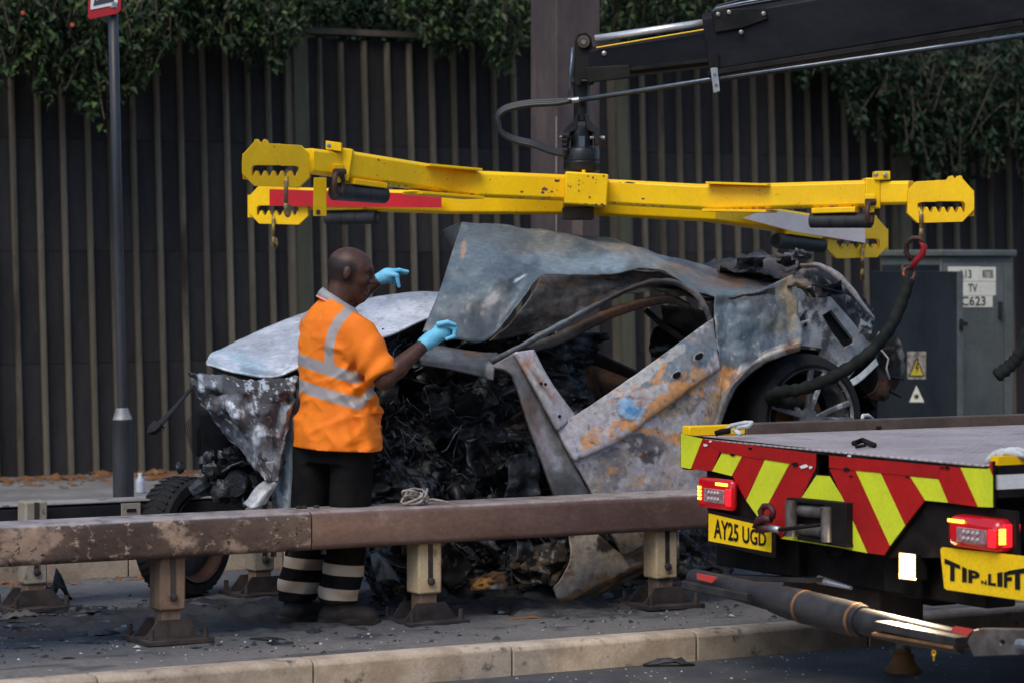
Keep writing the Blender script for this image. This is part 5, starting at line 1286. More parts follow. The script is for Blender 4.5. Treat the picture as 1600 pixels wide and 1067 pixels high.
# --- sill and lower pillar foot
patch('sill', [[(889, 835, 12.44), (930, 832, 12.44), (975, 866, 12.46), (1015, 845, 12.5), (1060, 815, 12.54)],
               [(891, 872, 12.42), (925, 870, 12.42), (970, 885, 12.43), (1012, 868, 12.46), (1060, 838, 12.5)],
               [(876, 905, 12.4), (905, 908, 12.4), (950, 902, 12.42), (1005, 882, 12.44), (1060, 852, 12.48)],
               [(864, 918, 12.42), (880, 934, 12.4), (930, 924, 12.42), (990, 895, 12.45), (1060, 862, 12.5)],
               [(868, 922, 12.46), (886, 947, 12.44), (930, 932, 12.46), (990, 902, 12.5), (1060, 870, 12.54)]],
      M_pan, car, 3, amp=0.008, nscale=8, seed=44, wor=0.008, wsc=7, thick=0.01, base=(0.58, 0.48, 0.38), mott=[((0.34, 0.18, 0.08), 22, 0.24, 0.12, 0.7, 2, 0.6), ((0.12, 0.08, 0.06), 9, 0.38, 0.06, 0.7, 1.5, 0.7)],
      blobs=[(900, 935, 70, 14, -28, (0.48, 0.24, 0.09), 0.8, 0.2), (905, 860, 30, 44, 0, (0.62, 0.55, 0.48), 0.8, 0.3), (948, 850, 16, 16, 10, (0.05, 0.04, 0.036), 0.95, 0.12), (960, 905, 70, 4, -25, (0.09, 0.055, 0.035), 0.8, 0.2), (1000, 885, 44, 5, -25, RUST, 0.7, 0.2)])
# --- rear door
dr = patch('door', [
    [(870, 668, 12.44), (930, 628, 12.45), (1000, 580, 12.46), (1060, 536, 12.48), (1113, 498, 12.5)],
    [(880, 690, 12.42), (942, 651, 12.42), (1010, 607, 12.43), (1068, 566, 12.45), (1117, 533, 12.48)],
    [(895, 716, 12.40), (958, 684, 12.40), (1022, 640, 12.41), (1077, 600, 12.43), (1122, 570, 12.46)],
    [(897, 722, 12.425), (962, 690, 12.425), (1025, 646, 12.43), (1079, 607, 12.45), (1123, 580, 12.47)],
    [(918, 758, 12.42), (980, 732, 12.42), (1036, 700, 12.43), (1085, 675, 12.44), (1125, 650, 12.46)],
    [(945, 812, 12.41), (1000, 795, 12.42), (1050, 775, 12.43), (1092, 750, 12.44), (1122, 725, 12.46)],
    [(974, 868, 12.43), (1015, 845, 12.44), (1060, 820, 12.45), (1100, 795, 12.46), (1120, 780, 12.47)]],
    M_pan, car, 2.4, amp=0.010, nscale=5, seed=51, thick=0.03, base=(0.42, 0.39, 0.41), fine=0.0012, wor=0.012, wsc=4,
    mott=[((0.30, 0.27, 0.25), 34, 0.10, 0.2, 0.6, 1.3, 1), ((0.10, 0.09, 0.088), 9, 0.37, 0.05, 0.7, 1, 1), ((0.55, 0.53, 0.54), 16, 0.28, 0.1, 0.6, 1, 1), ((0.55, 0.27, 0.10), 12, 0.36, 0.06, 0.6, 1.3, 1)],
    blobs=[
        (1066, 556, 84, 40, -36, (0.15, 0.19, 0.22), 1.0, 0.12), (1060, 570, 60, 12, -36, (0.19, 0.235, 0.26), 0.7, 0.3),
        (1000, 640, 84, 24, -30, ORG_, 0.95, 0.10), (985, 636, 60, 13, -32, (0.46, 0.43, 0.42), 0.95, 0.12), (1004, 586, 66, 9, -35, (0.50, 0.48, 0.45), 0.85, 0.12), (1030, 583, 20, 5, -60, ORG_, 0.9, 0.1),
        (1094, 612, 44, 30, -40, ORG_, 0.95, 0.10), (1078, 630, 30, 20, -30, (0.17, 0.155, 0.145), 0.95, 0.10), (1108, 600, 9, 30, 10, (0.28, 0.27, 0.27), 0.8, 0.15), (1112, 660, 14, 50, 0, (0.42, 0.27, 0.12), 0.8, 0.2), (1055, 640, 30, 14, -30, (0.36, 0.30, 0.22), 0.8, 0.2),
        (978, 640, 28, 18, 20, (0.20, 0.14, 0.12), 0.8, 0.08), (978, 638, 24, 14, 20, (0.24, 0.40, 0.56), 1.0, 0.06), (985, 643, 11, 5, 20, (0.10, 0.26, 0.50), 0.9, 0.08), (1000, 628, 10, 7, 0, (0.34, 0.23, 0.2), 0.9, 0.1),
        (1025, 676, 72, 10, 12, ORG_, 0.95, 0.08), (1072, 690, 30, 10, 0, ORG_, 0.8, 0.12), (1052, 664, 16, 8, 20, (0.46, 0.44, 0.44), 0.8, 0.1),
        (998, 694, 40, 24, 5, (0.34, 0.27, 0.22), 0.9, 0.08), (998, 694, 34, 19, 5, (0.115, 0.10, 0.105), 1.0, 0.06), (952, 732, 20, 40, 8, (0.15, 0.135, 0.145), 0.95, 0.08), (1022, 716, 30, 12, 0, (0.05, 0.045, 0.042), 0.85, 0.06),
        (1062, 724, 34, 16, 0, (0.50, 0.42, 0.40), 0.8, 0.2), (1040, 752, 70, 14, 0, (0.40, 0.34, 0.30), 0.7, 0.3), (1000, 835, 70, 34, -20, (0.42, 0.33, 0.22), 0.75, 0.3), (1095, 745, 26, 20, 0, (0.2, 0.17, 0.16), 0.7, 0.2)])
for (x, y, rr) in ((1092, 557, 0.026), (1057, 586, 0.022)):
    hb_ = 12.43
    hh = MB().plate([(x + 9 * math.cos(t * 0.524 + 0.2), y + 7.5 * math.sin(t * 0.524) - 3 * math.cos(t * 0.524)) for t in range(12)],
                    [], lambda px, py: pb(px, py, hb_ - 0.022), N * 0.006).build('handle_recess', mat('recess_rim_%d' % x, (0.36, 0.33, 0.31), (0.22, 0.2, 0.19), 30, 0.6), dr, bevel=0.002)
    MB().plate([(x - 5, y + 4), (x - 5, y - 2), (x + 4, y - 6), (x + 7, y - 4), (x + 5, y + 3), (x, y + 5)], [], lambda px, py: pb(px, py, hb_ - 0.026), N * 0.004).build('hole', M_black, hh)
# --- rear quarter
qp = patch('rear_quarter', [
    [(1114, 462, 12.52), (1150, 462, 12.54), (1192, 450, 12.54), (1239, 429, 12.56)],
    [(1117, 500, 12.48), (1152, 495, 12.5), (1200, 480, 12.5), (1244, 465, 12.54)],
    [(1121, 545, 12.46), (1154, 530, 12.47), (1200, 512, 12.47), (1249, 500, 12.5)],
    [(1126, 595, 12.45), (1152, 572, 12.44), (1195, 545, 12.43), (1252, 524, 12.46)],
    [(1121, 657, 12.44), (1140, 612, 12.42), (1180, 568, 12.41), (1251, 543, 12.43)]],
    M_pan, car, 3.5, amp=0.022, nscale=5, seed=61, rid=0.008, wor=0.05, wsc=4.5, thick=0.008, base=(0.16, 0.19, 0.215), mott=[((0.06, 0.075, 0.092), 34, 0.10, 0.15, 0.7, 0.6, 1.8), ((0.30, 0.25, 0.16), 18, 0.28, 0.08, 0.5, 1, 1), ((0.46, 0.44, 0.41), 8, 0.38, 0.05, 0.7, 1, 1)], blobs=[(1215, 485, 34, 30, -30, (0.23, 0.21, 0.15), 0.7, 0.5), (1235, 470, 12, 50, 0, TAN, 0.7, 0.4), (1150, 470, 50, 12, 0, (0.05, 0.045, 0.042), 0.8, 0.5),
        (1215, 546, 50, 9, -15, (0.46, 0.42, 0.36), 0.9, 0.12), (1148, 610, 10, 44, 25, (0.44, 0.42, 0.42), 0.9, 0.12), (1135, 590, 18, 24, 0, ORG_, 0.9, 0.1), (1155, 590, 14, 9, 0, RUST, 0.8, 0.3), (1240, 540, 18, 10, 0, RUST, 0.8, 0.3), (1165, 520, 16, 34, 10, STEEL, 0.7, 0.5), (1190, 510, 10, 40, 20, (0.055, 0.075, 0.095), 0.6, 0.5)])
patch('door_gap', [[(1109, 470, 12.56), (1126, 468, 12.56)], [(1112, 540, 12.54), (1128, 540, 12.54)], [(1116, 640, 12.53), (1128, 640, 12.53)], [(1114, 760, 12.53), (1126, 760, 12.53)]], M_panr, car, 6, base=SOOT)
ribbon('wheel_arch_lip', [(1119, 668, 12.4), (1140, 612, 12.4), (1180, 570, 12.39), (1215, 552, 12.39), (1250, 543, 12.41)], [9, 10, 12, 12, 10], M_panr, (0.17, 0.155, 0.145), seed=66, amp=0.012, thick=0.008, blobs=[(1220, 552, 40, 5, -15, (0.44, 0.41, 0.36), 0.8, 0.3), (1245, 545, 14, 8, 0, RUST, 0.8, 0.3), (1160, 590, 30, 4, -50, (0.12, 0.11, 0.11), 0.7, 0.3)])
patch('arch_liner', [[(1105, 700, 12.56), (1140, 612, 12.56), (1185, 568, 12.56), (1255, 545, 12.58), (1320, 575, 12.6), (1370, 640, 12.62)], [(1110, 700, 13.0), (1145, 620, 13.0), (1190, 580, 13.0), (1255, 560, 13.0), (1315, 585, 13.0), (1360, 640, 13.0)]], M_panr, car, 6, amp=0.01, base=SOOT)
patch('arch_back', [[(1100, 560, 12.95), (1240, 545, 12.95), (1370, 560, 12.95)], [(1090, 640, 12.95), (1240, 640, 12.95), (1370, 640, 12.95)], [(1090, 760, 12.95), (1240, 760, 12.95), (1370, 760, 12.95)]], M_panr, car, 10, amp=0.03, base=SOOT)
# --- tail: lamp housing with its opening, tailgate edge, bent rear parts
tail = MB().plate([(1238, 448), (1252, 452), (1266, 468), (1284, 466), (1298, 464), (1330, 500), (1350, 525), (1363, 548), (1345, 566), (1316, 606), (1306, 604), (1284, 580), (1283, 545), (1252, 540), (1248, 500)],
                  [[(1285, 493), (1299, 485), (1334, 530), (1333, 538), (1320, 544), (1302, 522)], [(1246, 490), (1260, 484), (1264, 500), (1250, 504)]], lambda x, y: pb(x, y, 12.52 + 0.0006 * (x - 1240)), N * 0.03).build('lamp_housing', mat('ash_grey_steel', (0.24, 0.25, 0.26), (0.42, 0.43, 0.44), 6, 0.55, metal=0.2, bump=0.4, bscale=60, spots=[((0.07, 0.068, 0.07), 5, 0.52, 0.64, 0.6), ((0.30, 0.19, 0.1), 4, 0.58, 0.72, 0.6), ((0.03, 0.03, 0.03), 16, 0.62, 0.7, 0.6)]), car, bevel=0.008)
MB().plate([(1280, 485), (1304, 478), (1340, 534), (1318, 552)], [], lambda x, y: pb(x, y, 12.62), N * 0.01).build('cavity', M_sootshade, tail)
MB().lathe(pb(1258, 508, 12.515), -N, [(0.02, 0), (0.02, 0.008), (0.012, 0.008), (0.012, 0.002)], 16).build('grommet', M_galv, tail)
MB().lathe(pb(1258, 508, 12.505), -N, [(0.011, 0), (0.011, 0.002)], 12).build('hole', M_black, tail)
MB().lathe(pb(1324, 533, 12.57), -N, [(0.012, 0), (0.012, 0.03)], 12).build('hole', M_black, tail)
patch('tailgate_lip', [[(1312, 602, 12.5), (1340, 586, 12.52), (1368, 560, 12.56)], [(1316, 612, 12.48), (1344, 596, 12.5), (1372, 570, 12.54)]], M_pan, car, 3, base=(0.4, 0.41, 0.42), thick=0.012)
patch('tailgate', [[(1238, 418, 13.2), (1270, 414, 13.2), (1300, 426, 13.15), (1332, 452, 13.1), (1352, 480, 13.05), (1366, 492, 13.0)],
                   [(1240, 432, 12.8), (1268, 430, 12.75), (1296, 442, 12.75), (1322, 470, 12.75), (1340, 500, 12.75), (1360, 520, 12.72)],
                   [(1246, 452, 12.62), (1270, 462, 12.6), (1300, 470, 12.62), (1326, 500, 12.66), (1345, 520, 12.66), (1362, 545, 12.62)]], M_panr, car, 2.5, amp=0.02, nscale=8, seed=71, wor=0.06, wsc=7, edge=5, base=(0.04, 0.038, 0.04), mott=[((0.012, 0.012, 0.012), 14, 0.0, 0.1, 0.9, 1, 1), ((0.2, 0.2, 0.21), 9, 0.3, 0.06, 0.7, 1, 1)],
      blobs=[(1258, 424, 24, 8, 0, (0.35, 0.30, 0.26), 0.8, 0.4), (1312, 450, 12, 8, 0, ASHW, 0.7, 0.3), (1280, 440, 26, 10, 30, SOOT, 0.8, 0.4)])
ribbon('tailgate_edge', [(1250, 415, 13.0), (1280, 416, 12.98), (1306, 430, 12.9), (1332, 456, 12.85), (1352, 482, 12.8), (1366, 498, 12.78)], [5, 7, 8, 7, 5, 3], M_panr, (0.34, 0.31, 0.31), seed=72, blobs=[(1262, 416, 16, 6, 0, ORANGE, 0.5, 0.4)])
MB().tube([pb(1237, 440, 12.55), pb(1267, 445, 12.53)], 0.012, 8).build('gas_strut', M_steel, car)
MB().tube([pb(1267, 445, 12.53), pb(1330, 461, 12.53)], 0.005, 6).build('gas_strut', M_sootshade, car)
patch('rear_wreckage', [[(1098, 412, 13.6), (1150, 402, 13.6), (1200, 398, 13.5), (1235, 396, 13.45), (1262, 393, 13.4)], [(1110, 418, 13.3), (1155, 412, 13.2), (1200, 410, 13.2), (1232, 410, 13.2), (1250, 402, 13.2)], [(1130, 424, 13.0), (1165, 424, 12.9), (1200, 424, 12.9), (1225, 430, 12.9), (1240, 425, 12.9)]],
      M_panr, car, 3, amp=0.03, nscale=12, seed=73, rid=0.02, wor=0.05, wsc=10, base=(0.09, 0.085, 0.085), blobs=[(1180, 405, 60, 8, 0, (0.2, 0.19, 0.19), 0.7, 0.4), (1240, 398, 14, 6, 0, ASHW, 0.6, 0.4)])
patch('rear_bumper', [[(1366, 540, 12.7), (1390, 528, 12.75), (1402, 526, 12.8), (1410, 540, 12.85)], [(1372, 570, 12.66), (1392, 560, 12.7), (1405, 560, 12.75), (1414, 570, 12.82)], [(1370, 600, 12.64), (1388, 600, 12.66), (1400, 605, 12.74), (1402, 612, 12.8)], [(1345, 620, 12.66), (1370, 625, 12.66), (1388, 624, 12.7), (1396, 618, 12.78)]],
      M_panr, car, 3, amp=0.04, nscale=10, seed=74, rid=0.02, base=(0.022, 0.018, 0.016), blobs=[(1408, 550, 6, 40, -5, (0.3, 0.26, 0.2), 0.9, 0.3), (1372, 605, 30, 16, 0, RUST, 0.5, 0.4)])
MB().tube([pb(1376, 545, 12.62), pb(1388, 560, 12.6), pb(1385, 575, 12.6), pb(1390, 592, 12.6)], 0.006, 6).build('wire', M_cloth, car, smooth=True)
for (x0, y0, x1, y1) in ((1388, 588, 1412, 592), (1390, 610, 1408, 620)): MB().tube([pb(x0, y0, 12.7), pb(x1, y1, 12.68)], [0.012, 0.006], 6).build('bolt', M_sootshade, car)
for i, (x, y, w_, h_, cl) in enumerate(((1255, 398, 14, 5, (0.2, 0.2, 0.21)), (1228, 404, 16, 7, (0.1, 0.09, 0.085)), (1290, 470, 12, 9, (0.12, 0.11, 0.11)), (1352, 512, 9, 10, (0.26, 0.27, 0.28)), (1376, 530, 9, 7, (0.3, 0.3, 0.31)), (1248, 446, 16, 8, (0.2, 0.15, 0.11)), (1385, 560, 8, 16, (0.05, 0.04, 0.035)), (1300, 452, 16, 8, (0.05, 0.05, 0.055)), (1210, 432, 18, 7, (0.14, 0.10, 0.075)), (1172, 412, 22, 6, (0.07, 0.068, 0.07)))):
    rr_ = random.Random(40 + i); b_ = 12.6 + rr_.uniform(-0.08, 0.1) + (0.4 if y < 435 else 0)
    rows = [[(x + u * w_ + rr_.uniform(-4, 4), y + v * h_ + rr_.uniform(-4, 4), b_ + rr_.uniform(-0.06, 0.06)) for u in (-1, 0, 1)] for v in (-1, 0, 1)]
    patch('torn_scrap', crumple(rows, 5, 6, 0.02, 2, i), M_panr, car, 2.2, amp=0.008, nscale=12, seed=500 + i, lin=True, edge=4, base=cl, mott=[(SOOT, 9, 0.05, 0.08, 0.8, 1, 1)])
# --- rear wheel
M_rim = mat('burnt_alloy', (0.10, 0.10, 0.11), (0.24, 0.24, 0.25), 9, 0.4, metal=0.4, spots=[((0.55, 0.57, 0.6), 9, 0.55, 0.64, 0.5), ((0.2, 0.1, 0.03), 6, 0.68, 0.75, 0.6)])
wc = pb(1262, 655, 12.5)
wh = MB().lathe(wc, N, [(0.25, -0.02), (0.29, -0.035), (0.33, -0.02), (0.345, 0.03), (0.345, 0.14), (0.32, 0.18), (0.25, 0.19)], 56, caps=False).build('wheel', M_tyre, car, smooth=False)
MB().lathe(wc, N, [(0.262, -0.03), (0.272, -0.04), (0.258, -0.02), (0.25, 0.02), (0.25, 0.17)], 56, caps=False).build('rim', M_rim, wh, smooth=False)
MB().lathe(wc, N, [(0.05, -0.015), (0.06, -0.01), (0.065, 0.04)], 20).build('hub', M_rim, wh)
MB().lathe(wc + N * 0.08, N, [(0.15, 0.0), (0.15, 0.02)], 32).build('brake_disc', M_rusty, wh)
xw = U; 
for i in range(5):
    t = math.radians(8 + i * 72)
    for s in (-0.16, 0.16):
        d0 = xw * math.cos(t) + Z * math.sin(t); d1 = xw * math.cos(t + s * 1.1) + Z * math.sin(t + s * 1.1)
        MB().beam([(wc + d0 * 0.045 - N * 0.005, 0.022, 0.03), (wc + d1 * 0.16 - N * 0.012, 0.022, 0.026), (wc + d1 * 0.262 - N * 0.025, 0.026, 0.03)], upv=N).build('spoke', M_rim, wh, bevel=0.003)
# --- scuttle beam and bonnet
patch('scuttle', [[(655, 541, 12.75), (700, 546, 12.66), (740, 551, 12.62), (778, 553, 12.58)], [(655, 556, 12.6), (700, 562, 12.55), (740, 568, 12.52), (772, 574, 12.5)], [(658, 570, 12.58), (700, 577, 12.54), (740, 586, 12.51), (770, 594, 12.5)]],
      M_pan, car, 3, amp=0.012, nscale=10, seed=81, thick=0.02, base=(0.07, 0.075, 0.08), blobs=[(740, 556, 20, 5, 10, RUST, 0.6, 0.4), (766, 582, 8, 12, 0, (0.3, 0.27, 0.25), 0.7, 0.4), (690, 555, 30, 6, 10, (0.16, 0.17, 0.18), 0.6, 0.5)])
bn = patch('bonnet', [[(330, 553, 13.75), (345, 546, 13.95), (400, 520, 14.05), (480, 490, 14.05), (560, 470, 14.0), (640, 459, 13.9), (690, 458, 13.8)],
                 [(326, 559, 13.45), (352, 556, 13.5), (410, 536, 13.6), (485, 508, 13.6), (562, 490, 13.6), (635, 474, 13.5), (684, 470, 13.4)],
                 [(322, 566, 13.05), (368, 572, 13.05), (424, 566, 13.0), (490, 540, 13.0), (565, 518, 13.05), (632, 497, 13.05), (680, 484, 13.0)],
                 [(324, 569, 12.9), (374, 583, 12.82), (430, 589, 12.75), (470, 574, 12.72), (560, 540, 12.75), (628, 514, 12.78), (676, 494, 12.8)]],
      M_pan, car, 4, amp=0.012, nscale=5, seed=82, thick=0.012, base=(0.52, 0.55, 0.60), mott=[((0.34, 0.36, 0.41), 26, 0.05, 0.2, 0.6, 2.5, 0.7), ((0.66, 0.70, 0.75), 20, 0.15, 0.2, 0.8, 2.5, 0.7), ((0.2, 0.2, 0.21), 7, 0.36, 0.05, 0.5, 1, 1)], blobs=[(370, 568, 60, 20, 20, (0.35, 0.52, 0.60), 0.8, 0.4), (420, 585, 40, 6, 10, (0.12, 0.15, 0.17), 0.6, 0.4), (500, 525, 80, 26, -20, (0.36, 0.37, 0.42), 0.6, 0.6), (620, 480, 70, 20, -10, (0.64, 0.68, 0.73), 0.8, 0.6), (470, 560, 40, 10, -20, (0.3, 0.28, 0.28), 0.6, 0.5), (400, 545, 30, 20, 0, (0.40, 0.42, 0.46), 0.5, 0.5)])
patch('bonnet_frame', [[(324, 570, 12.92), (374, 584, 12.85), (430, 590, 12.78), (470, 575, 12.75), (560, 541, 12.78), (628, 515, 12.8), (676, 495, 12.82)], [(340, 578, 13.0), (385, 592, 12.95), (432, 600, 12.9), (472, 588, 12.88), (562, 556, 12.9), (630, 529, 12.92), (682, 506, 12.92)]], M_panr, car, 4, amp=0.006, nscale=9, seed=83, thick=0.01, base=(0.03, 0.024, 0.021))
# --- near front wing, crumpled
patch('front_wing', crumple([[(291, 577, 12.9), (318, 585, 12.8), (352, 588, 12.72), (392, 592, 12.66), (430, 592, 12.6), (468, 588, 12.58)],
                [(303, 600, 12.85), (325, 603, 12.72), (355, 605, 12.6), (395, 612, 12.55), (432, 612, 12.52), (462, 612, 12.55)],
                [(309, 620, 12.82), (330, 622, 12.66), (360, 628, 12.52), (398, 638, 12.48), (432, 640, 12.48), (458, 632, 12.52)],
                [(314, 632, 12.8), (334, 640, 12.6), (364, 655, 12.5), (400, 668, 12.46), (430, 672, 12.46), (450, 668, 12.5)],
                [(330, 648, 12.7), (352, 658, 12.56), (378, 678, 12.5), (404, 700, 12.46), (430, 706, 12.46), (446, 690, 12.5)],
                [(366, 694, 12.62), (380, 706, 12.55), (394, 724, 12.5), (412, 748, 12.48), (432, 754, 12.47), (446, 720, 12.5)]], 10, 12, 0.055, 4.0, 17),
      M_panr, car, 2.2, amp=0.012, nscale=6, seed=91, wor=0.012, wsc=12, lin=True, thick=0.005, base=(0.13, 0.135, 0.15), edge=6, fine=0.002,
      mott=[((0.045, 0.043, 0.047), 30, 0.02, 0.12, 0.85, 1.1, 1.0), ((0.34, 0.38, 0.43), 15, 0.20, 0.03, 0.95, 0.7, 2.0), ((0.55, 0.59, 0.64), 7, 0.32, 0.05, 0.9, 1, 1)],
      blobs=[(330, 615, 16, 8, 0, (0.03, 0.027, 0.028), 0.8, 0.3), (420, 640, 20, 26, 0, (0.06, 0.058, 0.065), 0.8, 0.4), (448, 640, 12, 60, 8, (0.28, 0.30, 0.33), 0.8, 0.3), (420, 725, 16, 24, 0, (0.30, 0.29, 0.30), 0.8, 0.3)])
patch('front_wing', [[(414, 722, 12.5), (432, 716, 12.48), (446, 690, 12.5)], [(418, 745, 12.5), (430, 745, 12.48), (440, 725, 12.5)], [(400, 762, 12.5), (416, 768, 12.44), (434, 756, 12.46)], [(380, 786, 12.5), (394, 794, 12.44), (414, 788, 12.44)]], M_pan, car, 3, amp=0.02, nscale=10, seed=92, base=(0.34, 0.34, 0.36), blobs=[(420, 735, 12, 20, 0, (0.1, 0.09, 0.095), 0.6, 0.4)])
patch('inner_wing', [[(440, 600, 12.72), (458, 590, 12.62), (480, 588, 12.6)], [(440, 660, 12.7), (454, 655, 12.56), (478, 655, 12.56)], [(430, 720, 12.7), (450, 720, 12.54), (476, 720, 12.54)], [(422, 795, 12.68), (446, 800, 12.5), (474, 798, 12.54)]], M_pan, car, 4, amp=0.02, nscale=7, seed=93, wor=0.03, wsc=6, thick=0.01, base=(0.16, 0.19, 0.21), mott=[((0.03, 0.03, 0.033), 18, 0.1, 0.1, 0.8, 0.6, 2.0)], blobs=[(452, 690, 8, 60, 0, (0.22, 0.28, 0.31), 0.6, 0.5), (442, 660, 6, 30, 0, SOOT, 0.8, 0.4), (446, 770, 10, 20, 0, ASHW, 0.4, 0.3)])
MB().tube(ring(pb(452, 618, 12.66), (0.5, -1, 0.1), 0.055, 0), 0.016, 8).build('strut_tower', M_sootshade, car, smooth=True)
# black radiator block, fan mesh, bent rod
patch('radiator', [[(310, 640, 13.0), (345, 650, 12.85), (380, 680, 12.75)], [(312, 680, 13.0), (345, 690, 12.85), (372, 690, 12.8)], [(314, 712, 13.0), (330, 718, 12.9), (352, 700, 12.85)]], M_panr, car, 4, amp=0.03, nscale=9, seed=94, thick=0.05, base=(0.006, 0.006, 0.007))
patch('radiator', [[(345, 650, 12.7), (372, 668, 12.66), (398, 705, 12.62)], [(348, 662, 12.8), (370, 678, 12.75), (392, 706, 12.72)], [(352, 690, 12.9), (366, 690, 12.85), (380, 700, 12.8)]], M_panr, car, 4, amp=0.02, nscale=9, seed=95, thick=0.02, base=SOOT)
mb = MB()
def mg(u, v):   # grille mesh quad
    A_, B_, C_, D_ = (287, 664), (311, 638), (314, 712), (302, 712)
    x = (A_[0] * (1 - u) + B_[0] * u) * (1 - v) + (D_[0] * (1 - u) + C_[0] * u) * v; y = (A_[1] * (1 - u) + B_[1] * u) * (1 - v) + (D_[1] * (1 - u) + C_[1] * u) * v
    return pb(x, y, 12.85 + 0.02 * math.sin(u * 4 + v * 3))
for i in range(9): mb.tube([mg(i / 8, v / 6) for v in range(7)], 0.0016, 4, cap=False)
for j in range(17): mb.tube([mg(u / 5, j / 16) for u in range(6)], 0.0016, 4, cap=False)
mb.build('grille_mesh', M_sootshade, car)
MB().tube([pb(303, 602, 12.8), pb(270, 640, 12.75), pb(246, 666, 12.7), pb(238, 674, 12.7)], [0.010, 0.014, 0.022, 0.018], 8, flat=0.6).build('bent_rail', M_sootshade, car, smooth=False)
mb = MB().tube([pb(247, 664, 12.7), pb(238, 672, 12.7), pb(231, 676, 12.7)], [0.03, 0.028, 0.008], 7)
mb.tube([pb(250, 662, 12.68), pb(256, 668, 12.68), pb(252, 672, 12.68)], 0.006, 6)
mb.build('bent_rail', M_sootshade, car)
# hanging suspension, drive shaft and hub of the torn off front end
sus = MB()
rs = random.Random(3)
for (x0, y0, x1, y1, rr) in ((345, 700, 352, 730, 0.022), (352, 730, 330, 752, 0.03), (330, 752, 300, 770, 0.04), (395, 700, 425, 722, 0.02), (380, 690, 412, 715, 0.016), (350, 725, 400, 730, 0.03), (360, 715, 395, 735, 0.045), (340, 760, 420, 765, 0.04), (365, 740, 372, 775, 0.05), (400, 745, 430, 775, 0.04), (318, 715, 316, 728, 0.02), (425, 700, 440, 745, 0.022)):
    sus.tube([pb(x0, y0, 12.85), pb((x0 + x1) / 2, (y0 + y1) / 2 + rs.uniform(-3, 3), 12.83), pb(x1, y1, 12.85)], [rr, rr * 1.15, rr * 0.9], 9)
for i in range(46):
    x, y = rs.gauss(375, 26), rs.uniform(706, 782)
    sus.lump(pb(x, y, rs.uniform(12.72, 12.98)), rs.uniform(0.012, 0.045), i, 0.6, (rs.uniform(0.6, 1.5), rs.uniform(0.6, 1.4), rs.uniform(0.5, 1.3)))
for i in range(12):
    x, y = rs.uniform(340, 425), rs.uniform(705, 770); d = Vector((rs.uniform(-1, 1), rs.uniform(-1, 1), rs.uniform(-1, 1))).normalized()
    c = pb(x, y, rs.uniform(12.7, 12.95)); sus.tube([c, c + d * 0.05 + Z * 0.01, c + d * 0.12], [0.008, 0.006, 0.004], 6)
o = sus.build('suspension', M_char, car, smooth=False); o['kind'] = 'stuff'
MB().tube([pb(372, 752, 12.74), pb(366, 758, 12.66)], [0.06, 0.055], 18).build('hub', M_char, car)
# --- interior seen through the window: far side, seats, braces
patch('far_side', [[(800, 560, 14.0), (860, 545, 14.0), (930, 545, 14.0)], [(830, 610, 14.0), (880, 610, 14.0), (932, 600, 14.0)], [(850, 680, 14.0), (900, 690, 14.0), (960, 660, 14.0)]], M_panr, car, 7, amp=0.03, seed=101, base=(0.03, 0.022, 0.018), blobs=[(880, 590, 40, 40, 0, RUST, 0.6, 0.5)])
patch('far_side', [[(905, 572, 14.05), (950, 575, 14.05), (1000, 592, 14.05), (1090, 600, 14.05)], [(890, 620, 14.0), (950, 620, 14.0), (1010, 640, 14.0), (1090, 640, 14.0)], [(880, 760, 14.0), (950, 760, 14.0), (1010, 760, 14.0), (1090, 760, 14.0)]], M_panr, car, 7, amp=0.03, seed=102, base=(0.018, 0.015, 0.014), blobs=[(960, 590, 40, 14, 15, RUST, 0.7, 0.5)])
ribbon('seat_frame', [(890, 548, 13.5), (930, 560, 13.5), (1000, 590, 13.4)], [16, 22, 14], M_panr, (0.05, 0.036, 0.028), seed=103)
ribbon('seat_frame', [(850, 555, 13.2), (880, 600, 13.15), (900, 660, 13.1)], [30, 36, 40], M_panr, (0.035, 0.025, 0.02), seed=104, blobs=[(870, 590, 20, 30, 0, RUST, 0.6, 0.5)])
MB().tube([pb(1008, 484, 12.9), pb(1035, 508, 12.85), pb(1072, 534, 12.8)], 0.016, 8).build('brace', M_in, car)
patch('seat', [[(1020, 512, 13.0), (1045, 505, 13.0), (1070, 522, 13.0)], [(1012, 540, 13.0), (1040, 540, 13.0), (1062, 545, 13.0)], [(1015, 556, 13.0), (1035, 558, 13.0), (1050, 552, 13.0)]], M_panr, car, 4, amp=0.03, nscale=10, seed=105, edge=4, base=(0.02, 0.017, 0.016), blobs=[(1030, 545, 18, 3, -10, (0.4, 0.4, 0.4), 0.6, 0.3)])
patch('parcel_shelf', [[(1035, 478, 13.6), (1075, 480, 13.6), (1115, 490, 13.6)], [(1040, 520, 13.6), (1080, 525, 13.6), (1115, 530, 13.6)], [(1075, 545, 13.6), (1090, 560, 13.6), (1115, 560, 13.6)]], M_panr, car, 5, amp=0.05, nscale=9, seed=106, edge=4, base=(0.018, 0.016, 0.016))
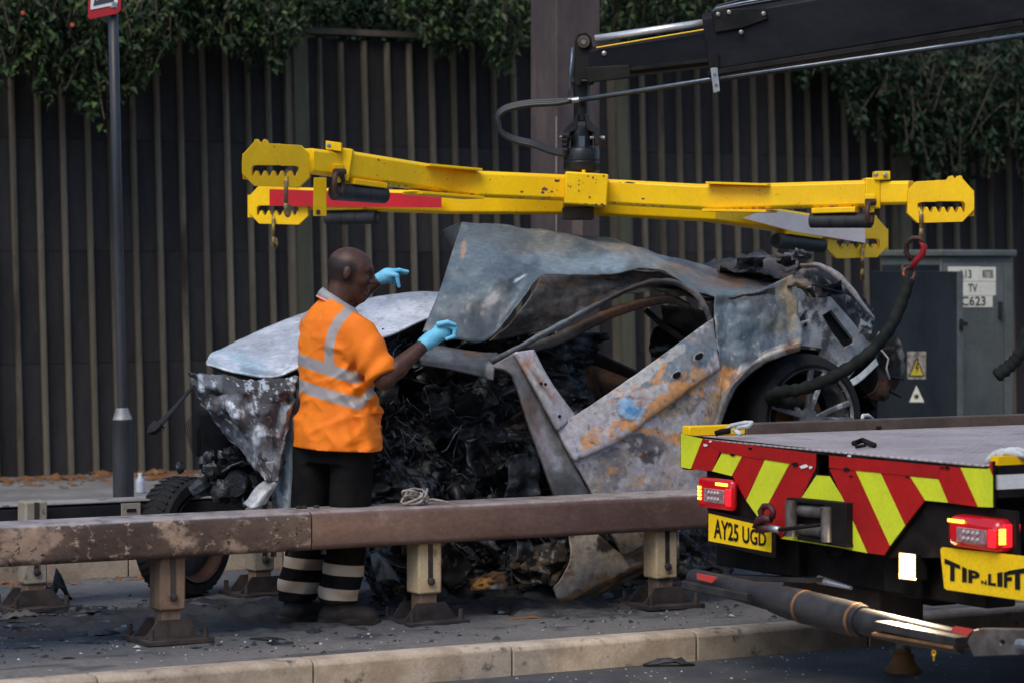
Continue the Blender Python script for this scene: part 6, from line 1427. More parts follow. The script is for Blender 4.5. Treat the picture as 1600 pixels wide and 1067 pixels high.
# --- charred engine and cabin mass
def rubble(name, x0, x1, y0, y1, bfun, step, seed, amp, mask=None):
    X, Yp = np.meshgrid(np.arange(x0, x1 + 1, step), np.arange(y0, y1 + 1, step))
    Bv = np.vectorize(bfun)(X, Yp).astype(float)
    G = np.dstack([X, Yp, Bv]).astype(float)
    Pw = pbv(G)
    w = fbm(Pw * 7, 3, seed) ; w2 = fbm(Pw * 7 + 50, 3, seed + 1)
    Q = Pw + np.dstack([w * 0.12, w2 * 0.12, w * 0.1])
    d = fbm(Q * 2.6, 2, seed + 2) * amp * 1.5 + ridged(Q * 5.5, 5, seed + 5) * amp * 0.7 + fbm(Q * 20, 4, seed + 3, 0.65) * amp * 0.28
    Pw = Pw - np.array(N)[None, None] * d[..., None] + np.dstack([w, w * 0, w2]) * 0.02
    idx = np.arange(X.size).reshape(X.shape)
    fs = np.stack([idx[:-1, :-1], idx[:-1, 1:], idx[1:, 1:], idx[1:, :-1]], -1).reshape(-1, 4)
    o = mesh_obj(name, Pw.reshape(-1, 3), fs, M_char, car, smooth=True, recalc=False)
    o['kind'] = 'stuff'
    return o
rubble('charred_interior', 560, 905, 520, 945, lambda x, y: 12.95 + 0.25 * max(0, (700 - y) / 200) + 0.10 * math.sin(x * 0.02) - 0.18 * max(0, (y - 850) / 100), 2.5, 21, 0.20)
rubble('charred_engine', 585, 700, 512, 575, lambda x, y: 12.84 + 0.12 * (560 - y) / 50, 2.0, 22, 0.07)
rubble('charred_floor', 880, 1130, 800, 925, lambda x, y: 13.0 - 0.1 * max(0, (y - 870) / 60), 3, 23, 0.10)
# curled shards, melted trim and wire scraps standing out of the mass
M_shard = mat('charred_shard', (0.014, 0.016, 0.019), (0.05, 0.056, 0.064), 18, 0.38, bump=0.4, bscale=80, spots=[((0.16, 0.20, 0.23), 16, 0.57, 0.69, 0.4)])  # lighter spots are painted glints
rs = np.random.RandomState(31)
V, Fc = [], []
for i in range(420):
    x, y = rs.uniform(590, 870), rs.uniform(520, 940)
    if i % 4 == 0: x, y = rs.uniform(595, 690), rs.uniform(532, 560)
    b = 12.68 + 0.25 * max(0, (700 - y) / 200) + rs.uniform(-0.02, 0.25)
    c = np.array(pb(x, y, b)); d = rs.normal(size=3); d /= np.linalg.norm(d); s = np.cross(d, rs.normal(size=3)); s /= np.linalg.norm(s); nn = np.cross(d, s)
    L = 0.02 + 0.22 * rs.uniform() ** 3; w = 0.002 + 0.03 * rs.uniform() ** 3; cv = rs.uniform(-6, 6)
    base = len(V)
    for k in range(5):
        t = k / 4 - 0.5; p = c + d * L * t + nn * cv * (t * L) ** 2
        ww = w * (1 - abs(t) * rs.uniform(0.3, 1.5)); ww = max(ww, 0.001)
        V += [p - s * ww, p + s * ww + nn * 0.004]
    for k in range(4): Fc.append((base + 2 * k, base + 2 * k + 1, base + 2 * k + 3, base + 2 * k + 2))
o = mesh_obj('charred_shards', V, Fc, M_shard, car, smooth=True, recalc=False, thick=0.002); o['kind'] = 'stuff'
# bent plates, seat springs and wiring left in the cabin
rs2 = random.Random(12)
for i in range(26):
    x, y = rs2.uniform(600, 850), rs2.uniform(545, 900); w_, h_ = rs2.uniform(10, 34), rs2.uniform(8, 26); b_ = 12.64 + 0.2 * max(0, (700 - y) / 200) + rs2.uniform(-0.03, 0.1)
    t = rs2.uniform(0, 3.14); ct, st_ = math.cos(t), math.sin(t)
    rows = [[(x + (u * w_ * ct - v * h_ * st_) + rs2.uniform(-4, 4), y + (u * w_ * st_ + v * h_ * ct) + rs2.uniform(-4, 4), b_ + rs2.uniform(-0.06, 0.06)) for u in (-1, 0, 1)] for v in (-1, 0, 1)]
    cl = rs2.choice([(0.02, 0.02, 0.023), (0.045, 0.055, 0.065), (0.03, 0.024, 0.02), (0.08, 0.085, 0.09), (0.05, 0.032, 0.022), (0.014, 0.014, 0.015), (0.014, 0.014, 0.015)])
    patch('charred_panel', rows, M_panr if i % 3 else M_pan, car, 3.5, amp=0.02, nscale=14, seed=300 + i, wor=0.02, wsc=12, thick=0.004, base=cl, edge=4, mott=[(SOOT, 12, 0.0, 0.1, 0.8, 1, 1), ((0.14, 0.15, 0.16), 8, 0.33, 0.06, 0.7, 1, 1)])
wr = MB()
for i in range(46):
    x, y = rs2.uniform(600, 850), rs2.uniform(530, 920); b_ = 12.62 + 0.2 * max(0, (700 - y) / 200) + rs2.uniform(0, 0.1)
    a_ = rs2.uniform(0, 6.28); pts = []
    for k in range(7):
        a_ += rs2.uniform(-0.9, 0.9); x += 9 * math.cos(a_); y += 9 * math.sin(a_); pts.append(pb(x, y, b_ + rs2.uniform(-0.02, 0.02)))
    wr.tube(pts, rs2.uniform(0.0012, 0.004), 5)
wo2 = wr.build('wiring', M_shard, car, smooth=True); wo2['kind'] = 'stuff'
# scrap of body colour metal low in the wreck
patch('lower_scrap', crumple([[(800, 872, 12.66), (840, 850, 12.64), (884, 838, 12.6)], [(796, 888, 12.62), (835, 880, 12.58), (884, 875, 12.54)], [(812, 912, 12.58), (845, 910, 12.54), (866, 915, 12.5)]], 7, 8, 0.05, 5, 5),
      M_panr, car, 2.5, amp=0.01, nscale=9, seed=111, lin=True, edge=5, base=(0.03, 0.026, 0.024), mott=[((0.10, 0.075, 0.05), 12, 0.12, 0.08, 0.8, 1, 1), ((0.24, 0.25, 0.26), 9, 0.30, 0.06, 0.7, 1, 1)])
patch('lower_scrap', crumple([[(735, 905, 12.62), (760, 897, 12.6), (790, 892, 12.58)], [(735, 918, 12.6), (762, 908, 12.55), (790, 906, 12.55)], [(735, 925, 12.57), (765, 918, 12.52), (792, 920, 12.52)]], 6, 8, 0.03, 4, 6), M_panr, car, 2.5, amp=0.01, nscale=9, seed=112, lin=True, edge=5, base=(0.10, 0.06, 0.035), blobs=[(755, 910, 16, 8, 0, (0.5, 0.26, 0.08), 0.8, 0.3), (775, 918, 12, 6, 0, (0.3, 0.36, 0.38), 0.7, 0.3)])
patch('lower_scrap', [[(578, 865, 12.6), (590, 862, 12.58), (602, 872, 12.6)], [(582, 890, 12.56), (600, 880, 12.52), (616, 895, 12.56)], [(590, 910, 12.55), (608, 905, 12.5), (624, 912, 12.55)]], M_pan, car, 3, amp=0.02, nscale=9, seed=113, base=(0.15, 0.17, 0.18), blobs=[(590, 885, 6, 14, 20, SOOT, 0.9, 0.3)])
# --- torn off front wheel standing by the rail
M_rimr = mat('rusty_rim', (0.07, 0.034, 0.024), (0.045, 0.026, 0.022), 8, 0.6, metal=0.2, bump=0.3, bscale=60)
M_disc = mat('blue_steel_disc', (0.05, 0.065, 0.085), (0.09, 0.1, 0.12), 6, 0.5, metal=0.4)
fwc = pY(287, 838, 14.85); fwc.z = 0.305
fax = Vector((0.86, -0.51, 0.0)).normalized()
fw = thing('torn_off_wheel', (fwc.x, fwc.y, 0), 'torn off front wheel with black tyre and rusty rim standing behind the rail', 'wheel')
MB().lathe(fwc, fax, [(0.215, 0.075), (0.24, 0.10), (0.285, 0.095), (0.302, 0.06), (0.306, 0.0), (0.302, -0.06), (0.285, -0.095), (0.24, -0.10), (0.215, -0.075)], 64, caps=False).build('tyre', M_tyre, fw, smooth=False)
trd = MB()
for k in range(48):
    t = k / 48 * 2 * math.pi; x = fax.orthogonal().normalized(); y = fax.cross(x)
    d = x * math.cos(t) + y * math.sin(t); tg = fax.cross(d)
    for s in (-1, 1):
        trd.box(fwc + d * 0.306 + fax * s * 0.04 , (fax * 0.034 + tg * 0.012 * s), tg * 0.009, d * 0.0015)
trd.build('tread', M_tyre, fw)
MB().lathe(fwc, fax, [(0.214, 0.10), (0.225, 0.106), (0.214, 0.09), (0.20, 0.07), (0.195, -0.05)], 56, caps=False).build('rim', M_rimr, fw, smooth=False)
MB().lathe(fwc, fax, [(0.195, 0.035), (0.19, 0.04), (0.07, 0.065), (0.05, 0.066)], 48).build('disc', M_disc, fw)

# ================================================================== MAN IN ORANGE
class SDF:
    """distance field on a grid; smooth unions; meshed by surface nets"""
    def __init__(s, lo, hi, h):
        s.lo = np.array(lo, float); s.h = h
        s.n = np.ceil((np.array(hi) - s.lo) / h).astype(int) + 1
        s.val = np.full(s.n, 1.0, dtype=np.float32)
    def _slice(s, lo, hi):
        a = np.clip(np.floor((np.array(lo) - s.lo) / s.h).astype(int), 0, s.n); b = np.clip(np.ceil((np.array(hi) - s.lo) / s.h).astype(int) + 1, 0, s.n)
        if np.any(b <= a): return None, None
        g = [s.lo[i] + s.h * np.arange(a[i], b[i]) for i in range(3)]
        P = np.stack(np.meshgrid(*g, indexing='ij'), -1)
        return (slice(a[0], b[0]), slice(a[1], b[1]), slice(a[2], b[2])), P
    def _mix(s, sl, d, k, sub=False):
        v = s.val[sl]
        if sub:
            d = -d
            if k > 0:
                hh = np.clip(k - np.abs(v - d), 0, None) / k; s.val[sl] = np.maximum(v, d) + hh * hh * k * 0.25
            else: s.val[sl] = np.maximum(v, d)
        else:
            hh = np.clip(k - np.abs(v - d), 0, None) / max(k, 1e-6); s.val[sl] = np.minimum(v, d) - hh * hh * k * 0.25
    def cap(s, a, b, ra, rb=None, k=0.02, sub=False):
        rb = ra if rb is None else rb
        a, b = np.array(a, float), np.array(b, float); m = max(ra, rb) + k + 3 * s.h
        sl, P = s._slice(np.minimum(a, b) - m, np.maximum(a, b) + m)
        if sl is None: return s
        ba = b - a; t = np.clip(((P - a) @ ba) / (ba @ ba + 1e-9), 0, 1)
        d = np.linalg.norm(P - a - t[..., None] * ba, axis=-1) - (ra + (rb - ra) * t)
        s._mix(sl, d, k, sub); return s
    def ell(s, c, r, R=None, k=0.02, sub=False):
        c, r = np.array(c, float), np.array(r, float); m = r.max() + k + 3 * s.h
        sl, P = s._slice(c - m, c + m)
        if sl is None: return s
        q = P - c
        if R is not None: q = q @ np.array(R)          # columns of R = local axes
        l = np.linalg.norm(q / r, axis=-1); g = np.linalg.norm(q / (r * r), axis=-1)
        d = l * (l - 1) / np.maximum(g, 1e-6)
        s._mix(sl, d, k, sub); return s
    def loft(s, zs, cx, cy, ru, rv, ang, k=0.02, pw=2.0, tilt=0.0, fold=None):
        """stack of ellipses: centre (cx,cy), half axes ru along right, rv along facing, flat cut at both ends (tilt = dz/dx of the cut)"""
        f = np.array([math.cos(ang), math.sin(ang)]); r_ = np.array([math.sin(ang), -math.cos(ang)])
        m = max(max(ru), max(rv)) + 0.06
        sl, P = s._slice([min(cx) - m, min(cy) - m, zs[0] - 0.06], [max(cx) + m, max(cy) + m, zs[-1] + 0.06])
        z = P[..., 2]
        X = P[..., 0] - np.interp(z, zs, cx); Yy = P[..., 1] - np.interp(z, zs, cy)
        u = X * r_[0] + Yy * r_[1]; v = X * f[0] + Yy * f[1]
        a, b = np.interp(z, zs, ru), np.interp(z, zs, rv)
        l = (np.abs(u / a) ** pw + np.abs(v / b) ** pw) ** (1 / pw)
        d = (l - 1) * np.minimum(a, b)
        if fold is not None:
            mk = np.abs(d) < 0.05
            d[mk] += fold(P[mk], np.arctan2(v[mk], u[mk]))
        zc = z - tilt * P[..., 0]
        d = np.maximum(d, np.maximum(zs[0] - zc, zc - zs[-1]))
        s._mix(sl, d, k); return s
    def mesh(s):
        v = s.val; n = s.n; ins = v < 0
        def corner(dx, dy, dz): return (slice(dx, n[0] - 1 + dx), slice(dy, n[1] - 1 + dy), slice(dz, n[2] - 1 + dz))
        al = np.ones(tuple(n - 1), bool); an = np.zeros(tuple(n - 1), bool)
        for dx in (0, 1):
            for dy in (0, 1):
                for dz in (0, 1):
                    q = ins[corner(dx, dy, dz)]; al &= q; an |= q
        act = an & ~al
        ijk = np.argwhere(act)
        c = np.zeros((len(ijk), 3)); cnt = np.zeros(len(ijk))
        for ax in range(3):
            o = [i for i in range(3) if i != ax]
            for i in (0, 1):
                for j in (0, 1):
                    d0 = np.zeros(3, int); d0[o[0]] = i; d0[o[1]] = j
                    d1 = d0.copy(); d1[ax] = 1
                    a = v[tuple((ijk + d0).T)]; b = v[tuple((ijk + d1).T)]
                    x = (a < 0) != (b < 0)
                    t = np.where(x, a / np.where(x, a - b, 1), 0)
                    p = np.repeat(d0[None].astype(float), len(ijk), 0); p[:, ax] = t
                    c += p * x[:, None]; cnt += x
        idx = -np.ones(act.shape, dtype=np.int64); idx[act] = np.arange(len(ijk))
        V = s.lo + s.h * (ijk + c / cnt[:, None])
        Fs = []
        for ax in range(3):
            o = [(ax + 1) % 3, (ax + 2) % 3]
            sl0 = [slice(1, n[i] - 1) for i in range(3)]; sl0[ax] = slice(0, n[ax] - 1)
            sl1 = list(sl0); sl1[ax] = slice(1, n[ax])
            a, b = ins[tuple(sl0)], ins[tuple(sl1)]
            e = np.argwhere(a != b)
            if not len(e): continue
            flip = a[tuple(e.T)]
            base = e.copy()
            for i in range(3):
                if i != ax: base[:, i] += 1
            def g(da, db):
                q = base.copy(); q[:, o[0]] -= da; q[:, o[1]] -= db
                return idx[tuple(q.T)]
            quad = np.stack([g(1, 1), g(0, 1), g(0, 0), g(1, 0)], 1)
            quad[~flip] = quad[~flip][:, ::-1]
            Fs.append(quad)
        return V, np.concatenate(Fs)
YM = 13.75; SM = F / YM; ORG = pY(520, 978, YM); ORG.z = 0.0
def lx(px): return (px - 520) / SM
def lz(py): return (978 - py) / SM
def L3(px, py, y): return np.array([lx(px), y, lz(py)])
man = thing('person', ORG, 'man in an orange high visibility polo shirt and blue gloves, standing behind the rail', 'person')
def msh(name, sdf, m, parent, cols=None, attrs=None, sm=0):
    V, Fc = sdf.mesh()
    return V, Fc
FA = math.radians(35)
M_skin = mat('skin', (0.075, 0.036, 0.025), (0.095, 0.046, 0.031), 30, 0.45, attr='Col', bump=0.35, bscale=260, bdist=0.0015, rvar=0.08)
sk = SDF((-0.20, -0.36, 0.84), (0.56, 0.48, 1.81), 0.0044)
# head in its own frame: hx forward, hy to his left (away), hz up
HA = math.radians(-4); HC = np.array([lx(548), 0.0, lz(428)])
hf = np.array([math.cos(HA), math.sin(HA), -0.20]); hf /= np.linalg.norm(hf); hl = np.array([-math.sin(HA), math.cos(HA), 0]); hu = np.cross(hf, hl)
HR = np.stack([hf, hl, hu], 1)
def hd(f, l, u): return HC + hf * f + hl * l + hu * u
sk.ell(hd(-0.012, 0, 0.018), (0.103, 0.079, 0.092), HR, 0.01)
sk.ell(hd(0.045, 0, 0.0), (0.054, 0.064, 0.085), HR, 0.03)
sk.ell(hd(0.04, 0, -0.07), (0.052, 0.054, 0.066), HR, 0.03)
sk.ell(hd(0.073, 0, -0.117), (0.024, 0.026, 0.022), HR, 0.022)            # chin
sk.cap(hd(0.088, -0.034, 0.026), hd(0.088, 0.034, 0.026), 0.014, None, 0.014)   # brow
sk.cap(hd(0.098, 0, 0.012), hd(0.116, 0, -0.030), 0.0085, 0.013, 0.012)  # nose
for s in (-1, 1):
    sk.ell(hd(0.107, s * 0.012, -0.034), (0.012, 0.010, 0.009), HR, 0.008)
    sk.ell(hd(0.090, s * 0.032, 0.004), (0.016, 0.017, 0.011), HR, 0.008, sub=True)   # eye sockets
    sk.ell(hd(0.083, s * 0.031, 0.003), (0.013, 0.013, 0.012), HR, 0.004)
    sk.ell(hd(0.066, s * 0.044, -0.030), (0.028, 0.018, 0.020), HR, 0.02)   # cheek
    # ear
    sk.ell(hd(-0.006, s * 0.076, -0.012), (0.017, 0.011, 0.030), HR, 0.004)
    sk.ell(hd(0.003, s * 0.090, -0.006), (0.008, 0.007, 0.016), HR, 0.003, sub=True)
sk.cap(hd(0.095, -0.018, -0.071), hd(0.095, 0.018, -0.071), 0.0095, None, 0.007)   # lips
sk.cap(hd(0.091, -0.017, -0.088), hd(0.091, 0.017, -0.088), 0.0100, None, 0.007)
sk.cap(hd(0.106, -0.02, -0.0795), hd(0.106, 0.02, -0.0795), 0.0040, None, 0.003, sub=True)
NB = np.array([lx(524), 0.0, lz(490)])
sk.cap(NB, hd(-0.025, 0, -0.055), 0.066, 0.060, 0.03)
sk.loft([0.8, 1.0, 1.25, 1.4, 1.47], [0.02, 0.015, 0.0, 0.01, 0.015], [0] * 5, [0.15, 0.145, 0.17, 0.175, 0.09], [0.1, 0.1, 0.11, 0.10, 0.07], FA, 0.03)
SR, SL = np.array([0.135, -0.165, 1.37]), np.array([-0.09, 0.16, 1.40])
ER, WR = np.array([lx(604), -0.235, lz(594)]), np.array([lx(668), -0.115, lz(538)])
EL_, WL = L3(540, 474, 0.34), L3(588, 441, 0.33)
for (S_, E_, W_) in ((SR, ER, WR), (SL, EL_, WL)):
    sk.cap(S_, E_, 0.056, 0.046, 0.03); m_ = E_ + (W_ - E_) * 0.3
    sk.cap(E_, m_, 0.044, 0.046, 0.015); sk.cap(m_, W_, 0.046, 0.029, 0.015)
HPs = ((lx(492), 0.07, 0.92), (lx(552), -0.07, 0.92))
KN = ((lx(484), 0.06, 0.50), (lx(548), -0.07, 0.50)); AN = ((lx(466), 0.05, 0.09), (lx(532), -0.07, 0.09))
for i in range(2):
    sk.cap(HPs[i], KN[i], 0.075, 0.055, 0.02); sk.cap(KN[i], AN[i], 0.052, 0.038, 0.02)
sk.cap(HPs[0], HPs[1], 0.09, 0.09, 0.04)
V, Fc = sk.mesh()
rel = (V - HC) @ HR
cap_ = sstep(0.0, 0.02, rel[:, 2] - 0.02 + np.clip(rel[:, 0], -0.1, 0.1) * 0.0) * (rel[:, 2] > -0.2)
stub = sstep(-0.075, -0.045, rel[:, 2]) * (1 - sstep(0.035, 0.06, rel[:, 2])) * (1 - sstep(0.02, 0.05, rel[:, 0])) * (np.abs(rel[:, 1]) < 0.079) * (np.linalg.norm(rel, axis=1) < 0.16)
cols = np.empty((len(V), 3)); cols[:] = (0.064, 0.029, 0.020)
cols = cols * (1 - 0.85 * stub[:, None]) + np.array((0.014, 0.0105, 0.0105)) * 0.85 * stub[:, None]
lip = np.exp(-(((rel[:, 2] + 0.082) / 0.012) ** 2)) * (rel[:, 0] > 0.085) * (np.abs(rel[:, 1]) < 0.03)
cols = cols * (1 - 0.3 * lip[:, None]) + np.array((0.09, 0.035, 0.03)) * 0.3 * lip[:, None]
brow = np.exp(-(((rel[:, 2] - 0.030) / 0.006) ** 2)) * (rel[:, 0] > 0.07) * (np.abs(rel[:, 1]) > 0.012) * (np.abs(rel[:, 1]) < 0.05)
cols = cols * (1 - 0.8 * brow[:, None]) + np.array((0.012, 0.01, 0.01)) * 0.8 * brow[:, None]
body = mesh_obj('body', V + np.array(ORG), Fc, M_skin, man, smooth=True, cols=cols, recalc=False)
sm_ = body.modifiers.new('smooth', 'SMOOTH'); sm_.factor = 0.5; sm_.iterations = 2
M_eye = mat('eye', (0.25, 0.22, 0.2), None, 8, 0.2)
for s in (-1,): pass
# ---- shirt
def folds(P, th):
    z = P[..., 2]
    g = 0.009 * fbm(np.stack([P[..., 0] * 7, P[..., 1] * 7, P[..., 2] * 4.5], -1), 3, 5)
    low = sstep(1.15, 0.85, z)
    g = g + 0.004 * low * np.sin(th * 5 + z * 6) + 0.009 * np.sin((P[..., 0] * 1.3 + z * 0.8) * 46 + 2.5 * np.sin(z * 11)) * sstep(0.02, 0.12, P[..., 0]) * sstep(1.4, 1.1, z)
    g = g + 0.005 * np.sin(z * 30 + P[..., 0] * 26) * sstep(1.25, 1.0, z) * sstep(-0.05, -0.12, P[..., 0])
    q = np.stack([P[..., 0] * 6 + z * 5, P[..., 1] * 4, z * 9 - P[..., 0] * 5], -1)
    g = g - 0.013 * np.clip(ridged(q, 2, 33) - 0.2, 0, 1) * sstep(1.48, 1.36, z)
    return g
sh_ = SDF((-0.32, -0.42, 0.74), (0.42, 0.48, 1.62), 0.0058)
sh_.loft([0.825, 0.90, 1.0, 1.12, 1.25, 1.35, 1.43, 1.49, 1.535], [lx(528), lx(529), lx(530), lx(529), lx(524), lx(522), lx(522), lx(523), lx(526)], [0, 0, 0, 0, -0.01, -0.015, -0.01, 0, 0],
         [0.245, 0.24, 0.225, 0.21, 0.205, 0.205, 0.19, 0.125, 0.075], [0.185, 0.18, 0.165, 0.15, 0.138, 0.128, 0.115, 0.095, 0.07], FA, 0.02, 2.3, tilt=-0.03, fold=folds)
EM = SR + (ER - SR) * 0.93
sh_.cap(SR + np.array([-0.01, 0.01, 0.015]), SR + (EM - SR) * 0.45, 0.082, 0.082, 0.035)
sh_.cap(SR + (EM - SR) * 0.45, EM, 0.080, 0.078, 0.02)
sh_.cap(SL, SL + (EL_ - SL) * 0.75, 0.078, 0.078, 0.035)
xg = (sh_.lo[0] + sh_.h * np.arange(sh_.n[0]))[:, None, None]; zg = (sh_.lo[2] + sh_.h * np.arange(sh_.n[2]))[None, None, :]
sh_.val = np.maximum(sh_.val, ((zg - (lz(478) - 0.56 * (xg - lx(530)) + 0.004)) * 0.85).astype(np.float32) + np.zeros_like(sh_.val))   # neckline, lower in front
# sleeve folds + clean cuff plane
sl, P = sh_._slice([-0.05, -0.45, 1.0], [0.42, 0.0, 1.5])
ax_ = (ER - SR) / np.linalg.norm(ER - SR); tt = (P - SR) @ ax_
sh_.val[sl] += (0.006 * np.sin(tt * 60 + P[..., 0] * 30 + 3 * np.sin(P[..., 2] * 14)) * sstep(0.04, 0.1, tt) * sstep(0.05, 0.14, P[..., 0])).astype(np.float32)
inar = (np.linalg.norm(P - (SR + np.clip(tt, 0, 1)[..., None] * ax_), axis=-1) < 0.125) & (P[..., 0] > lx(572))
cutp = tt - np.linalg.norm(EM - SR) - 0.004
sh_.val[sl] = np.where(inar, np.maximum(sh_.val[sl], cutp), sh_.val[sl])
V, Fc = sh_.mesh()
px_ = 520 + V[:, 0] * SM; py_ = 978 - V[:, 2] * SM
def band(y0, slope, xk, half):
    zc = y0 + slope * (px_ - 470)
    zc = np.where(px_ > xk, y0 + slope * (xk - 470) - (px_ - xk) * 1.1, zc)
    return half - np.abs(py_ - zc)
torso = ((V - (SR + np.clip((V - SR) @ ax_, 0, 1)[:, None] * ax_)) ** 2).sum(1) ** 0.5 > 0.098
f1 = band(606, 0.27, 566, 9.5); f2 = band(566, 0.29, 562, 9.5)
br_pts = [(556, 480), (545, 490), (532, 505), (523, 522), (518, 545), (518, 566), (521, 583)]
f3 = np.full(len(V), -99.0)
for (x0, y0), (x1, y1) in zip(br_pts[:-1], br_pts[1:]):
    t = np.clip(((px_ - x0) * (x1 - x0) + (py_ - y0) * (y1 - y0)) / ((x1 - x0) ** 2 + (y1 - y0) ** 2), 0, 1)
    f3 = np.maximum(f3, 7.5 - np.hypot(px_ - x0 - t * (x1 - x0), py_ - y0 - t * (y1 - y0)))
f3 = np.where(V[:, 1] < 0.08, f3, -99)
br2 = [(497, 458), (486, 470), (478, 485), (471, 505)]
for (x0, y0), (x1, y1) in zip(br2[:-1], br2[1:]):
    t = np.clip(((px_ - x0) * (x1 - x0) + (py_ - y0) * (y1 - y0)) / ((x1 - x0) ** 2 + (y1 - y0) ** 2), 0, 1)
    f3 = np.maximum(f3, 3.0 - np.hypot(px_ - x0 - t * (x1 - x0), py_ - y0 - t * (y1 - y0)))
fld = np.maximum(np.maximum(f1, f2), f3)
fld = np.where(torso | (f3 > -2), fld, -9.0)
M_shirt = mat('orange_polo', (0.82, 0.20, 0.008), (0.74, 0.165, 0.008), 5, 0.75, bump=0.25, bscale=420, bdist=0.0015, spec=0.3, grain=0.04, spots=[((0.42, 0.11, 0.02), 4.2, 0.62, 0.85, 0.8), ((0.12, 0.05, 0.02), 30, 0.72, 0.76, 0.8)])
def add_band(m, attr, col, rough, thr=0.0):
    nt = m.node_tree; nd = nt.nodes; lk = nt.links; p = nd['Principled BSDF']
    at = nd.new('ShaderNodeAttribute'); at.attribute_name = attr
    mr = nd.new('ShaderNodeMapRange'); mr.inputs['From Min'].default_value = thr - 0.5; mr.inputs['From Max'].default_value = thr + 0.5; lk.new(at.outputs['Fac'], mr.inputs['Value'])
    for nm, v in (('Base Color', (*col, 1)), ('Roughness', rough)):
        src = p.inputs[nm].links[0].from_socket
        x = nd.new('ShaderNodeMix'); x.data_type = 'RGBA' if nm == 'Base Color' else 'FLOAT'
        lk.new(mr.outputs[0], x.inputs[0])
        if nm == 'Base Color': lk.new(src, x.inputs[6]); x.inputs[7].default_value = v; lk.new(x.outputs[2], p.inputs[nm])
        else: lk.new(src, x.inputs[2]); x.inputs[3].default_value = v; lk.new(x.outputs[0], p.inputs[nm])
add_band(M_shirt, 'band', (0.30, 0.27, 0.265), 0.45)
o = mesh_obj('polo_shirt', V + np.array(ORG), Fc, M_shirt, man, smooth=True, attrs={'band': fld}, recalc=False)
o.modifiers.new('smooth', 'SMOOTH').iterations = 2
# collar
M_collr = mat('grey_collar', (0.30, 0.30, 0.305), (0.24, 0.24, 0.245), 14, 0.8)
M_piping = mat('pink_piping', (0.85, 0.28, 0.16), (0.8, 0.25, 0.14), 14, 0.7)
def collar_ring(r0, r1, dz0, dz1, name, m, th):
    vs = []; fs = []; nseg = 40
    for k in range(nseg):
        t = k / nseg * 2 * math.pi
        d = np.array([math.cos(t), math.sin(t), 0]); sgnx = d[0]
        # falls forward (to the right of the picture), stands high behind the neck
        zb = lz(477) - 0.050 * d[0]; c = np.array([lx(530), 0.0, 0])
        p0 = c + d * r0 * np.array([1.08, 0.92, 0]) + np.array([0, 0, zb + dz0]); p1 = c + d * r1 * np.array([1.14, 0.95, 0]) + np.array([0, 0, zb + dz1 - 0.02 * max(sgnx, 0)])
        vs += [p0, (p0 + p1) / 2 + d * 0.004, p1]
    for k in range(nseg):
        a = k * 3; b = (k + 1) % nseg * 3
        fs += [(a, b, b + 1, a + 1), (a + 1, b + 1, b + 2, a + 2)]
    return mesh_obj(name, np.array(vs) + np.array(ORG), fs, m, man, smooth=True, thick=th)
collar_ring(0.070, 0.090, 0.020, -0.014, 'collar', M_collr, 0.006)
collar_ring(0.0895, 0.094, -0.013, -0.022, 'collar_piping', M_piping, 0.006)
# ---- trousers
tr = SDF((-0.36, -0.36, 0.05), (0.34, 0.36, 1.0), 0.0065)
def tf(P, th): return 0.010 * fbm(np.stack([P[..., 0] * 9, P[..., 1] * 9, P[..., 2] * 7], -1), 3, 15) + 0.008 * np.sin(P[..., 2] * 42 + 3 * np.sin(P[..., 0] * 20)) * sstep(0.35, 0.12, P[..., 2])
tr.loft([0.76, 0.85, 0.96], [lx(525)] * 3, [0, 0, 0], [0.185, 0.17, 0.15], [0.14, 0.135, 0.12], FA, 0.04, 2.2, fold=tf)
for i in range(2):
    hx_, kx_, ax2 = HPs[i], KN[i], AN[i]
    zs = [0.105, 0.16, 0.3, 0.5, 0.7, 0.86]
    cx = list(np.interp(zs, [ax2[2], kx_[2], hx_[2]], [ax2[0] - 0.01, kx_[0], hx_[0]])); cy = list(np.interp(zs, [ax2[2], kx_[2], hx_[2]], [ax2[1], kx_[1], hx_[1]]))
    tr.loft(zs, cx, cy, [0.085, 0.090, 0.088, 0.090, 0.098, 0.10], [0.098, 0.102, 0.095, 0.095, 0.10, 0.10], FA, 0.03, 2.2, fold=tf)
V, Fc = tr.mesh()
py_ = 978 - V[:, 2] * SM; px_ = 520 + V[:, 0] * SM
off = np.where(px_ < 508, 0.0, 6.0)
slp = (px_ - np.where(px_ < 508, 475, 540)) * 0.10
fld = np.maximum(8.5 - np.abs(py_ - 884 - off - slp), 9.0 - np.abs(py_ - 921 - off * 1.2 - slp))
M_trou = mat('black_trousers', (0.0055, 0.0055, 0.006), (0.010, 0.0095, 0.0095), 7, 0.85, bump=0.3, bscale=350, bdist=0.0015, spec=0.06)
add_band(M_trou, 'band', (0.36, 0.29, 0.23), 0.5)
o = mesh_obj('trousers', V + np.array(ORG), Fc, M_trou, man, smooth=True, attrs={'band': fld}, recalc=False)
o.modifiers.new('smooth', 'SMOOTH').iterations = 2
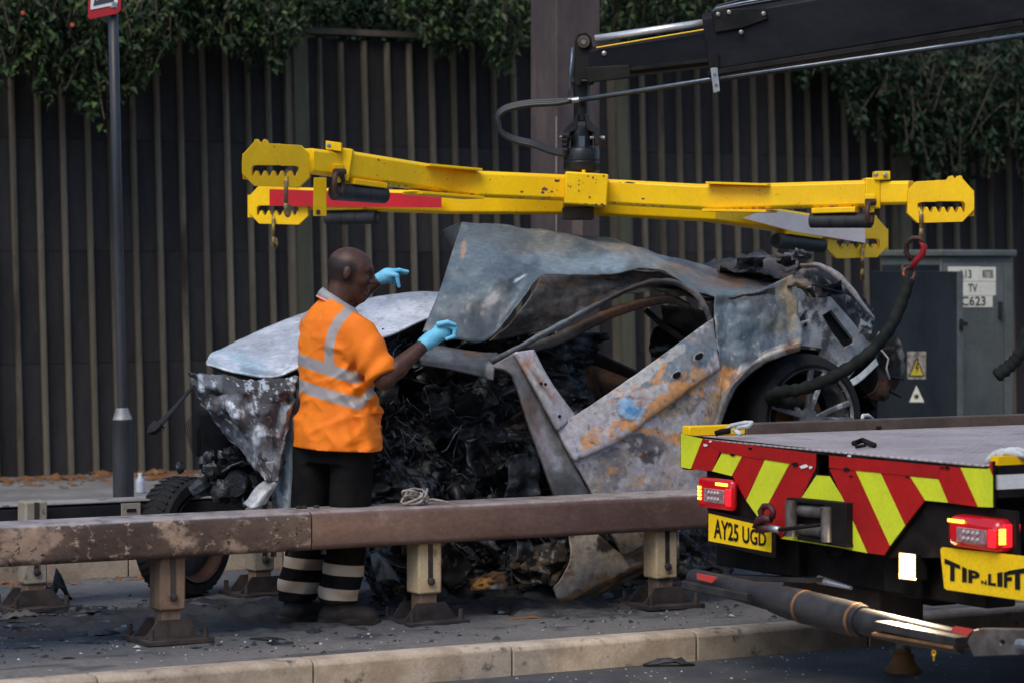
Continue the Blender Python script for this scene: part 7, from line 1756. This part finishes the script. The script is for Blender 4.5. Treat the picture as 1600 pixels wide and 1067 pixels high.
# ---- boots
M_boot = mat('dusty_boot', (0.013, 0.011, 0.010), (0.028, 0.022, 0.018), 10, 0.7, bump=0.3, bscale=120)
for i in range(2):
    bt = SDF((-0.34, -0.30, -0.01), (0.36, 0.30, 0.24), 0.005)
    a = np.array(AN[i]); a[0] -= 0.01
    d = np.array([0.93, 0.36 if i == 0 else 0.10, 0]); d /= np.linalg.norm(d); hl_ = np.array([-d[1], d[0], 0])
    BRm = np.stack([d, hl_, np.array([0, 0, 1.0])], 1)
    bt.cap(a + np.array([0, 0, 0.09]), a + np.array([0, 0, -0.02]), 0.058, 0.056, 0.02)
    bt.ell(a + d * -0.02 + np.array([0, 0, -0.045]), (0.07, 0.052, 0.05), BRm, 0.03)
    bt.ell(a + d * 0.07 + np.array([0, 0, -0.045]), (0.10, 0.05, 0.05), BRm, 0.04)
    bt.ell(a + d * 0.135 + np.array([0, 0, -0.05]), (0.062, 0.052, 0.044), BRm, 0.03)
    sl, P = bt._slice([-1, -1, -1], [1, 1, 1])
    q = (P - (a + d * 0.055)) @ BRm
    sole = np.maximum(((np.abs(q[..., 0]) / 0.152) ** 2.6 + (np.abs(q[..., 1]) / 0.056) ** 2.6) ** (1 / 2.6) * 0.056 - 0.056, np.maximum(P[..., 2] - 0.03, 0.004 - P[..., 2]))
    bt._mix(sl, sole, 0.004)
    bt.val = np.maximum(bt.val, (0.004 - (bt.lo[2] + bt.h * np.arange(bt.n[2])))[None, None, :].astype(np.float32))
    V, Fc = bt.mesh()
    mesh_obj('boot', V + np.array(ORG), Fc, M_boot, man, smooth=True, recalc=False)
# ---- gloves
M_glove = mat('blue_glove', (0.17, 0.50, 0.68), (0.11, 0.40, 0.58), 12, 0.5, bump=0.6, bscale=70, bdist=0.003, grain=0.05, spots=[((0.08, 0.2, 0.28), 14, 0.66, 0.78, 0.6)])
g = SDF((0.36, -0.30, 1.18), (0.66, 0.12, 1.52), 0.0032)
hd_ = (L3(693, 521, -0.07) - WR); hd_ /= np.linalg.norm(hd_)
g.cap(WR - hd_ * 0.012, WR + hd_ * 0.03, 0.036, 0.034, 0.01)
g.cap(WR + hd_ * 0.02, L3(690, 523, -0.07), 0.034, 0.038, 0.02)
g.ell(L3(693, 521, -0.065), (0.044, 0.036, 0.040), None, 0.02)
for i in range(4):                  # fingers curled over, knuckles to the right
    y = -0.105 + i * 0.023; s = (1.0, 1.06, 1.0, 0.86)[i]
    k0 = L3(700, 512, y); k1 = L3(700 + 12 * s, 517 + i, y - 0.004); k2 = L3(700 + 10 * s, 529 + i * 0.6, y - 0.002); k3 = L3(699, 533, y)
    g.cap(k0, k1, 0.0115, 0.0110, 0.008); g.cap(k1, k2, 0.0110, 0.0098, 0.004); g.cap(k2, k3, 0.0098, 0.0088, 0.004)
g.cap(L3(686, 510, -0.11), L3(700, 507, -0.125), 0.013, 0.0115, 0.01); g.cap(L3(700, 507, -0.125), L3(712, 511, -0.12), 0.0112, 0.0088, 0.004)
V, Fc = g.mesh()
o = mesh_obj('glove', V + np.array(ORG), Fc, M_glove, man, smooth=True, recalc=False); o.modifiers.new('smooth', 'SMOOTH').iterations = 2
g = SDF((0.12, 0.20, 1.50), (0.44, 0.50, 1.76), 0.0032)
PL = L3(600, 436, 0.33)
g.cap(WL, PL, 0.031, 0.034, 0.015)
g.ell(PL + np.array([0.008, 0, 0.002]), (0.042, 0.026, 0.034), None, 0.015)
g.cap(L3(607, 428, 0.32), L3(620, 427, 0.325), 0.0112, 0.0105, 0.008); g.cap(L3(620, 427, 0.325), L3(633, 429.5, 0.33), 0.0105, 0.0085, 0.004)      # index
g.cap(L3(607, 431, 0.345), L3(619, 430, 0.35), 0.0112, 0.0105, 0.008); g.cap(L3(619, 430, 0.35), L3(630, 432, 0.355), 0.0105, 0.0085, 0.004)        # middle
g.cap(L3(606, 435, 0.35), L3(617, 436, 0.36), 0.011, 0.0105, 0.008); g.cap(L3(617, 436, 0.36), L3(614, 443, 0.365), 0.0100, 0.0085, 0.004)           # ring, bent
g.cap(L3(604, 440, 0.345), L3(613, 443, 0.355), 0.0105, 0.0095, 0.008); g.cap(L3(613, 443, 0.355), L3(609, 449, 0.36), 0.0092, 0.008, 0.004)         # little, bent
g.cap(L3(603, 434, 0.305), L3(616, 435, 0.30), 0.0125, 0.0115, 0.01); g.cap(L3(616, 436, 0.30), L3(619.5, 453, 0.305), 0.0110, 0.0085, 0.004)        # thumb, pointing down
V, Fc = g.mesh()
o = mesh_obj('glove', V + np.array(ORG), Fc, M_glove, man, smooth=True, recalc=False); o.modifiers.new('smooth', 'SMOOTH').iterations = 2

# ================================================================== SLINGS, ROPE, DEBRIS
M_sling = mat('black_sling', (0.007, 0.009, 0.008), (0.017, 0.019, 0.017), 14, 0.8, spec=0.12, bump=0.5, bscale=160, bdist=0.004)
def sling(name, label, pts, r, m=M_sling, flat=0.7):
    C = catmat(len(pts), len(pts) * 6) @ np.array(pts, dtype=float)
    P = [pY(*c) for c in C]
    rr = [r * (1 + 0.10 * math.sin(i * 1.9) + 0.06 * math.sin(i * 4.3)) for i in range(len(P))]
    o = MB().tube(P, rr, 14, flat=flat).build(name, m, None, smooth=True)
    return tag(o, label, 'sling')
sling('lifting_sling', 'thick black sling running from the red shackle down through the rear wheel',
      [(1420, 436, 14.98), (1410, 470, 14.97), (1392, 510, 14.95), (1365, 545, 14.93), (1330, 572, 14.93), (1290, 594, 14.95), (1250, 608, 14.98), (1222, 612, 15.04), (1206, 620, 15.14), (1222, 628, 15.22), (1250, 632, 15.34)], 0.036, flat=0.9)
sling('lifting_sling', 'second dark sling end hanging at the right edge beside the cabinet',
      [(1625, 470, 14.2), (1606, 520, 14.2), (1592, 555, 14.2), (1576, 573, 14.2), (1556, 588, 14.2)], 0.036, flat=0.9)
# coil of pale rope on the rail
M_rope = mat('pale_rope', (0.34, 0.3, 0.27), (0.22, 0.19, 0.17), 60, 0.8, bump=0.5, bscale=300)
ra, rb = ab(pb(648, 778, 12.10)); rz = 0.562
rp = thing('rope_coil', W(ra, rb, rz), 'small tangled coil of pale rope lying on the guard rail', 'rope')
rr = random.Random(4)
for k in range(7):
    pts = []
    ph = rr.uniform(0, 6); w_, h_ = rr.uniform(0.04, 0.075), rr.uniform(0.03, 0.075)
    for i in range(15):
        t = i / 14 * (4.5 + k * 0.5) + ph
        pts.append(W(ra + math.cos(t) * w_ + 0.01 * math.sin(3 * t), rb + math.sin(t) * 0.03 + 0.012 * math.cos(2 * t + k), rz + 0.008 + h_ * (0.5 + 0.5 * math.sin(t * 1.2 + k))))
    MB().tube(pts, 0.0062, 7).build('strand', M_rope, rp, smooth=True)
MB().tube([W(ra + 0.05, rb, rz + 0.02), W(ra + 0.09, rb - 0.01, rz + 0.024), W(ra + 0.13, rb - 0.03, rz + 0.016), W(ra + 0.155, rb - 0.05, rz + 0.008)], 0.006, 7).build('strand', M_rope, rp, smooth=True)
# plastic bottle by the barrier
M_pet = mat('clear_plastic', (0.42, 0.45, 0.5), (0.34, 0.37, 0.42), 20, 0.2, spec=0.8)
c = pb(219, 750, 18.6); c.z = 0.121
bt_ = thing('plastic_bottle', c, 'crumpled clear plastic bottle standing on the footway beside the sign pole', 'bottle')
MB().lathe(c, Z, [(0.03, 0), (0.034, 0.01), (0.030, 0.03), (0.034, 0.05), (0.031, 0.07), (0.033, 0.085), (0.014, 0.115), (0.013, 0.125)], 18).build('body', M_pet, bt_, smooth=True)
MB().lathe(c + Z * 0.1255, Z, [(0.015, 0), (0.015, 0.012)], 14).build('cap', M_white, bt_)
# burnt fragments lying about
M_frag = mat('burnt_fragment', (0.012, 0.012, 0.014), (0.035, 0.035, 0.04), 14, 0.55, bump=0.5, bscale=60)
def gpt(px, py, z=0.0):
    Yg = (H - z) * F / (py - YH); return Vector(((px - 800) * Yg / F, Yg, z))
def fragment(label, px, py, L, Wd, h, ang, seed, z=0.0, m=None, grp='burnt fragments on the ground'):
    r = random.Random(seed); c = gpt(px, py, z); nx, ny = 9, 5
    ca_, sa_ = math.cos(ang), math.sin(ang); vs = []; fs = []
    for j in range(ny):
        for i in range(nx):
            u, v = i / (nx - 1) * 2 - 1, j / (ny - 1) * 2 - 1
            wv = Wd * (1 - 0.5 * abs(u) ** 2) * (0.8 + 0.4 * r.random()); x = u * L * (0.9 + 0.2 * r.random()); y = v * wv
            zz = h * max(0.0, (1 - abs(u) ** 2) * (1 - 0.5 * abs(v))) * (0.5 + 0.9 * r.random()) + 0.006
            vs.append(c + Vector((x * ca_ - y * sa_, x * sa_ + y * ca_, zz)))
    for j in range(ny - 1):
        for i in range(nx - 1):
            a = j * nx + i; fs.append((a, a + 1, a + nx + 1, a + nx))
    o = mesh_obj('burnt_fragment', vs, fs, m or M_frag, None, smooth=False, thick=0.008)
    return tag(o, label, 'debris', grp)
fragment('burnt scrap lying on the road just in front of the kerb', 1045, 1040, 0.11, 0.03, 0.03, 0.1, 1, -0.13)
fragment('curled black scrap lying against the foot of the back left post', 88, 938, 0.07, 0.05, 0.12, 0.5, 2)
fragment('flat charred scrap lying alone on the paving left of the man', 147, 961, 0.09, 0.05, 0.035, 0.1, 3)
fragment('flat charred scrap beside the torn off wheel', 318, 950, 0.12, 0.06, 0.04, -0.2, 4)
fragment('grey bent scrap on the paving at the far left edge', 32, 968, 0.10, 0.05, 0.04, 0.6, 5, m=mat('scrap_grey', (0.09, 0.085, 0.075), (0.05, 0.05, 0.05), 14, 0.6))
fragment('charred lump on the paving behind the front left post', 235, 950, 0.07, 0.05, 0.03, 0.9, 6)
fragment('brown bent strip lying right of the middle post', 820, 969, 0.10, 0.015, 0.012, 0.35, 7, m=M_rusty)
fragment('thin burnt strip lying on the rail top near the deck', 1035, 754, 0.0001, 0.0001, 0.0, 0.3, 8) if False else None
# crumbs, ash flakes and glass: too many to count
rs = np.random.RandomState(77)
def scatter(name, label, n, fa, size, m, cat, zf=0.0, hgt=0.5):
    V, Fc = [], []
    for i in range(n):
        a, b = fa(); s = size * rs.lognormal(0, 0.5)
        c = np.array(W(a, b, zf)); t = rs.uniform(0, 6.28); base = len(V)
        k = rs.uniform(0.3, 1.0)
        for (x, y) in ((-1, -k), (1, -k * 0.8), (0.7, k), (-0.8, k * 0.7)):
            V.append(c + np.array([(x * math.cos(t) - y * math.sin(t)) * s, (x * math.sin(t) + y * math.cos(t)) * s, 0.001 + rs.uniform(0, 0.3) * s]))
        V.append(c + np.array([rs.uniform(-0.4, 0.4) * s, rs.uniform(-0.4, 0.4) * s, s * hgt * rs.uniform(0.5, 1.6) + 0.003]))
        Fc += [(base, base + 1, base + 4), (base + 1, base + 2, base + 4), (base + 2, base + 3, base + 4), (base + 3, base, base + 4)]
    o = mesh_obj(name, V, Fc, m, None, smooth=False, recalc=False)
    return tag(o, label, cat, kind='stuff')
M_ashl = mat('ash_flake', (0.22, 0.22, 0.225), (0.4, 0.4, 0.4), 60, 0.8)
M_glass = mat('glass_crumb', (0.5, 0.55, 0.58), (0.35, 0.4, 0.42), 60, 0.15)
M_litter = mat('leaf_litter', (0.20, 0.075, 0.025), (0.10, 0.06, 0.03), 25, 0.8, spots=[((0.5, 0.09, 0.04), 18, 0.68, 0.74, 0.7), ((0.3, 0.22, 0.1), 14, 0.62, 0.7, 0.8)])
def near_(a, b, sa, sb):
    def f():
        while True:
            x, y = rs.normal(a, sa), rs.normal(b, sb)
            if 11.36 < y < 14.7: return x, y
    return f
scatter('charred_crumbs', 'black charred crumbs strewn around the wreck', 2600, near_(6.6, 12.6, 1.7, 0.5), 0.0075, M_frag, 'debris', hgt=0.5)
scatter('ash_flakes', 'pale ash flakes strewn over the paving', 420, near_(6.0, 12.2, 1.8, 0.45), 0.0045, M_ashl, 'ash')
scatter('glass_crumbs', 'broken glass crumbs scattered on the paving', 200, near_(6.2, 12.2, 1.5, 0.35), 0.0035, M_glass, 'glass')
scatter('gravel', 'small stones and grit on the near road', 450, lambda: (rs.uniform(4, 10), 11.15 - abs(rs.normal(0, 0.5))), 0.004, M_ashl, 'gravel', zf=-0.13)
scatter('leaf_litter', 'fallen reddish leaves along the foot of the barrier', 2600, lambda: (rs.uniform(6, 17), 20.35 - abs(rs.normal(0, 0.35))), 0.020, M_litter, 'leaves', zf=0.12, hgt=0.4)
scatter('leaf_litter', 'fallen leaves lying in the gutter of the far kerb', 500, lambda: (rs.uniform(3, 9), 14.72 - abs(rs.normal(0, 0.12))), 0.014, M_litter, 'leaves', zf=0.0, hgt=0.4)

# heaps of char and melted plastic on the ground under and around the wreck
hp_ = MB()
rs3 = random.Random(9)
for i in range(260):
    a, b = rs3.gauss(6.9, 0.9), rs3.gauss(12.72, 0.22)
    fl_ = 1.0
    if i % 2 == 0: a, b, fl_ = rs3.gauss(5.2, 1.0), rs3.gauss(12.7, 0.45), 0.45
    if not 11.7 < b < 14.6: continue
    r_ = (0.012 + 0.058 * rs3.random() ** 1.8) * (0.6 + 0.4 * fl_)
    hp_.lump(W(a, b, 0.004), r_, i, 0.7, (rs3.uniform(0.8, 2.0), rs3.uniform(0.8, 1.6), rs3.uniform(0.25, 0.6) * fl_), 12, 8)
o = hp_.build('char_heaps', M_char, None, recalc=False)
tag(o, 'black heaps of char and melted plastic under the wreck', 'debris', kind='stuff')
